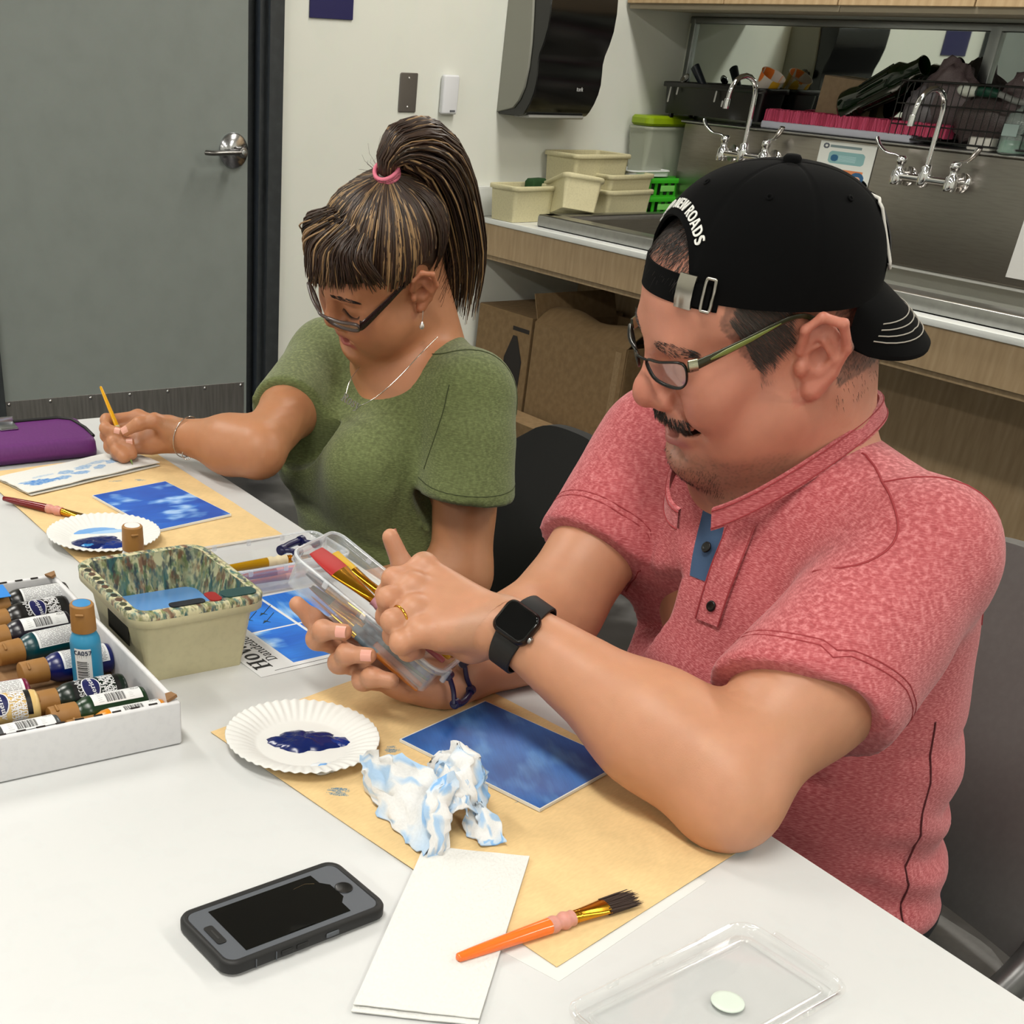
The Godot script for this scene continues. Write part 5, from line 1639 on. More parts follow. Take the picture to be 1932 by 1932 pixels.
const MAN_HEAD := Vector3(.955, 1.121, -.86)
func man_head_xf() -> Transform3D:
	return Transform3D(Basis.from_euler(Vector3(deg_to_rad(24), deg_to_rad(-112), deg_to_rad(-12)), EULER_ORDER_YXZ).scaled_local(Vector3.ONE * 1.03), MAN_HEAD)
func head_field(f: Field, hx: Transform3D, s: float, male: bool) -> void:
	f.xf = hx
	f.sc = s
	f.ell(Vector3(0, .038, -.008), Vector3(.076, .080, .094), .02)
	f.ell(Vector3(0, .050, .040), Vector3(.064, .052, .056), .03)
	f.ell(Vector3(0, -.020, .030), Vector3(.065, .080, .060), .03)
	f.cap(Vector3(-.030, .026, .084), Vector3(.030, .026, .084), .0135, .0135, .022)
	for x in [-1.0, 1.0]:
		f.ell(Vector3(x * .046, -.014, .062), Vector3(.026, .024, .024), .022)
		f.ell(Vector3(x * .043, -.034, .066), Vector3(.024, .023, .022), .018)
		f.cap(Vector3(x * .012, -.098, .062), Vector3(x * .052, -.055, .012), .026, .026, .03)
		f.ell(Vector3(x * .046, -.072, .034), Vector3(.024, .032, .034), .03)
	f.ell(Vector3(0, -.048, .080), Vector3(.035, .020, .0215), .02)
	f.ell(Vector3(0, -.101, .068), Vector3(.028, .023, .024), .025)
	f.ell(Vector3(0, -.108, .026), Vector3(.044, .028, .044), .03)
	for x in [-1.0, 1.0]:      # eye sockets and lids
		f.ell(Vector3(x * .033, .010, .101), Vector3(.019, .010, .012), .016, 1)
		f.ell(Vector3(x * .033, .007, .078), Vector3(.017, .013, .0135), .006)
	# nose
	f.cap(Vector3(0, .014, .094), Vector3(0, -.012, .1065 if male else .103), .0085, .0108, .014)
	f.ell(Vector3(0, -.021, .1075 if male else .105), Vector3(.0152, .0142, .0150) if male else Vector3(.0130, .0122, .0130), .010)
	for x in [-1.0, 1.0]:
		f.ell(Vector3(x * .0138, -.0275, .0965), Vector3(.0098, .0105, .0130), .006)
		f.ell(Vector3(x * .0075, -.0375, .1015), Vector3(.0042, .004, .005), .004, 1)
		f.cap(Vector3(x * .0255, -.026, .0915), Vector3(x * .0435, -.056, .078), .0030, .0028, .010, 1)
	# lips and the open smile
	f.cap(Vector3(-.024, -.0485, .0830), Vector3(0, -.0525, .0945), .0056, .0062, .008)
	f.cap(Vector3(.024, -.0485, .0830), Vector3(0, -.0525, .0945), .0056, .0062, .008)
	f.cap(Vector3(-.023, -.0700, .0805), Vector3(0, -.0795, .0885), .0066, .0078, .008)
	f.cap(Vector3(.023, -.0700, .0805), Vector3(0, -.0795, .0885), .0066, .0078, .008)
	for x in [-1.0, 0.0, 1.0]:
		f.ell(Vector3(x * .022, -.0652 + .0072 * absf(x), .092 - .010 * absf(x)), Vector3(.0165, .0092 - .0030 * absf(x), .020), .002, 1)
	f.ell(Vector3(0, -.0885, .094), Vector3(.020, .005, .006), .010, 1)
	# ears
	for x in [-1.0, 1.0]:
		f.ell(Vector3(x * .0815, -.002, -.016), Vector3(.0060, .029, .018), .005, 0, Basis(Vector3.UP, x * -.40))
		var h := [Vector3(.0775, .006, .000), Vector3(.083, .026, -.003), Vector3(.0890, .034, -.015), Vector3(.0945, .024, -.030), Vector3(.0935, .000, -.034), Vector3(.087, -.021, -.023), Vector3(.0805, -.033, -.009)]
		f.ell(Vector3(x * .0920, -.0015, -.0125), Vector3(.0135, .0165, .0125), .003, 1, Basis(Vector3.UP, x * -.40))
		f.ell(Vector3(x * .0940, .020, -.0185), Vector3(.0075, .0085, .0100), .004, 1, Basis(Vector3.UP, x * -.40))
		for i in 6: f.cap(h[i] * Vector3(x, 1, 1), h[i + 1] * Vector3(x, 1, 1), .0040, .0040 if i < 5 else .0074, .003)
		f.cap(Vector3(x * .0865, .012, -.0165), Vector3(x * .0885, -.008, -.0245), .0028, .0030, .003)
		f.cap(Vector3(x * .0885, -.008, -.0245), Vector3(x * .0830, -.019, -.014), .0030, .0028, .003)
		f.cap(Vector3(x * .0775, .004, -.004), Vector3(x * .0835, .007, -.014), .0024, .0018, .003)
		f.ell(Vector3(x * .0790, -.0095, .0005), Vector3(.0050, .0065, .0042), .003)
	f.xf = Transform3D.IDENTITY
	f.sc = 1.0

func man() -> void:
	var t := thing("person", "man in a pink henley shirt and backwards black cap, reaching into a clear box", "person", Vector3(1.08, 0, -.82))
	var hx := man_head_xf()
	var f := Field.new()
	head_field(f, hx, 1.03, true)
	# neck, torso under the shirt, arms
	var nb := Vector3(1.035, .965, -.852)
	f.cap(hx * Vector3(0, -.045, -.025), nb, .066, .074, .04)
	f.cap(hx * Vector3(0, -.02, -.055), nb + Vector3(.03, .0, 0), .045, .055, .04)
	f.ell(Vector3(1.07, .85, -.835), Vector3(.11, .15, .17), .05)
	f.ell(Vector3(1.09, .66, -.81), Vector3(.13, .16, .16), .05)
	var shl := Vector3(1.03, .940, -.676)
	var shr := Vector3(1.03, .950, -1.03)
	f.cap(shl + Vector3(0, -.01, -.02), shr + Vector3(0, -.01, .02), .05, .05, .05)
	var ell := Vector3(.792, .790, -.632)
	var wrl := Vector3(.7081, .8631, -.8530)
	f.cap(shl, ell, .060, .050, .03)
	f.ell(shl.lerp(ell, .55) + Vector3(.0, -.012, .0), Vector3(.06, .058, .056), .04)
	f.cap(ell, ell.lerp(wrl, .35), .046, .049, .03)
	f.cap(ell.lerp(wrl, .35), wrl, .049, .0285, .03)
	f.ell(ell.lerp(wrl, .26) + Vector3(.006, -.004, .006), Vector3(.046, .046, .05), .03)
	f.ell(ell + Vector3(-.012, -.016, .022), Vector3(.034, .032, .034), .03)
	var elr := Vector3(.872, .800, -.985)
	var bx := Transform3D(held_box_basis(), BOX_AT)
	var wrr := bx * Vector3(.098, -.050, -.026)
	f.cap(shr, elr, .058, .048, .03)
	f.cap(elr, elr.lerp(wrr, .35), .046, .046, .03)
	f.cap(elr.lerp(wrr, .35), wrr, .046, .028, .03)
	# left hand dipping into the box
	var L := [[Vector3(.6736, .8911, -.9608), Vector3(.6388, .8840, -.9617), Vector3(.6374, .8644, -.9708), Vector3(.6476, .8465, -.9804)], [Vector3(.6501, .8806, -.9421), Vector3(.6199, .8748, -.9402), Vector3(.6257, .8518, -.9493), Vector3(.6403, .8352, -.9601)], [Vector3(.6362, .8681, -.9175), Vector3(.6109, .8623, -.9160), Vector3(.6188, .8431, -.9235), Vector3(.6364, .8299, -.9353)], [Vector3(.6313, .8539, -.8946), Vector3(.6109, .8472, -.8976), Vector3(.6253, .8336, -.9055), Vector3(.6456, .8231, -.9187)]]
	hand(f, wrl, ell, L, [Vector3(.6843, .8388, -.8832), Vector3(.6761, .8293, -.9198), Vector3(.6688, .8290, -.9524), Vector3(.6631, .8375, -.9699)], .0098, Vector3.UP)
	for q in L: f.ell(q[0] + Vector3(-.002, .004, .002), Vector3(.0118, .0108, .0118), .008)
	# right hand under the box, fingers curled up round its near side
	var Rl := [[[.012, -.060, -.014], [-.026, -.055, .020], [-.046, -.047, .044], [-.064, -.038, .056]], [[.026, -.064, .000], [-.028, -.056, .055], [-.024, -.036, .0665], [-.004, -.022, .0665]], [[.042, -.064, .012], [.006, -.058, .060], [.010, -.039, .0690], [.030, -.025, .0665]], [[.058, -.060, .020], [.036, -.058, .056], [.044, -.043, .0655], [.062, -.034, .062]]]
	var Rw := []
	for q in Rl:
		var w := []
		for p in q: w.append(bx * Vector3(p[0], p[1], p[2]))
		Rw.append(w)
	var Rt := []
	for p in [[.068, -.056, -.042], [.028, -.034, -.064], [-.020, .006, -.0665], [-.047, .024, -.0645]]: Rt.append(bx * Vector3(p[0], p[1], p[2]))
	hand(f, wrr, elr, Rw, Rt, .0098, Vector3.UP)
	# colours: skin, redder cheeks and ears, lips, shaved jaw, knuckles
	var ih := hx.affine_inverse()
	var nz := noise(211, 60.0, 2)
	var nz2 := noise(212, 12.0, 3)
	var nz3 := noise(213, 420.0, 1)
	var base := lin(Color(.735, .525, .405))
	var face := lin(Color(.735, .495, .405))
	var red := lin(Color(.72, .41, .35))
	var lip := lin(Color(.62, .36, .34))
	var stub := lin(Color(.42, .32, .27))
	var tint := func(p: Vector3) -> Color:
		var q := ih * p
		var c := base
		var inh := clampf((q.y + .19) / .05, 0, 1) * clampf((.3 - q.length()) / .1, 0, 1)
		if inh > 0.0:
			c = c.lerp(face, inh)
			var ch := exp(-((absf(q.x) - .045) ** 2 / .0006 + (q.y + .03) ** 2 / .0012 + (q.z - .06) ** 2 / .003))
			c = c.lerp(red, ch * .4)
			if absf(q.x) > .076 and q.z < .01 and q.y > -.045: c = c.lerp(red, .45)
			c = c.lerp(red, .5 * exp(-(q - Vector3(0, -.02, .115)).length_squared() / .0004))
			if q.z > .07 and absf(q.x) < .031:
				var up := exp(-((q.y + .056 + .0) / .0045) ** 2)
				var lo := exp(-((q.y + .078 - .14 * absf(q.x)) / .0055) ** 2)
				c = c.lerp(lip, clampf(maxf(lo, up * .6) * clampf((.031 - absf(q.x)) / .006, 0, 1), 0, 1))
			if (q - Vector3(0, -.064, .080)).length() < .034 and absf(q.y + .0652 - .32 * absf(q.x)) < .0078 and q.z < .0895: c = lin(Color(.22, .09, .08))
			var jaw := clampf((-.078 - q.y - .25 * maxf(0.0, .03 - q.z)) / .012, 0, 1) * clampf((q.z + .0) / .02, 0, 1) * clampf((q.y + .165) / .03, 0, 1)
			jaw = maxf(jaw, .8 * clampf((.008 - absf(q.y + .046)) / .006, 0, 1) * clampf((q.z - .075) / .01, 0, 1))
			c = c.lerp(stub, clampf(jaw * (.34 + .5 * maxf(0.0, nz3.get_noise_3dv(q))), 0, .8))
			# cropped hair under the cap edge and on the nape
			var edge := .040 + .36 * q.z
			var hair := 0.0
			if q.z < .062 - .5 * absf(q.y - .05) and q.y > .002 + .5 * maxf(0.0, .028 - q.z) and absf(q.x) > .05 and q.z > .008: hair = .85
			if q.z < -.035 and q.y > -.070 + .3 * absf(q.x): hair = clampf((q.y + .075) / .02, 0, 1)
			if q.z > .03 and q.y > .102 and absf(q.x) < .06: hair = 1.0
			c = c.lerp(lin(Color(.20, .165, .15)), hair * (.62 + .3 * nz3.get_noise_3dv(q * .7)))
		var k := 1.0 + .05 * nz2.get_noise_3dv(p) + .05 * nz.get_noise_3dv(p)
		return Color(c.r * k, c.g * k * (1.0 + .02 * nz2.get_noise_3dv(p * 1.7)), c.b * k)
	var mb := MB.new()
	var hb := AABB(Vector3(.80, .945, -1.0), Vector3(.30, .34, .28))
	var lb := AABB(Vector3(.575, .790, -1.02), Vector3(.135, .125, .165))
	var rb := AABB(Vector3(.535, .742, -1.105), Vector3(.19, .175, .20))
	var eb := AABB(hx * Vector3(.083, .0, -.014) - Vector3(.034, .046, .030), Vector3(.068, .092, .060))
	f.bake(mb, eb.position, eb.end, .0017, tint)
	f.bake(mb, hb.position, hb.end, .0027, tint, [eb.grow(-.006)])
	f.bake(mb, lb.position, lb.end, .0026, tint)
	f.bake(mb, rb.position, rb.end, .0026, tint, [lb.grow(-.0065)])
	f.bake(mb, Vector3(.60, .742, -1.15), Vector3(1.25, 1.03, -.53), .0065, tint, [hb.grow(-.016), lb.grow(-.014), rb.grow(-.014)])
	var sm := skin_mat()
	var body := part("body", mb, sm, t)
	var nm := mat(Color(.86, .62, .56), .3)
	nail(Rw[1][3], Rw[1][2], bx.basis * Vector3(.1, .5, 1), .0085, nm, body)
	nail(Rw[2][3], Rw[2][2], bx.basis * Vector3(.1, .5, 1), .0085, nm, body)
	nail(Rt[3], Rt[2], bx.basis * Vector3(-.2, .2, -1), .0092, nm, body)
	var teeth := MB.new()
	for k in 8:
		var x := -.0168 + k * .0048
		teeth.box(hx * Vector3(x, -.0612 + absf(x) * .18, .0908 - x * x * 24.0), Vector3(.0047, .0100 - absf(x) * .14, .004) * 1.03, .0014, hx.basis.orthonormalized() * Basis(Vector3.UP, x * 26.0))
	part("teeth", teeth, mat(Color(.86, .84, .76), .25), t)
	man_shirt(t, shl, ell, shr, elr, nb)
	man_trousers(t)
	man_hair(t, f, hx)
	man_cap(hx)
	man_glasses(hx)
	watch_and_ring(wrl, ell, L)

func knit(c: Color, c2: Color, sd: int, sc: Vector3) -> StandardMaterial3D:
	# heathered jersey: short pale streaks along the thread
	var m := mat(Color.WHITE, .9, 0, {"rim_enabled": true, "rim": .35, "rim_tint": .7})
	m.albedo_texture = ntex(noise(sd, .035, 5), [[0.0, c.darkened(.10)], [.36, c], [.55, c.lerp(c2, .4)], [.8, c2], [1, c2.lightened(.06)]])
	m.uv1_triplanar = true
	m.uv1_scale = sc
	m.normal_enabled = true
	m.normal_texture = ntex(noise(sd + 1, .2, 2), [], 256, 2.0)
	m.normal_scale = .4
	return m
func man_shirt(t: Node3D, shl: Vector3, ell: Vector3, shr: Vector3, elr: Vector3, nb: Vector3) -> void:
	var f := Field.new()
	f.ell(Vector3(1.072, .850, -.835), Vector3(.140, .165, .200), .05)
	f.ell(Vector3(1.075, .690, -.800), Vector3(.170, .170, .195), .08)
	f.ell(Vector3(1.10, .555, -.785), Vector3(.165, .120, .200), .06)
	f.cap(shl + Vector3(.015, -.02, -.03), shr + Vector3(.015, -.02, .03), .066, .066, .04)
	f.cap(nb + Vector3(.015, -.015, 0), shl + Vector3(.005, .006, -.01), .076, .062, .03)
	f.cap(nb + Vector3(.015, -.015, 0), shr + Vector3(.005, .006, .01), .076, .060, .03)
	var sl := shl.lerp(ell, .62)
	var sr := shr.lerp(elr, .64)
	var dl := (ell - shl).normalized()
	var dr := (elr - shr).normalized()
	f.cap(shl, sl + dl * .02, .070, .077, .03)
	f.cap(sl - dl * .09 + Vector3(.015, -.02, .0), sl + dl * .02 + Vector3(.012, -.018, .01), .066, .066, .03)
	f.cap(shr, sr + dr * .02, .072, .068, .04)
	# openings: hem, sleeves, neck
	f.half(Vector3(1.1, .520, -.8), Vector3(0, 1, 0), .006)
	var cl := Vector3(-.643, -.616, .338).normalized()
	var pc := Vector3(.880, .853, -.613)
	f.push(4, pc, cl, .16, 0, .004, 1)
	f.push(4, sr, dr, .13, 0, .004, 1)
	f.cap(pc + cl * .045, pc + cl * .13, .062, .066, .004, 1)
	f.cap(sr + dr * .04, sr + dr * .12, .054, .056, .004, 1)
	f.ell(Vector3(1.0, 1.052, -.856), Vector3(.118, .088, .080), .008, 1, Basis(Vector3.BACK, .45))
	f.cap(Vector3(.925, .965, -.85), Vector3(.885, .885, -.845), .030, .006, .012, 1)      # open placket
	# folds: pulled from the armpits and bunched at the waist
	var nz := noise(221, 5.0, 2)
	var folds := [[Vector3(.93, .90, -.70), Vector3(1.02, .80, -.64), .010], [Vector3(.95, .86, -.69), Vector3(1.05, .74, -.63), .008], [Vector3(.92, .93, -.96), Vector3(.97, .80, -.98), .010], [Vector3(.945, .95, -.93), Vector3(.945, .80, -.93), .008], [Vector3(1.0, .70, -.61), Vector3(1.2, .66, -.63), .009], [Vector3(.98, .62, -.61), Vector3(1.2, .59, -.63), .010], [Vector3(1.0, .565, -.60), Vector3(1.2, .555, -.62), .008], [Vector3(1.03, .76, -.62), Vector3(1.22, .75, -.66), .008], [Vector3(1.06, 1.0, -.73), Vector3(1.0, .96, -.67), .006], [Vector3(.93, .86, -.62), Vector3(.98, .91, -.60), .005]]
	f.extra = func(p: Vector3) -> float:
		var d := .0022 * nz.get_noise_3dv(p * Vector3(1, 2.2, 1))
		d += .0035 * sin(p.y * 95.0 + 3.0 * nz.get_noise_3dv(p * .6) + p.x * 20.0) * clampf((.80 - p.y) / .15, 0, 1) * clampf((p.x - .98) / .1, 0, 1)
		for q in folds:
			var ba: Vector3 = q[1] - q[0]
			var h := clampf((p - q[0]).dot(ba) / ba.length_squared(), 0, 1)
			var e: float = (p - q[0] - ba * h).length() / q[2]
			if e < 3.0: d += .0055 * exp(-e * e) * sin(PI * clampf(h * .9 + .08, 0, 1))
		return d
	f.slack = .012
	var mb := MB.new()
	f.bake(mb, Vector3(.78, .505, -1.14), Vector3(1.30, 1.10, -.53), .0062)
	var fab := knit(Color(.64, .26, .28), Color(.83, .52, .53), 225, Vector3(8, 44, 8))
	var sh := part("shirt", mb, fab, t, true, "heathered pink henley shirt")
	# stitched seams lying on the cloth
	var seam := mat(Color(.58, .20, .22), .9)
	var all := PackedInt32Array(range(f.T.size()))
	var line := func(pts: Array, r: float, called: String, m: Material) -> void:
		var out := []
		for p in smooth_path(pts, 7): out.append(f.onto(p, all, 3))
		part(called, MB.new().tube(out, r, 6), m, sh)
	line.call([Vector3(1.00, 1.015, -.72), Vector3(.975, .975, -.665), Vector3(.945, .91, -.665), Vector3(.95, .84, -.69)], .0012, "armhole_seam", seam)
	line.call([Vector3(1.00, 1.015, -.72), Vector3(1.06, 1.005, -.66), Vector3(1.12, .96, -.62), Vector3(1.145, .88, -.63)], .0011, "armhole_seam", seam)
	line.call([nb + Vector3(.0, .03, .085), Vector3(1.02, 1.02, -.745), Vector3(1.00, 1.015, -.72)], .0012, "shoulder_seam", seam)
	line.call([Vector3(1.06, .80, -.60), Vector3(1.07, .70, -.59), Vector3(1.075, .60, -.58), Vector3(1.08, .545, -.58)], .0012, "side_seam", mat(Color(.32, .10, .12), .9))
	for o in [.028, .034]:
		var ring := []
		var u := cl.cross(Vector3.UP).normalized()
		var w := cl.cross(u)
		for k in 28:
			var a := TAU * k / 28
			ring.append(f.onto(pc - cl * o + (u * cos(a) + w * sin(a)) * .084, all, 3))
		part("hem_stitch", MB.new().tube(ring, .0008, 5, false, 1, Vector3.UP, true), seam, sh)
		ring = []
		u = dr.cross(Vector3.UP).normalized()
		w = dr.cross(u)
		for k in 28:
			var a := TAU * k / 28
			ring.append(f.onto(sr - dr * o + (u * cos(a) + w * sin(a)) * .07, all, 3))
		part("hem_stitch", MB.new().tube(ring, .0008, 5, false, 1, Vector3.UP, true), seam, sh)
	collar_and_placket(sh, f, all, nb, fab, seam)

func collar_and_placket(sh: Node3D, f: Field, all: PackedInt32Array, nb: Vector3, fab: Material, seam: Material) -> void:
	# collar band: a ring of cloth standing round the neck, open at the throat
	var c := Vector3(1.008, 1.0, -.856)
	var F := Vector3(-.104, -.050, .0)
	var S := Vector3(0, .003, .0745)
	var up := Vector3(-.40, .90, 0).normalized()
	var prof := func(a: float, s: float, off: float) -> Vector3:      # a: 0 at the throat, PI at the nape
		var o := 1.0 + off / .085 + .05 * (1.0 - s)
		return c + (F * cos(a) + S * sin(a)) * o + Vector3.UP * .024 * sin(a) * sin(a) + up * (s - .8) * .021
	var a0 := .42
	var a1 := TAU - .02
	var mb := MB.new()
	mb.grid(60, 4, func(u: float, v: float) -> Vector3: return prof.call(lerpf(a0, a1, u), v, .0))
	mb.grid(60, 4, func(u: float, v: float) -> Vector3: return prof.call(lerpf(a0, a1, u), v, .0026), true)
	mb.grid(60, 1, func(u: float, v: float) -> Vector3: return prof.call(lerpf(a0, a1, u), 1.0, lerpf(0, .0026, v)))
	part("collar", mb, fab, sh)
	for s in [.12, .9]:
		var l := []
		for k in 50: l.append(prof.call(lerpf(a0, a1, k / 49.0), s, .0030))
		part("collar_stitch", MB.new().tube(l, .0007, 5), seam, sh)
	# placket: pink flap over a blue inner strip, with dark buttons
	var d := (Vector3(-.088, -.155, .0)).normalized()
	var A := f.onto(Vector3(.905, .955, -.835), all, 4)
	var B := f.onto(Vector3(.905, .850, -.815), all, 4)
	var side := Vector3(.12, .05, 1).normalized()
	var strip := func(w0: float, w1: float, lift: float, h0: float, h1: float, open: float) -> MB:
		var m2 := MB.new()
		var g := func(u: float, v: float) -> Vector3:
			var h := lerpf(h0, h1, v)
			var p := A.lerp(B, h) + side * (lerpf(w0, w1, u) + open * (1.0 - h))
			p = f.onto(p, all, 3)
			return p + f.grad(p, all) * (lift + .004 * (1.0 - h) * open * 30.0)
		m2.grid(6, 12, g)
		m2.grid(6, 12, func(u: float, v: float) -> Vector3: return g.call(u, v) - f.grad(g.call(u, v), all) * .0016, true)
		return m2
	var denim := noisy(Color(.22, .32, .45), .12, .12, 231, Vector3(30, 30, 30), .85)
	part("inner_placket", strip.call(-.030, .004, .0015, -.18, .62, -.012), denim, sh)
	part("placket_flap", strip.call(-.014, .018, .0032, -.05, 1.0, .014), fab, sh)
	for e in [-.013, .017]:
		var l := []
		for k in 12:
			var h := lerpf(-.03, 1.0, k / 11.0)
			var p: Vector3 = f.onto(A.lerp(B, h) + side * (e + .014 * (1.0 - h)), all, 3)
			l.append(p + f.grad(p, all) * .0042)
		part("placket_stitch", MB.new().tube(l, .0009, 5), seam, sh)
	var bt := mat(Color(.03, .027, .028), .25)
	for q in [[.82, .003, .0], [.30, -.022, -.01], [-.06, -.020, -.012]]:
		var p: Vector3 = f.onto(A.lerp(B, q[0]) + side * (q[1] + .014 * (1.0 - q[0]) + q[2] * .5), all, 3)
		var n := f.grad(p, all)
		part("button", MB.new().lathe([Vector2(.0052, 0), Vector2(.0056, .0012), Vector2(.005, .0024), Vector2(.0035, .0018), Vector2(0, .0018)], 20, p + n * .0038, axis_basis(n)), bt, sh)

func man_trousers(t: Node3D) -> void:
	var f := Field.new()
	f.ell(Vector3(1.12, .53, -.785), Vector3(.155, .075, .195), .05)
	for s in [-1.0, 1.0]:
		var hip := Vector3(1.10, .53, -.785 + s * .09)
		var kn := Vector3(.66, .53, -.785 + s * .13)
		f.cap(hip, kn, .085, .062, .05)
		f.cap(kn, Vector3(.70, .09, -.785 + s * .14), .06, .045, .03)
	f.half(Vector3(.7, .06, -.8), Vector3.UP, .004)
	var mb := MB.new()
	f.bake(mb, Vector3(.55, .04, -1.06), Vector3(1.32, .64, -.52), .012)
	part("trousers", mb, noisy(Color(.05, .055, .085), .25, .15, 241, Vector3(20, 20, 20), .9), t)
	for s in [-1.0, 1.0]:
		part("shoe", shoe(Vector3(.66, 0, -.785 + s * .14)), mat(Color(.06, .06, .065), .6), t)
func shoe(o: Vector3) -> MB:
	var f := Field.new()
	f.flat(o + Vector3(.05, .045, 0), o + Vector3(-.16, .032, 0), .045, .042, Vector3.UP, .8, .02)
	f.cap(o + Vector3(.045, .06, 0), o + Vector3(.04, .1, 0), .046, .046, .03)
	f.half(o + Vector3(0, .002, 0), Vector3.UP, .003)
	var mb := MB.new()
	f.bake(mb, o + Vector3(-.22, -.01, -.08), o + Vector3(.12, .14, .08), .009)
	return mb

func strand(mb: MB, a: Vector3, d: Vector3, l: float, r: float, droop: Vector3, rng: RandomNumberGenerator, seg := 3, sides := 4) -> void:
	var pts := []
	var rad := []
	for k in seg + 1:
		var s := float(k) / seg
		pts.append(a + d * (l * s) + droop * (s * s * l))
		rad.append(r * (1.0 - .85 * s))
	mb.tube(pts, rad, sides, false)
func man_hair(t: Node3D, f: Field, hx: Transform3D) -> void:
	var rng := RandomNumberGenerator.new()
	rng.seed = 77
	var list := f.near(hx.origin, .2)
	var b := hx.basis.orthonormalized()
	var hairm := mat(Color.WHITE, .5, 0, {"vertex_color_use_as_albedo": true})
	var dark := lin(Color(.10, .075, .065))
	var grey := lin(Color(.42, .38, .35))
	var put := func(mb: MB, q: Vector3, dir: Vector3, l: float, r: float, droop: Vector3, lift: float, greyness: float) -> void:
		var w := hx * q
		var near := f.pick(w, list, .014)
		if near.is_empty(): near = list
		var p: Vector3 = f.onto(w, near, 2)
		var n := f.grad(p, near)
		var d: Vector3 = b * dir
		d = (d - n * d.dot(n)).normalized() + n * lift
		mb.cur = dark.lerp(grey, clampf(greyness + rng.randf_range(-.3, .3), 0, 1) * .8)
		strand(mb, p - n * .0006, d.normalized(), l, r, b * droop, rng)
	# sides, sideburn and nape
	var mb := MB.new()
	for s in [1.0, -1.0]:
		for k in (3000 if s > 0 else 60):
			var z := rng.randf_range(.007, .060)
			var y := rng.randf_range(-.004, .075)
			if z > .060 - .45 * absf(y - .055) or y < .004 + .55 * maxf(0.0, .028 - z) - .28 * maxf(0.0, z - .028): continue
			put.call(mb, Vector3(s * .078, y, z), Vector3(0, -.75, -.55), rng.randf_range(.009, .015), .00023, Vector3(0, -.1, 0), .2, .55)
		for k in (160 if s > 0 else 0):
			put.call(mb, Vector3(s * .076, rng.randf_range(-.012, .02), rng.randf_range(.020, .034)), Vector3(0, -1, -.1), .009, .00022, Vector3.ZERO, .12, .75)
	for k in 1300:
		var a := rng.randf_range(-1.45, 1.45)
		var y := rng.randf_range(-.072, .02)
		if y < -.045 and rng.randf() < .5: continue
		put.call(mb, Vector3(sin(a) * .082, y, -.02 - cos(a) * .085), Vector3(0, -1, .1), rng.randf_range(.003, .006), .00019, Vector3.ZERO, .3, .25)
	part("cropped_hair", mb, hairm, t).set_meta("kind", "stuff")
	# fringe in the opening of the cap
	mb = MB.new()
	for k in 950:
		var x := rng.randf_range(-.055, .055)
		var q := Vector3(x, rng.randf_range(.094, .140), rng.randf_range(.045, .09) - x * x * 4.0)
		put.call(mb, q, Vector3(x * 8.0 + rng.randf_range(-.5, .5), rng.randf_range(-.2, .5), 1.0), rng.randf_range(.010, .020), .00030, Vector3(0, -.3, -.1), .42, .2)
	part("fringe", mb, hairm, t).set_meta("kind", "stuff")
	# moustache
	mb = MB.new()
	for k in 700:
		var x := rng.randf_range(-.038, .038)
		var y := -.0400 + rng.randf_range(-.008, .003) - .15 * absf(x)
		put.call(mb, Vector3(x, y, .101 - x * x * 9.0), Vector3(x * 22.0 + rng.randf_range(-.25, .25), -1, .1), rng.randf_range(.005, .0075), .00034, Vector3(0, -.1, -.15), .40, .10)
	part("moustache", mb, hairm, t).set_meta("kind", "stuff")
	# eyebrows
	mb = MB.new()
	for s in [1.0, -1.0]:
		for k in 260:
			var u := rng.randf()
			var q := Vector3(s * lerpf(.012, .049, u), .0285 + .007 * sin(u * 2.4) - .006 * u + rng.randf_range(-.0035, .0035), .1 - .02 * u)
			put.call(mb, q, Vector3(s * 1.0, .55 - 1.0 * u, -.3), rng.randf_range(.006, .010), .0003, Vector3.ZERO, .2, .12)
	part("eyebrows", mb, hairm, t).set_meta("kind", "stuff")
	# stubble on the chin
	mb = MB.new()
	for k in 620:
		var a := rng.randf_range(-1.2, 1.2)
		var q := Vector3(sin(a) * .045, rng.randf_range(-.136, -.098), .048 + cos(a) * .042)
		put.call(mb, q, Vector3(0, -1, .4), rng.randf_range(.0025, .006), .00024, Vector3.ZERO, .5, .35)
	part("stubble", mb, hairm, t).set_meta("kind", "stuff")

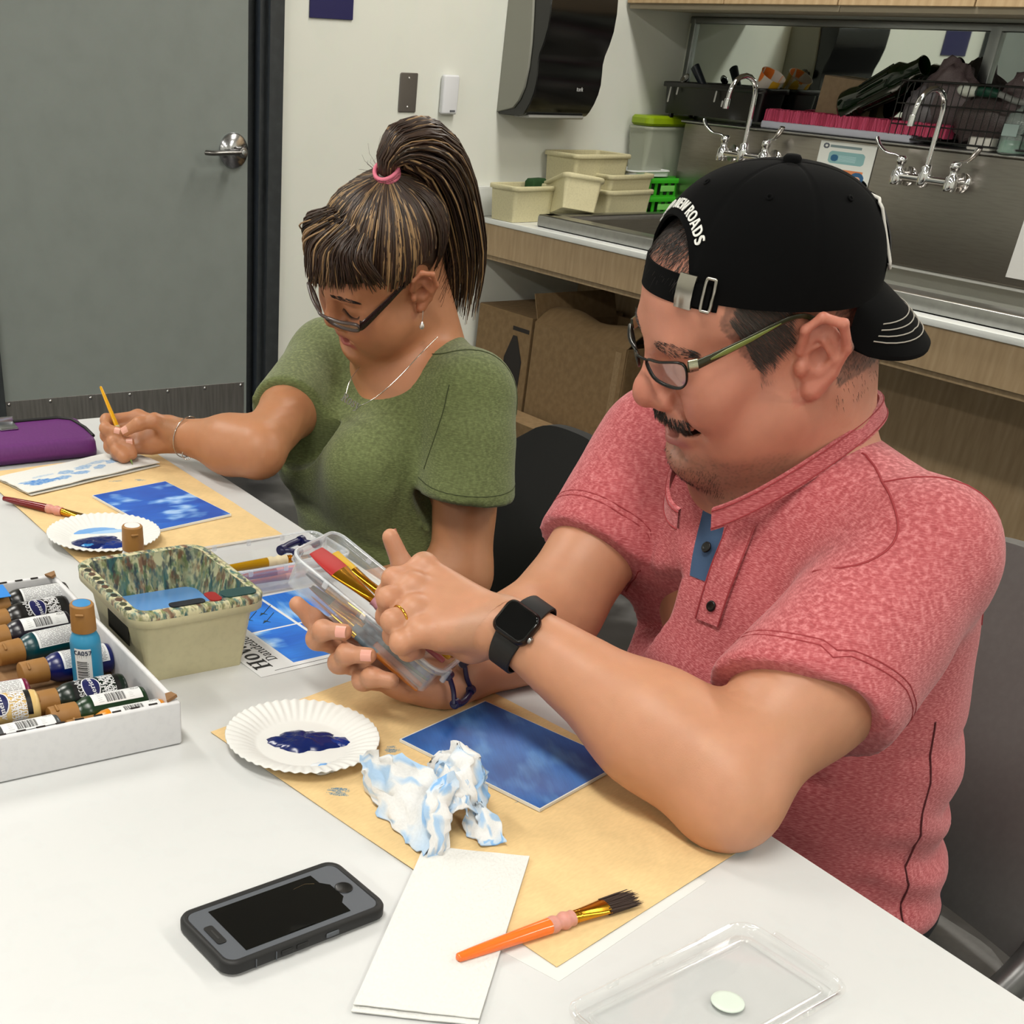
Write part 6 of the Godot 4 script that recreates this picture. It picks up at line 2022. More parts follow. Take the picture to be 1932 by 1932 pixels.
func man_cap(hx: Transform3D) -> void:
	var b := hx.basis.orthonormalized()
	var c := hx * Vector3(0, .039, -.004)
	var cb := b * Basis(Vector3.BACK, .085) * Basis(Vector3.RIGHT, -.40)
	var up := cb.y
	var fw := cb.z
	var lf := cb.x
	var black := mat(Color(.016, .016, .018), .95, 0, {"metallic_specular": .25})
	black.normal_enabled = true
	black.normal_texture = ntex(noise(251, .3, 2), [], 256, 3.0)
	black.normal_scale = .3
	black.uv1_triplanar = true
	black.uv1_scale = Vector3(90, 90, 90)
	var X := .0880
	var Z := .1075
	var Hh := .0915
	var dome := func(th: float, ph: float, off: float) -> Vector3:      # th from the brow towards his left, ph from the edge to the top
		var g := pow(cos(ph), .82)
		var h := pow(sin(maxf(ph, 0.0)), .92) if ph >= 0.0 else ph * 1.0
		var seam := 0.0
		for k in 6:
			var e := wrapf(th - (k + .5) * TAU / 6.0 - TAU / 12.0 - PI / 6.0, -PI, PI)
			seam += exp(-pow(e * cos(ph) * 95.0, 2.0))
		var o := off - .0009 * seam
		return c + lf * sin(th) * (X + o) * g + fw * cos(th) * (Z + o) * g + up * (Hh + o) * h
	var t0 := .54
	var pm := .54
	var hole := func(th: float) -> float:
		var q := absf(wrapf(th, -PI, PI)) / t0
		return pm * sqrt(1.0 - q * q) if q < 1.0 else -.045
	var t := thing("baseball_cap", "black baseball cap worn backwards, with white lettering round the strap opening", "cap", hx * Vector3(0, .03, -.02))
	var mb := MB.new()
	mb.grid(144, 30, func(u: float, v: float) -> Vector3:
		var th := u * TAU
		return dome.call(th, lerpf(hole.call(th), PI / 2, v), 0.0))
	mb.grid(144, 30, func(u: float, v: float) -> Vector3:
		var th := u * TAU
		return dome.call(th, lerpf(hole.call(th), PI / 2, v), -.0025), true)
	mb.grid(144, 1, func(u: float, v: float) -> Vector3:
		var th := u * TAU
		return dome.call(th, hole.call(th), lerpf(0, -.0025, v)), true)
	part("crown", mb, black, t)
	part("top_button", MB.new().lathe([Vector2(.0075, -.001), Vector2(.0078, .002), Vector2(.006, .0042), Vector2(0, .0048)], 20, c + up * (Hh + .0003), axis_basis(up)), black, t)
	for k in 6:
		var p: Vector3 = dome.call((k + .5) * TAU / 6.0 - .05 + TAU / 12.0, .92, .0006)
		part("eyelet", MB.new().lathe([Vector2(.0032, 0), Vector2(.003, .0009), Vector2(.0015, .0008), Vector2(.0012, 0)], 14, p, axis_basis((p - c).normalized())), black, t)
	# strap across the brow with buckle and ring
	var strap := MB.new()
	var sp := func(th: float, v: float, off: float) -> Vector3: return dome.call(th, 0.0, off) + up * lerpf(-.0105, .0125, v)
	strap.grid(40, 3, func(u: float, v: float) -> Vector3: return sp.call(lerpf(-.74, .86, u), v, -.0004))
	strap.grid(40, 3, func(u: float, v: float) -> Vector3: return sp.call(lerpf(-.74, .86, u), v, -.0026), true)
	strap.grid(40, 1, func(u: float, v: float) -> Vector3: return sp.call(lerpf(-.74, .86, u), 1.0, lerpf(-.0004, -.0026, v)))
	strap.grid(12, 3, func(u: float, v: float) -> Vector3: return sp.call(lerpf(.48, .78, u), v * .8 + .1, .0022))
	part("strap", strap, black, t)
	var metal := mat(Color(.68, .66, .62), .25, 1.0)
	var bk := MB.new()
	bk.grid(8, 4, func(u: float, v: float) -> Vector3: return sp.call(lerpf(.47, .635, u), lerpf(-.06, 1.12, v), .0048 - .0018 * pow(absf(v - .5) * 2.0, 4.0)))
	bk.grid(8, 4, func(u: float, v: float) -> Vector3: return sp.call(lerpf(.47, .635, u), lerpf(-.06, 1.12, v), .0010), true)
	part("buckle", bk, metal, t)
	var rg := []
	for q in rrect(-.042, -.010, .042, .016, .009, 5): rg.append(dome.call(.77 + q.x, 0.0, .0038) + up * q.y)
	part("strap_ring", MB.new().tube(rg, .0015, 8, false, 1, up, true), metal, t)
	# lettering on an arch over the opening
	var ink := mat(Color(.84, .84, .82), .6)
	var R0 := .070
	part("lettering", MB.new().text("FIND NEW ROADS", .0145, func(p: Vector3) -> Vector3:
		var al := p.x / R0
		var ro := R0 + p.y * .92
		var ax := ro * sin(al)
		var ay := ro * cos(al)
		return dome.call(ax * .98 / .098, -.08 + ay / .096, .0008 + p.z), .0008, "Droid Sans", true), ink, t)
	# bill at the back of the head
	var bill := func(u: float, v: float, off: float) -> Vector3:
		var a := PI + u * 1.02
		var e: Vector3 = dome.call(a, .02, -.001)
		var out := (-fw * 1.0 + lf * sin(a) * .30).normalized()
		var reach := .074 * pow(maxf(0.0, 1.0 - pow(absf(u), 2.6)), .6)
		return e + out * reach * v * .93 - up * (reach * v * .52 + .026 * u * u * (v * .8 + .2) + .012 * v * v) + up * off
	mb = MB.new()
	mb.grid(40, 12, func(u: float, v: float) -> Vector3: return bill.call(u * 2.0 - 1.0, v, .002), true)
	mb.grid(40, 12, func(u: float, v: float) -> Vector3: return bill.call(u * 2.0 - 1.0, v, -.0015))
	mb.grid(40, 1, func(u: float, v: float) -> Vector3: return bill.call(u * 2.0 - 1.0, 1.0, lerpf(.002, -.0015, v)), true)
	var bl := part("bill", mb, black, t)
	for k in 4:
		var l := []
		for j in 29:
			var u := lerpf(-.93 + k * .03, .93 - k * .03, j / 28.0)
			l.append(bill.call(u, .82 - k * .10, .0030))
		part("stitching", MB.new().tube(l, .0006, 5), mat(Color(.62, .60, .56), .7), bl)
	# embroidered patch on the panel over the bill
	var pm2 := MB.new()
	var pt := func(u: float, v: float, off: float) -> Vector3: return dome.call(PI + (u - .5) * 1.15, lerpf(.16, .80, v), off)
	pm2.grid(20, 12, func(u: float, v: float) -> Vector3: return pt.call(u, v, .0022))
	part("front_patch", pm2, mat(Color(.05, .05, .055), .9), t)
	var lp := []
	for q in rrect(.0, .0, 1.0, 1.0, .12, 4): lp.append(pt.call(q.x, q.y, .0026))
	part("patch_border", MB.new().tube(lp, .0014, 6, false, 1, up, true), mat(Color(.80, .79, .76), .7), t)

func spectacles(called: String, label: String, hx: Transform3D, P: Dictionary, rim: Material, arm: Material, accent: Material, lens: Material, rr: float, th: float) -> void:
	# P: outline of the left lens (local points), mirrored with a skew; arms back to the ears
	var t := thing(called, label, "glasses", hx * Vector3(0, .0, .1))
	for s in [1.0, -1.0]:
		var pts := []
		for q in P.lens:
			var p := Vector3(q.x * s, q.y + P.skew * q.x * s, q.z)
			pts.append(hx * p)
		var path := []
		var n := pts.size()
		for i in n:
			for k in 4: path.append(pts[i].cubic_interpolate(pts[(i + 1) % n], pts[(i - 1 + n) % n], pts[(i + 2) % n], k / 4.0))
		part("rim", MB.new().tube(path, rr, 8, false, th, hx.basis.z, true), rim, t)
		var mb := MB.new()
		var c := Vector3.ZERO
		for p in path: c += p
		c = c / path.size() + hx.basis.z * .0015
		var ci := mb.vert(c)
		var i0 := mb.v.size()
		for p in path: mb.vert(p)
		for k in path.size(): mb.tri(ci, i0 + k, i0 + (k + 1) % path.size())
		part("lens", mb, lens, t)
		var h: Vector3 = P.hinge
		var e: Vector3 = P.ear
		var hs := Vector3(h.x * s, h.y + P.skew * h.x * s, h.z)
		var es := Vector3(e.x * s, e.y + P.skew * e.x * s * .6, e.z)
		var tip := es + Vector3(-s * .002, -.018, -.022)
		var armp := smooth_path([hx * hs, hx * (hs + Vector3(s * .003, 0, -.008)), hx * hs.lerp(es, .5) + hx.basis * Vector3(s * .002, 0, 0), hx * es, hx * tip], 6)
		var rad := []
		for k in armp.size(): rad.append(lerpf(P.arm0, P.arm1, clampf(k / float(armp.size() - 7), 0, 1)))
		part("temple_arm", MB.new().tube(armp, rad, 10, true, P.armflat, hx.basis * Vector3(1, 0, 0)), arm, t)
		if accent != null:
			var a0: Vector3 = armp[9]
			var a1: Vector3 = armp[15]
			part("temple_inlay", MB.new().tube([armp[8] + hx.basis.x * s * .0012, armp[10] + hx.basis.x * s * .0014, armp[13] + hx.basis.x * s * .0014, armp[16] + hx.basis.x * s * .0012], [.0010, .0026, .0022, .0006], 8, true, .3, hx.basis * Vector3(1, 0, 0)), accent, t)
			part("hinge_plate", MB.new().tube([armp[2], armp[6]], [P.arm0 * 1.05, P.arm0 * 1.05], 10, true, P.armflat * 1.15, hx.basis * Vector3(1, 0, 0)), mat(Color(.62, .62, .52), .25, .9), t)
	var q0: Vector3 = P.lens[0]
	part("bridge", MB.new().tube(smooth_path([hx * Vector3(q0.x, q0.y + P.skew * q0.x, q0.z), hx * Vector3(0, q0.y + .0025, q0.z + .0035), hx * Vector3(-q0.x, q0.y - P.skew * q0.x, q0.z)], 5), rr * 1.1, 8), rim, t)
func man_glasses(hx: Transform3D) -> void:
	var P := {"lens": [Vector3(.012, .0150, .1095), Vector3(.038, .0195, .1065), Vector3(.0645, .0215, .096), Vector3(.0655, .006, .0945), Vector3(.056, -.0035, .0975), Vector3(.036, -.0055, .1025), Vector3(.018, -.0005, .1075)], "skew": .15, "hinge": Vector3(.0685, .019, .0935), "ear": Vector3(.0795, .0315, .002), "arm0": .0058, "arm1": .0022, "armflat": .28}
	spectacles("eyeglasses", "dark metal framed glasses with olive arms, under the black cap", hx, P, mat(Color(.10, .10, .085), .3, .6), mat(Color(.17, .17, .085), .25), mat(Color(.42, .46, .22), .25), glass(.06, Color(.9, .92, .95), .02), .0011, 1.5)

func watch_and_ring(wr: Vector3, el: Vector3, L: Array) -> void:
	var d := (wr - el).normalized()
	var c := wr - d * .012
	var n := Vector3(-.62, .62, .48)       # the face looks up towards the viewer
	n = (n - d * n.dot(d)).normalized()
	var s := d.cross(n)
	var t := thing("smart_watch", "square black smart watch on a black rubber band", "watch", c)
	var rub := mat(Color(.020, .022, .022), .6)
	var mb := MB.new()
	var rs := []
	for k in 40:
		var a := TAU * k / 40
		var rx := .0325
		var e := n * cos(a) * rx * .96 + s * sin(a) * rx * 1.06
		var o := e.normalized()
		var w := .0115 + .0035 * pow(maxf(0.0, cos(a)), 2.0)
		rs.append([c + e - d * w, c + e + o * .0026 - d * w * .92, c + e + o * .0026 + d * w * .92, c + e + d * w])
	for r in rs: r.reverse()
	mb.rings(rs, true, false, false, true)
	part("band", mb, rub, t)
	var b := Basis(s, n, s.cross(n))
	var o := c + n * .0345
	part("watch_case", MB.new().extrude(rrect(-.0168, -.0195, .0168, .0195, .0085, 7), -.005, .0052, b, o, .0022, true), mat(Color(.20, .20, .21), .28, 1.0), t)
	part("watch_screen", MB.new().extrude(rrect(-.0150, -.0177, .0150, .0177, .0072, 7), .0045, .0064, b, o, .0012, true), mat(Color(.010, .011, .014), .05), t)
	part("crown_wheel", MB.new().lathe([Vector2(.0034, 0), Vector2(.0034, .0026), Vector2(.0026, .003), Vector2(0, .003)], 16, o + b * Vector3(-.006, .0, .0195), axis_basis(b.z)), mat(Color(.6, .6, .6), .2, 1.0), t)
	var rg := thing("ring", "plain gold wedding ring on the ring finger", "ring", L[2][0].lerp(L[2][1], .55))
	var p: Vector3 = L[2][0].lerp(L[2][1], .62)
	var ax: Vector3 = (L[2][1] - L[2][0]).normalized()
	var u := ax.cross(Vector3.UP).normalized()
	var ring := []
	for k in 28: ring.append(p + (u * cos(TAU * k / 28) + ax.cross(u) * sin(TAU * k / 28)) * .0108)
	part("gold_band", MB.new().tube(ring, .0015, 8, false, 1.0, ax, true), mat(Color(.83, .62, .25), .15, 1.0), rg)

func woman_head_xf() -> Transform3D:
	return Transform3D(Basis.from_euler(Vector3(deg_to_rad(31), deg_to_rad(-92), deg_to_rad(-21.5)), EULER_ORDER_YXZ).scaled_local(Vector3.ONE * .945), Vector3(1.057, 1.0414, -1.6854))
func woman() -> void:
	var t := thing("person", "woman in an olive green T-shirt with a high ponytail, painting with a thin yellow brush", "person", Vector3(1.14, 0, -1.73))
	var hx := woman_head_xf()
	var f := Field.new()
	head_field(f, hx, .945, false)
	f.xf = hx
	f.sc = .945
	for x in [-1.0, 1.0]: f.ell(Vector3(x * .044, -.052, .052), Vector3(.028, .034, .032), .03)
	f.ell(Vector3(0, -.112, .034), Vector3(.044, .028, .038), .03)
	f.xf = Transform3D.IDENTITY
	f.sc = 1.0
	var nb := Vector3(1.150, .905, -1.705)
	f.cap(hx * Vector3(0, -.045, -.028), nb, .054, .060, .03)
	f.cap(hx * Vector3(0, -.03, -.055), nb + Vector3(.03, 0, 0), .04, .05, .03)
	f.ell(Vector3(1.145, .77, -1.725), Vector3(.095, .135, .15), .05)
	f.ell(Vector3(1.13, .62, -1.73), Vector3(.12, .14, .15), .05)
	var shl := Vector3(1.160, .872, -1.572)
	var shr := Vector3(1.090, .868, -1.900)
	f.cap(shl + Vector3(0, 0, -.03), shr + Vector3(0, 0, .03), .048, .048, .05)
	f.cap(nb + Vector3(.0, -.03, 0), shl + Vector3(-.01, .01, -.03), .055, .042, .04)
	f.cap(nb + Vector3(-.03, -.04, .0), nb + Vector3(-.045, -.09, .02), .055, .055, .05)
	var ell := Vector3(1.125, .625, -1.502)
	var lwr := Vector3(.93, .60, -1.56)
	f.cap(shl, ell, .058, .046, .03)
	f.cap(ell, lwr, .044, .028, .03)
	var elr := Vector3(.858, .797, -1.690)
	var U := Vector3(0, .005, 0)
	var wrr := Vector3(.7965, .7791, -1.8498) + U
	f.cap(shr, shr.lerp(elr, .5), .052, .046, .03)
	f.cap(shr.lerp(elr, .5), elr, .046, .037, .03)
	f.cap(elr, elr.lerp(wrr, .35), .038, .040, .025)
	f.cap(elr.lerp(wrr, .35), wrr, .040, .0255, .03)
	var Wf := [[Vector3(.7533, .7976, -1.9124), Vector3(.7016, .7943, -1.9199), Vector3(.6893, .7886, -1.8939), Vector3(.7049, .7868, -1.8750)], [Vector3(.7504, .7832, -1.9088), Vector3(.6946, .7743, -1.9053), Vector3(.6946, .7715, -1.8780), Vector3(.7189, .7728, -1.8659)], [Vector3(.7475, .7697, -1.8964), Vector3(.6942, .7606, -1.8903), Vector3(.6967, .7600, -1.8665), Vector3(.7188, .7616, -1.8602)], [Vector3(.7457, .7598, -1.8802), Vector3(.7016, .7521, -1.8747), Vector3(.7036, .7532, -1.8577), Vector3(.7191, .7549, -1.8564)]]
	for q in Wf:
		for k in 4: q[k] += U
	var Wt := [Vector3(.7770, .7950, -1.8459) + U, Vector3(.7546, .8063, -1.8474) + U, Vector3(.7296, .8025, -1.8522) + U, Vector3(.7121, .7908, -1.8632) + U]
	hand(f, wrr, elr, Wf, Wt, .0086, Vector3.UP)
	# colours
	var ih := hx.affine_inverse()
	var nz := noise(311, 60.0, 2)
	var nz2 := noise(312, 12.0, 3)
	var base := lin(Color(.69, .475, .335))
	var face := lin(Color(.70, .475, .34))
	var red := lin(Color(.68, .40, .30))
	var lip := lin(Color(.68, .36, .35))
	var tint := func(p: Vector3) -> Color:
		var q := ih * p
		var c := base
		var inh := clampf((q.y + .17) / .05, 0, 1) * clampf((.28 - q.length()) / .1, 0, 1)
		if inh > 0.0:
			c = c.lerp(face, inh)
			var ch := exp(-((absf(q.x) - .045) ** 2 / .0005 + (q.y + .03) ** 2 / .0009 + (q.z - .065) ** 2 / .003))
			c = c.lerp(red, ch * .35)
			if absf(q.x) > .076 and q.z < .01 and q.y > -.045: c = c.lerp(red, .4)
			if q.z > .068 and absf(q.x) < .033 and q.length() < .14:
				var up := exp(-((q.y + .0535 - .0 * absf(q.x)) / .0042) ** 2)
				var lo := exp(-((q.y + .0775 - .20 * absf(q.x)) / .0058) ** 2)
				c = c.lerp(lip, clampf(maxf(lo, up * .8) * clampf((.033 - absf(q.x)) / .006, 0, 1), 0, 1))
			if (q - Vector3(0, -.064, .080)).length() < .034 and absf(q.y + .0652 - .32 * absf(q.x)) < .0078 and q.z < .0895: c = lin(Color(.25, .10, .09))
		var k := 1.0 + .045 * nz2.get_noise_3dv(p) + .04 * nz.get_noise_3dv(p)
		return Color(c.r * k, c.g * k, c.b * k)
	var mb := MB.new()
	var hb := AABB(Vector3(.935, .865, -1.87), Vector3(.29, .32, .27))
	var rb := AABB(Vector3(.66, .742, -1.945), Vector3(.142, .092, .125))
	var eb := AABB(hx * Vector3(.083, .0, -.014) - Vector3(.032, .044, .028), Vector3(.064, .088, .056))
	f.bake(mb, eb.position, eb.end, .0020, tint)
	f.bake(mb, hb.position, hb.end, .0029, tint, [eb.grow(-.006)])
	f.bake(mb, rb.position, rb.end, .0028, tint)
	f.bake(mb, Vector3(.70, .56, -1.98), Vector3(1.27, .98, -1.42), .0085, tint, [hb.grow(-.02), rb.grow(-.016)])
	var body := part("body", mb, skin_mat(), t)
	var nm := mat(Color(.84, .62, .55), .28)
	nail(Wf[0][3], Wf[0][2], Vector3(-.35, .5, .8), .0074, nm, body)
	nail(Wf[1][3], Wf[1][2], Vector3(-.1, .4, .9), .0074, nm, body)
	nail(Wt[3], Wt[2], Vector3(-.2, .6, .7), .0082, nm, body)
	var teeth := MB.new()
	for k in 8:
		var x := -.0185 + k * .0053
		teeth.box(hx * Vector3(x, -.0612 + absf(x) * .18, .0908 - x * x * 24.0), Vector3(.0052, .0098 - absf(x) * .14, .004) * .945, .0014, hx.basis.orthonormalized() * Basis(Vector3.UP, x * 26.0))
	part("teeth", teeth, mat(Color(.85, .82, .76), .25), t)
	woman_shirt(t, shl, ell, shr, elr, nb)
	var tr := Field.new()
	tr.ell(Vector3(1.15, .52, -1.73), Vector3(.15, .08, .18), .05)
	for s in [-1.0, 1.0]:
		tr.cap(Vector3(1.12, .53, -1.73 + s * .085), Vector3(.72, .53, -1.73 + s * .12), .08, .06, .05)
		tr.cap(Vector3(.72, .53, -1.73 + s * .12), Vector3(.76, .09, -1.73 + s * .13), .058, .042, .03)
	tr.half(Vector3(.7, .06, -1.7), Vector3.UP, .004)
	mb = MB.new()
	tr.bake(mb, Vector3(.6, .04, -1.98), Vector3(1.34, .64, -1.48), .014)
	part("trousers", mb, mat(Color(.05, .055, .07), .9), t)
	for s in [-1.0, 1.0]: part("shoe", shoe(Vector3(.72, 0, -1.73 + s * .13)), mat(Color(.08, .08, .085), .6), t)
	woman_hair(t, f, hx)
	woman_things(hx, f, nb, wrr, elr, Wf, Wt)

func woman_shirt(t: Node3D, shl: Vector3, ell: Vector3, shr: Vector3, elr: Vector3, nb: Vector3) -> void:
	var f := Field.new()
	f.ell(Vector3(1.150, .780, -1.725), Vector3(.118, .150, .178), .05)
	f.ell(Vector3(1.130, .640, -1.720), Vector3(.155, .150, .175), .06)
	f.ell(Vector3(1.15, .53, -1.72), Vector3(.15, .10, .185), .06)
	f.ell(Vector3(1.035, .755, -1.645), Vector3(.080, .080, .078), .06)
	f.ell(Vector3(1.025, .755, -1.79), Vector3(.080, .080, .078), .06)
	f.cap(shl + Vector3(.005, -.01, -.02), shr + Vector3(.01, -.01, .02), .058, .058, .04)
	f.cap(nb + Vector3(.015, -.02, 0), shl + Vector3(0, .006, -.01), .066, .058, .03)
	f.cap(nb + Vector3(.015, -.02, 0), shr + Vector3(0, .006, .01), .066, .056, .03)
	var sl := Vector3(1.122, .752, -1.503)
	var dl := Vector3(-.06, -1, .05).normalized()
	var sr := shr.lerp(elr, .60)
	var dr := (elr - shr).normalized()
	f.cap(shl, sl - dl * -.01, .066, .068, .03)
	f.cap(shl.lerp(sl, .5), sl + dl * .02, .066, .069, .02)
	f.cap(shr, sr + dr * .02, .060, .059, .03)
	f.half(Vector3(1.1, .50, -1.7), Vector3(0, 1, 0), .006)
	f.push(4, sl, dl, .085, 0, .004, 1)
	f.push(4, sr, (dr + Vector3(.1, -.1, 0)).normalized(), .09, 0, .004, 1)
	f.cap(sl + dl * .045, sl + dl * .12, .056, .058, .004, 1)
	f.cap(sr + dr * .035, sr + dr * .12, .046, .047, .004, 1)
	f.ell(Vector3(1.105, 1.006, -1.700), Vector3(.118, .094, .090), .008, 1, Basis(Vector3.BACK, .40) * Basis(Vector3.RIGHT, -.12))
	var nz := noise(321, 4.0, 2)
	var folds := [[Vector3(1.03, .80, -1.56), Vector3(1.01, .72, -1.60), .010], [Vector3(1.04, .79, -1.555), Vector3(1.04, .70, -1.57), .009], [Vector3(1.03, .88, -1.87), Vector3(.99, .78, -1.86), .010], [Vector3(1.05, .90, -1.84), Vector3(1.0, .82, -1.83), .008], [Vector3(1.08, .90, -1.60), Vector3(1.02, .82, -1.60), .008], [Vector3(.98, .66, -1.62), Vector3(1.1, .63, -1.55), .012], [Vector3(.97, .69, -1.84), Vector3(.97, .67, -1.65), .014]]
	f.extra = func(p: Vector3) -> float:
		var d := .0028 * nz.get_noise_3dv(p * Vector3(1, 1.8, 1))
		for q in folds:
			var ba: Vector3 = q[1] - q[0]
			var h := clampf((p - q[0]).dot(ba) / ba.length_squared(), 0, 1)
			var e: float = (p - q[0] - ba * h).length() / q[2]
			if e < 3.0: d += .006 * exp(-e * e) * sin(PI * clampf(h * .9 + .08, 0, 1))
		return d
	f.slack = .014
	var mb := MB.new()
	f.bake(mb, Vector3(.88, .49, -2.0), Vector3(1.31, .99, -1.42), .0068)
	var fab := knit(Color(.33, .365, .205), Color(.46, .50, .31), 325, Vector3(7, 24, 7))
	var sh := part("shirt", mb, fab, t, true, "olive green T-shirt")
	var seam := mat(Color(.22, .25, .13), .9)
	var all := PackedInt32Array(range(f.T.size()))
	var line := func(pts: Array, r: float, called: String) -> void:
		var out := []
		for p in smooth_path(pts, 6): out.append(f.onto(p, all, 3))
		part(called, MB.new().tube(out, r, 6), seam, sh)
	line.call([Vector3(1.10, .955, -1.63), Vector3(1.13, .935, -1.60), Vector3(1.16, .93, -1.57)], .0011, "shoulder_seam")
	line.call([Vector3(1.16, .94, -1.57), Vector3(1.20, .92, -1.54), Vector3(1.21, .86, -1.52)], .0010, "armhole_seam")
	line.call([Vector3(1.09, .91, -1.545), Vector3(1.065, .85, -1.535), Vector3(1.055, .79, -1.54)], .0010, "armhole_seam")
	var ring := []
	for k in 28:
		var a := TAU * k / 28
		ring.append(f.onto(sl - dl * .02 + Vector3(cos(a), 0, sin(a)) * .07, all, 3))
	part("hem_stitch", MB.new().tube(ring, .0008, 5, false, 1, Vector3.UP, true), seam, sh)

func woman_hair(t: Node3D, f: Field, hx: Transform3D) -> void:
	var rng := RandomNumberGenerator.new()
	rng.seed = 99
	var hm := mat(Color.WHITE, .42, 0, {"vertex_color_use_as_albedo": true})
	var dark := lin(Color(.155, .105, .080))
	var mid := lin(Color(.25, .175, .125))
	var gold := lin(Color(.66, .53, .37))
	# close-fitting base over the skull
	var h := Field.new()
	h.xf = hx
	h.sc = .945
	h.ell(Vector3(0, .044, -.012), Vector3(.081, .083, .099), .02)
	h.ell(Vector3(0, .088, -.022), Vector3(.050, .040, .060), .03)
	h.cap(Vector3(0, .115, -.034), Vector3(0, .136, -.040), .024, .010, .025)
	h.ell(Vector3(0, .076, .050), Vector3(.062, .038, .048), .03)
	h.ell(Vector3(0, -.045, .070), Vector3(.12, .095, .065), .01, 1)
	h.ell(Vector3(.08, -.01, -.008), Vector3(.04, .048, .036), .01, 1)
	h.ell(Vector3(-.08, -.01, -.008), Vector3(.04, .048, .036), .01, 1)
	h.half(Vector3(0, -.055, -.06), Vector3(0, 1, -.15).normalized(), .01)
	var mb := MB.new()
	var nz := noise(331, 40.0, 3)
	h.bake(mb, Vector3(.95, .93, -1.90), Vector3(1.28, 1.23, -1.58), .005, func(p: Vector3) -> Color: return dark.lerp(mid, clampf(.4 + .8 * nz.get_noise_3dv(p), 0, 1)))
	var base := part("hair", mb, hm, t, true, "dark brown hair with blond streaks in a high ponytail")
	var T := Vector3(0, .144, -.041)
	var C := Vector3(0, .045, -.012)
	var shade := func(k: float) -> Color:
		var r := rng.randf()
		var c := dark.lerp(mid, rng.randf())
		if r < k: c = mid.lerp(gold, rng.randf_range(.45, 1.0))
		return c
	var skull := func(d: Vector3, lift: float) -> Vector3:       # point over the scalp in direction d
		var r := Vector3(.083, .089, .103)
		var u := d / r
		return C + d / u.length() * (1.0 + lift)
	# locks combed up to the tie
	mb = MB.new()
	for k in 900:
		var a := rng.randf_range(-PI, PI)          # round the hairline; 0 in front
		var s0 := Vector3(sin(a) * .080, lerpf(.072, -.035, pow(absf(a) / PI, .8)), cos(a) * .085 - .012)
		if absf(a) < .95: s0.y += .028 * (1.0 - absf(a) / .95)
		s0 += Vector3(0, rng.randf_range(0, .035), 0)
		if absf(absf(a) - 1.75) < .3: s0.y = maxf(s0.y, .046)
		var d0 := (s0 - C).normalized()
		var d1 := (T - C).normalized()
		var pts := []
		var rad := []
		var w := rng.randf_range(.0007, .0017)
		for j in 10:
			var s := j / 9.0
			var q: Vector3 = skull.call(d0.slerp(d1, s).normalized(), .012 + rng.randf_range(.0, .022) + (.04 if absf(a) > .9 else .075) * sin(s * PI))
			if s > .75: q = q.lerp(T + Vector3(sin(a), 0, cos(a)) * .010, (s - .75) / .25)
			pts.append(hx * q)
			rad.append(w * (.5 + .5 * sin(clampf(s * 1.15 + .08, 0, 1) * PI)))
		mb.cur = shade.call(.30 if absf(a) < 1.6 else .12)
		mb.tube(pts, rad, 5, false)
	part("combed_locks", mb, hm, t).set_meta("kind", "stuff")
	# ponytail: up from the tie, over and down behind the ear
	mb = MB.new()
	var main := [Vector3(0, .140, -.041), Vector3(0, .164, -.050), Vector3(0, .164, -.078), Vector3(.004, .132, -.112), Vector3(.008, .078, -.130), Vector3(.010, .018, -.136), Vector3(.012, -.045, -.136), Vector3(.014, -.105, -.126), Vector3(.016, -.150, -.112)]
	for k in 640:
		var off := Vector2(rng.randfn(0, 1), rng.randfn(0, 1)).limit_length(2.0)
		var lenf := rng.randf_range(.72, 1.06)
		var pts := []
		var rad := []
		var w := rng.randf_range(.0007, .0019)
		var ph := rng.randf_range(0, TAU)
		for j in 15:
			var s := j / 14.0 * lenf
			var x := clampf(s, 0, 1) * (main.size() - 1)
			var i := mini(int(x), main.size() - 2)
			var p: Vector3 = main[i].cubic_interpolate(main[i + 1], main[maxi(i - 1, 0)], main[mini(i + 2, main.size() - 1)], x - i)
			if s > 1.0: p += (main[-1] - main[-2]) * (s - 1.0) * 6.0
			var spread := .007 + .022 * smoothstep(0.0, .45, s) - .006 * smoothstep(.75, 1.0, s)
			var radial := Vector3(0, 0, 0)
			var tn: Vector3 = (main[i + 1] - main[i]).normalized()
			var nn: Vector3 = tn.cross(Vector3.RIGHT).normalized()
			radial = Vector3.RIGHT * off.x * spread * .85 + nn * off.y * spread * .72
			p += radial + Vector3(.003 * sin(s * 9.0 + ph), 0, .003 * cos(s * 7.0 + ph)) * s
			pts.append(hx * p)
			rad.append(w * (1.0 - .75 * pow(j / 14.0, 3.0)))
		mb.cur = shade.call(.24)
		mb.tube(pts, rad, 5, false)
	part("ponytail", mb, hm, t).set_meta("kind", "stuff")
	# fringe: swept both ways from the parting
	mb = MB.new()
	var ends := [Vector3(-.078, .052, .055), Vector3(-.068, .044, .080), Vector3(-.050, .040, .100), Vector3(-.026, .044, .111), Vector3(-.004, .050, .113), Vector3(.020, .056, .105), Vector3(.044, .060, .090), Vector3(.064, .060, .070), Vector3(.077, .052, .044)]
	for k in 560:
		var u := rng.randf()
		var x := u * (ends.size() - 1)
		var i := mini(int(x), ends.size() - 2)
		var e: Vector3 = ends[i].lerp(ends[i + 1], x - i) + Vector3(rng.randfn(0, .003), rng.randfn(0, .007), rng.randfn(0, .002))
		var r0 := Vector3(lerpf(-.02, .050, u) + rng.randfn(0, .004), lerpf(.134, .112, u) + rng.randfn(0, .003), lerpf(.060, .040, u) + rng.randfn(0, .006))
		var m1 := r0.lerp(e, .38) + Vector3(lerpf(-.010, .010, u), .014, .018)
		var m2 := r0.lerp(e, .76) + Vector3(lerpf(-.008, .008, u), .006, .009)
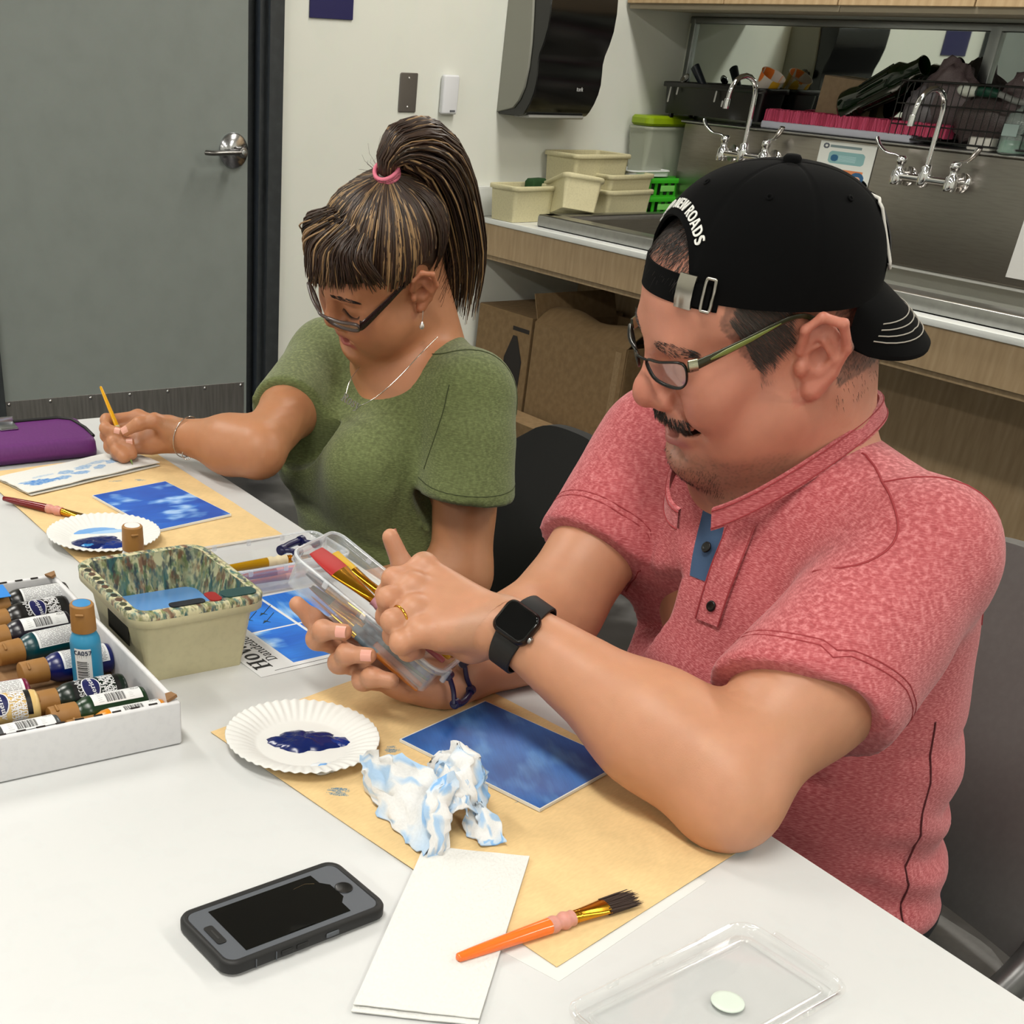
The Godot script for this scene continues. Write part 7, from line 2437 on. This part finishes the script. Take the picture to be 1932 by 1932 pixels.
		var pts := []
		for p in smooth_path([r0, m1, m2, e], 4): pts.append(hx * p)
		var rad := []
		var w := rng.randf_range(.0006, .0015)
		for j in pts.size(): rad.append(w * (.7 + .5 * sin(j / float(pts.size()) * PI)) * (1.0 - .8 * pow(j / float(pts.size() - 1), 4.0)))
		mb.cur = shade.call(.45 if absf(u - .2) < .06 or absf(u - .55) < .08 else .05)
		mb.tube(pts, rad, 5, false)
	part("fringe", mb, hm, t).set_meta("kind", "stuff")
	# loose wisps
	mb = MB.new()
	for k in 46:
		var a := rng.randf_range(0, TAU)
		var p := T + Vector3(sin(a) * .02, .0, cos(a) * .02)
		var d := Vector3(sin(a), rng.randf_range(.2, 1.2), cos(a)).normalized()
		var l := rng.randf_range(.015, .04)
		mb.cur = dark.lerp(mid, rng.randf())
		mb.tube([hx * p, hx * (p + d * l * .5), hx * (p + d * l + Vector3(0, -.01, -.01))], [.0002, .00018, .0001], 4, false)
	for k in 70:
		var p := Vector3(rng.randf_range(.02, .07), rng.randf_range(-.09, -.03), -.06 + rng.randf_range(-.02, .02))
		mb.cur = dark
		mb.tube([hx * p, hx * (p + Vector3(.004, .02, -.012)), hx * (p + Vector3(.0, .045, -.03))], [.0003, .0003, .0002], 4, false)
	part("loose_wisps", mb, hm, t).set_meta("kind", "stuff")
	# eyebrows and lashes
	mb = MB.new()
	var list := f.near(hx.origin, .2)
	mb.cur = lin(Color(.16, .10, .07))
	for s in [1.0, -1.0]:
		for k in 170:
			var u := rng.randf()
			var q := hx * Vector3(s * lerpf(.011, .048, u), .0310 + .009 * sin(u * 2.6) - .008 * u + rng.randf_range(-.002, .002), .1 - .02 * u)
			var near := f.pick(q, list, .014)
			var p: Vector3 = f.onto(q, near, 2)
			var n := f.grad(p, near)
			var d: Vector3 = hx.basis.orthonormalized() * Vector3(s, .4 - .9 * u, -.3)
			strand(mb, p, (d - n * d.dot(n)).normalized() + n * .12, .007, .0003, Vector3.ZERO, rng)
		for k in 46:
			var u := k / 45.0
			var q := hx * Vector3(s * lerpf(.020, .047, u), .0025 - .005 * sin(u * PI), .0925 - .016 * u * u)
			var near := f.pick(q, list, .014)
			var p: Vector3 = f.onto(q, near, 2)
			var n := f.grad(p, near)
			var d: Vector3 = hx.basis.orthonormalized() * Vector3(s * (u - .4) * .8, -.8, .6)
			strand(mb, p - n * .0006, (d + n * .3).normalized(), .0060, .00042, Vector3.ZERO, rng)
	part("brows_and_lashes", mb, hm, t).set_meta("kind", "stuff")

func woman_things(hx: Transform3D, f: Field, nb: Vector3, wr: Vector3, el: Vector3, Wf: Array, Wt: Array) -> void:
	var b := hx.basis.orthonormalized()
	var silver := mat(Color(.80, .79, .77), .15, 1.0)
	# hair tie
	var tie := thing("hair_tie", "pink hair tie round the high ponytail", "hair tie", hx * Vector3(0, .142, -.041))
	for k in 3:
		var ring := []
		for j in 24:
			var a := TAU * j / 24
			ring.append(hx * Vector3(cos(a) * .0180, .1385 + k * .0036 + .0014 * sin(a * 2 + k), -.041 + sin(a) * .0172))
		part("elastic_loop", MB.new().tube(ring, .0028, 8, false, 1, b.y, true), mat(Color(.86, .46, .55), .7), tie)
	# glasses low on the nose
	var P := {"lens": [Vector3(.011, -.0005, .1190), Vector3(.036, .0030, .1125), Vector3(.0640, .0050, .099), Vector3(.0635, -.0075, .0955), Vector3(.052, -.0150, .0985), Vector3(.032, -.0170, .1065), Vector3(.015, -.0115, .1150)], "skew": .0, "hinge": Vector3(.0670, .002, .0955), "ear": Vector3(.0765, .0235, .000), "arm0": .0088, "arm1": .0036, "armflat": .26}
	spectacles("eyeglasses", "dark tortoiseshell glasses worn low on the woman's nose", hx, P, mat(Color(.30, .26, .25), .15), noisy(Color(.10, .03, .025), .6, .05, 341, Vector3(40, 40, 40), .12), null, glass(.08, Color(.85, .87, .9), .02), .0022, 1.2)
	# earring
	var lobe := hx * Vector3(.0835, -.036, -.006)
	var er := thing("earring", "silver drop earring with a clear stone", "earring", lobe)
	part("hook", MB.new().tube(smooth_path([lobe + Vector3(0, .006, -.004), lobe + Vector3(0, .008, .0025), lobe + Vector3(0, -.004, .004), lobe + Vector3(0, -.013, .004)], 4), .0006, 6), silver, er)
	part("stone", MB.new().lathe([Vector2(0, 0), Vector2(.0032, .0012), Vector2(.0042, .0045), Vector2(.0030, .008), Vector2(.0006, .0115), Vector2(0, .012)], 12, lobe + Vector3(0, -.0245, .004)), mat(Color(.80, .78, .76), .08, .7), er)
	# necklace resting on the shirt
	var nk := thing("necklace", "fine silver necklace with a small name pendant", "necklace", Vector3(1.0, .885, -1.65))
	var cp := [Vector3(1.125, .955, -1.625), Vector3(1.085, .935, -1.610), Vector3(1.050, .905, -1.610), Vector3(1.018, .878, -1.618), Vector3(1.000, .862, -1.636)]
	var cp2 := [Vector3(.993, .868, -1.666), Vector3(1.008, .888, -1.680), Vector3(1.03, .905, -1.690)]
	nb = nb
	part("chain", MB.new().tube(smooth_path(cp, 8), .0007, 6), silver, nk)
	part("chain", MB.new().tube(smooth_path(cp2, 8), .0007, 6), silver, nk)
	var ax: Vector3 = (cp[-1] - cp2[0]).normalized()
	var nn := Vector3(-.75, .45, .45)
	nn = (nn - ax * nn.dot(ax)).normalized()
	part("name_pendant", MB.new().text("Rosy", .017, func(p: Vector3) -> Vector3: return cp2[0].lerp(cp[-1], .5) + ax * p.x + nn.cross(ax) * p.y + nn * (p.z + .002), .0012, "Droid Serif", true), silver, nk)
	# bracelet
	var br := thing("bracelet", "thin silver chain bracelet with a ring charm", "bracelet", wr)
	var d := (wr - el).normalized()
	var c := wr - d * .018
	var u := d.cross(Vector3.UP).normalized()
	var w := u.cross(d)
	var ring := []
	for k in 40:
		var a := TAU * k / 40
		ring.append(c + (u * cos(a) * .0305 + w * sin(a) * .0315) - d * .006 * sin(a))
	part("chain", MB.new().tube(ring, .0008, 6, false, 1, d, true), silver, br)
	var cc := c + Vector3(-.012, -.020, .024)
	var cr := []
	for k in 24: cr.append(cc + (Vector3(-.5, 0, .3).normalized() * 0.0 + Vector3(.75, .2, .6).normalized() * cos(TAU * k / 24) + Vector3(-.1, 1, -.2).normalized() * sin(TAU * k / 24)) * .0072)
	part("ring_charm", MB.new().tube(cr, .0010, 6, false, 1, Vector3(-.5, 0, .8), true), silver, br)
	# the brush in her fingers
	var tip := Vector3(.7135, .7478, -1.8440)
	var top := Vector3(.7040, .8440, -1.9440)
	var bt := thing("paint_brush", "thin clear yellow paint brush in the woman's fingers", "paint brush", top, "", along(top, tip, Vector3(-.6, .3, .7)))
	brush_shape(bt, top.distance_to(tip), .070, .014, .030, .0040, .0040, mat(Color(.82, .60, .02), .1), mat(Color(.72, .66, .45), .45), mat(Color(.80, .60, .12), .2, 1.0), mat(Color(.42, .52, .25), .6), .8, false)

# ---------------------------------------------------------------- chairs
func chairs() -> void:
	var grey := noisy(Color(.36, .355, .35), .04, .03, 351, Vector3(5, 5, 5), .5)
	var frame := mat(Color(.42, .42, .42), .35, .5)
	var t := thing("stacking_chair", "grey plastic stacking chair under the man", "chair", Vector3(1.15, 0, -.78))
	chair_shell(t, Vector3(1.13, 0, -.785), grey, .44, .86, .255)
	for s in [-1.0, 1.0]:
		var z: float = -.785 + s * .245
		part("back_post", MB.new().tube(smooth_path([Vector3(1.235, .43, z), Vector3(1.30, .50, z), Vector3(1.345, .68, z - s * .01), Vector3(1.40, .84, z - s * .03)], 6), .019, 14, true, 1.25), frame, t)
		part("leg", MB.new().tube([Vector3(1.27, .42, z), Vector3(1.36, 0.0, z + s * .015)], .015, 12), frame, t)
		part("leg", MB.new().tube([Vector3(.96, .42, z), Vector3(.89, 0.0, z + s * .015)], .015, 12), frame, t)
		part("side_rail", MB.new().box(Vector3(1.14, .425, z), Vector3(.42, .04, .05), .014), frame, t)
		part("end_cap", MB.new().lathe([Vector2(.022, 0), Vector2(.022, .035), Vector2(.019, .040), Vector2(0, .041)], 20, Vector3(1.335, .405, z + s * .035)), mat(Color(.58, .55, .51), .5), t)
	var black := noisy(Color(.013, .013, .014), .15, .1, 352, Vector3(20, 20, 20), .85)
	t = thing("padded_chair", "black padded chair behind the woman", "chair", Vector3(1.2, 0, -1.70))
	chair_shell(t, Vector3(1.19, 0, -1.70), black, .44, .765, .225)
	for s in [-1.0, 1.0]:
		part("leg", MB.new().tube([Vector3(1.33, .43, -1.68 + s * .21), Vector3(1.40, 0, -1.68 + s * .22)], .014, 10), frame, t)
		part("leg", MB.new().tube([Vector3(1.02, .43, -1.68 + s * .21), Vector3(.97, 0, -1.68 + s * .22)], .014, 10), frame, t)
func chair_shell(t: Node3D, c: Vector3, m: Material, sh: float, top: float, hw: float) -> void:
	part("seat", MB.new().extrude(rrect(c.x - .22, c.z - hw + .02, c.x + .20, c.z + hw - .02, .07), sh - .025, sh, Basis(), Vector3.ZERO, .01, true), m, t)
	var f := func(u: float, v: float, o: float) -> Vector3:
		var a := (u - .5) * 2.0
		var hh := lerpf(sh + .03, top - .05 * pow(absf(a), 4.0) * 2.0, v)
		var w := hw * (1.0 - .12 * v) * (1.0 if v < .85 else 1.0 - .25 * pow((v - .85) / .15, 2.0))
		return Vector3(c.x + .175 + .12 * v - .035 * a * a + o, hh, c.z + a * w)
	var mb := MB.new()
	mb.grid(20, 16, func(u: float, v: float) -> Vector3: return f.call(u, v, 0.0), true)
	mb.grid(20, 16, func(u: float, v: float) -> Vector3: return f.call(u, v, .022))
	mb.grid(20, 1, func(u: float, v: float) -> Vector3: return f.call(u, 1.0, v * .022), true)
	mb.grid(1, 16, func(u: float, v: float) -> Vector3: return f.call(0.0, v, u * .022), true)
	mb.grid(1, 16, func(u: float, v: float) -> Vector3: return f.call(1.0, v, u * .022))
	part("backrest", mb, m, t)

func _ready() -> void:
	view_and_light()
	room()
	sink_wall()
	wall_things()
	counter_things()
	table()
	chairs()
	flat_things()
	carton_tray()
	paint_tub()
	loose_brushes()
	brush_boxes()
	man()
	woman()
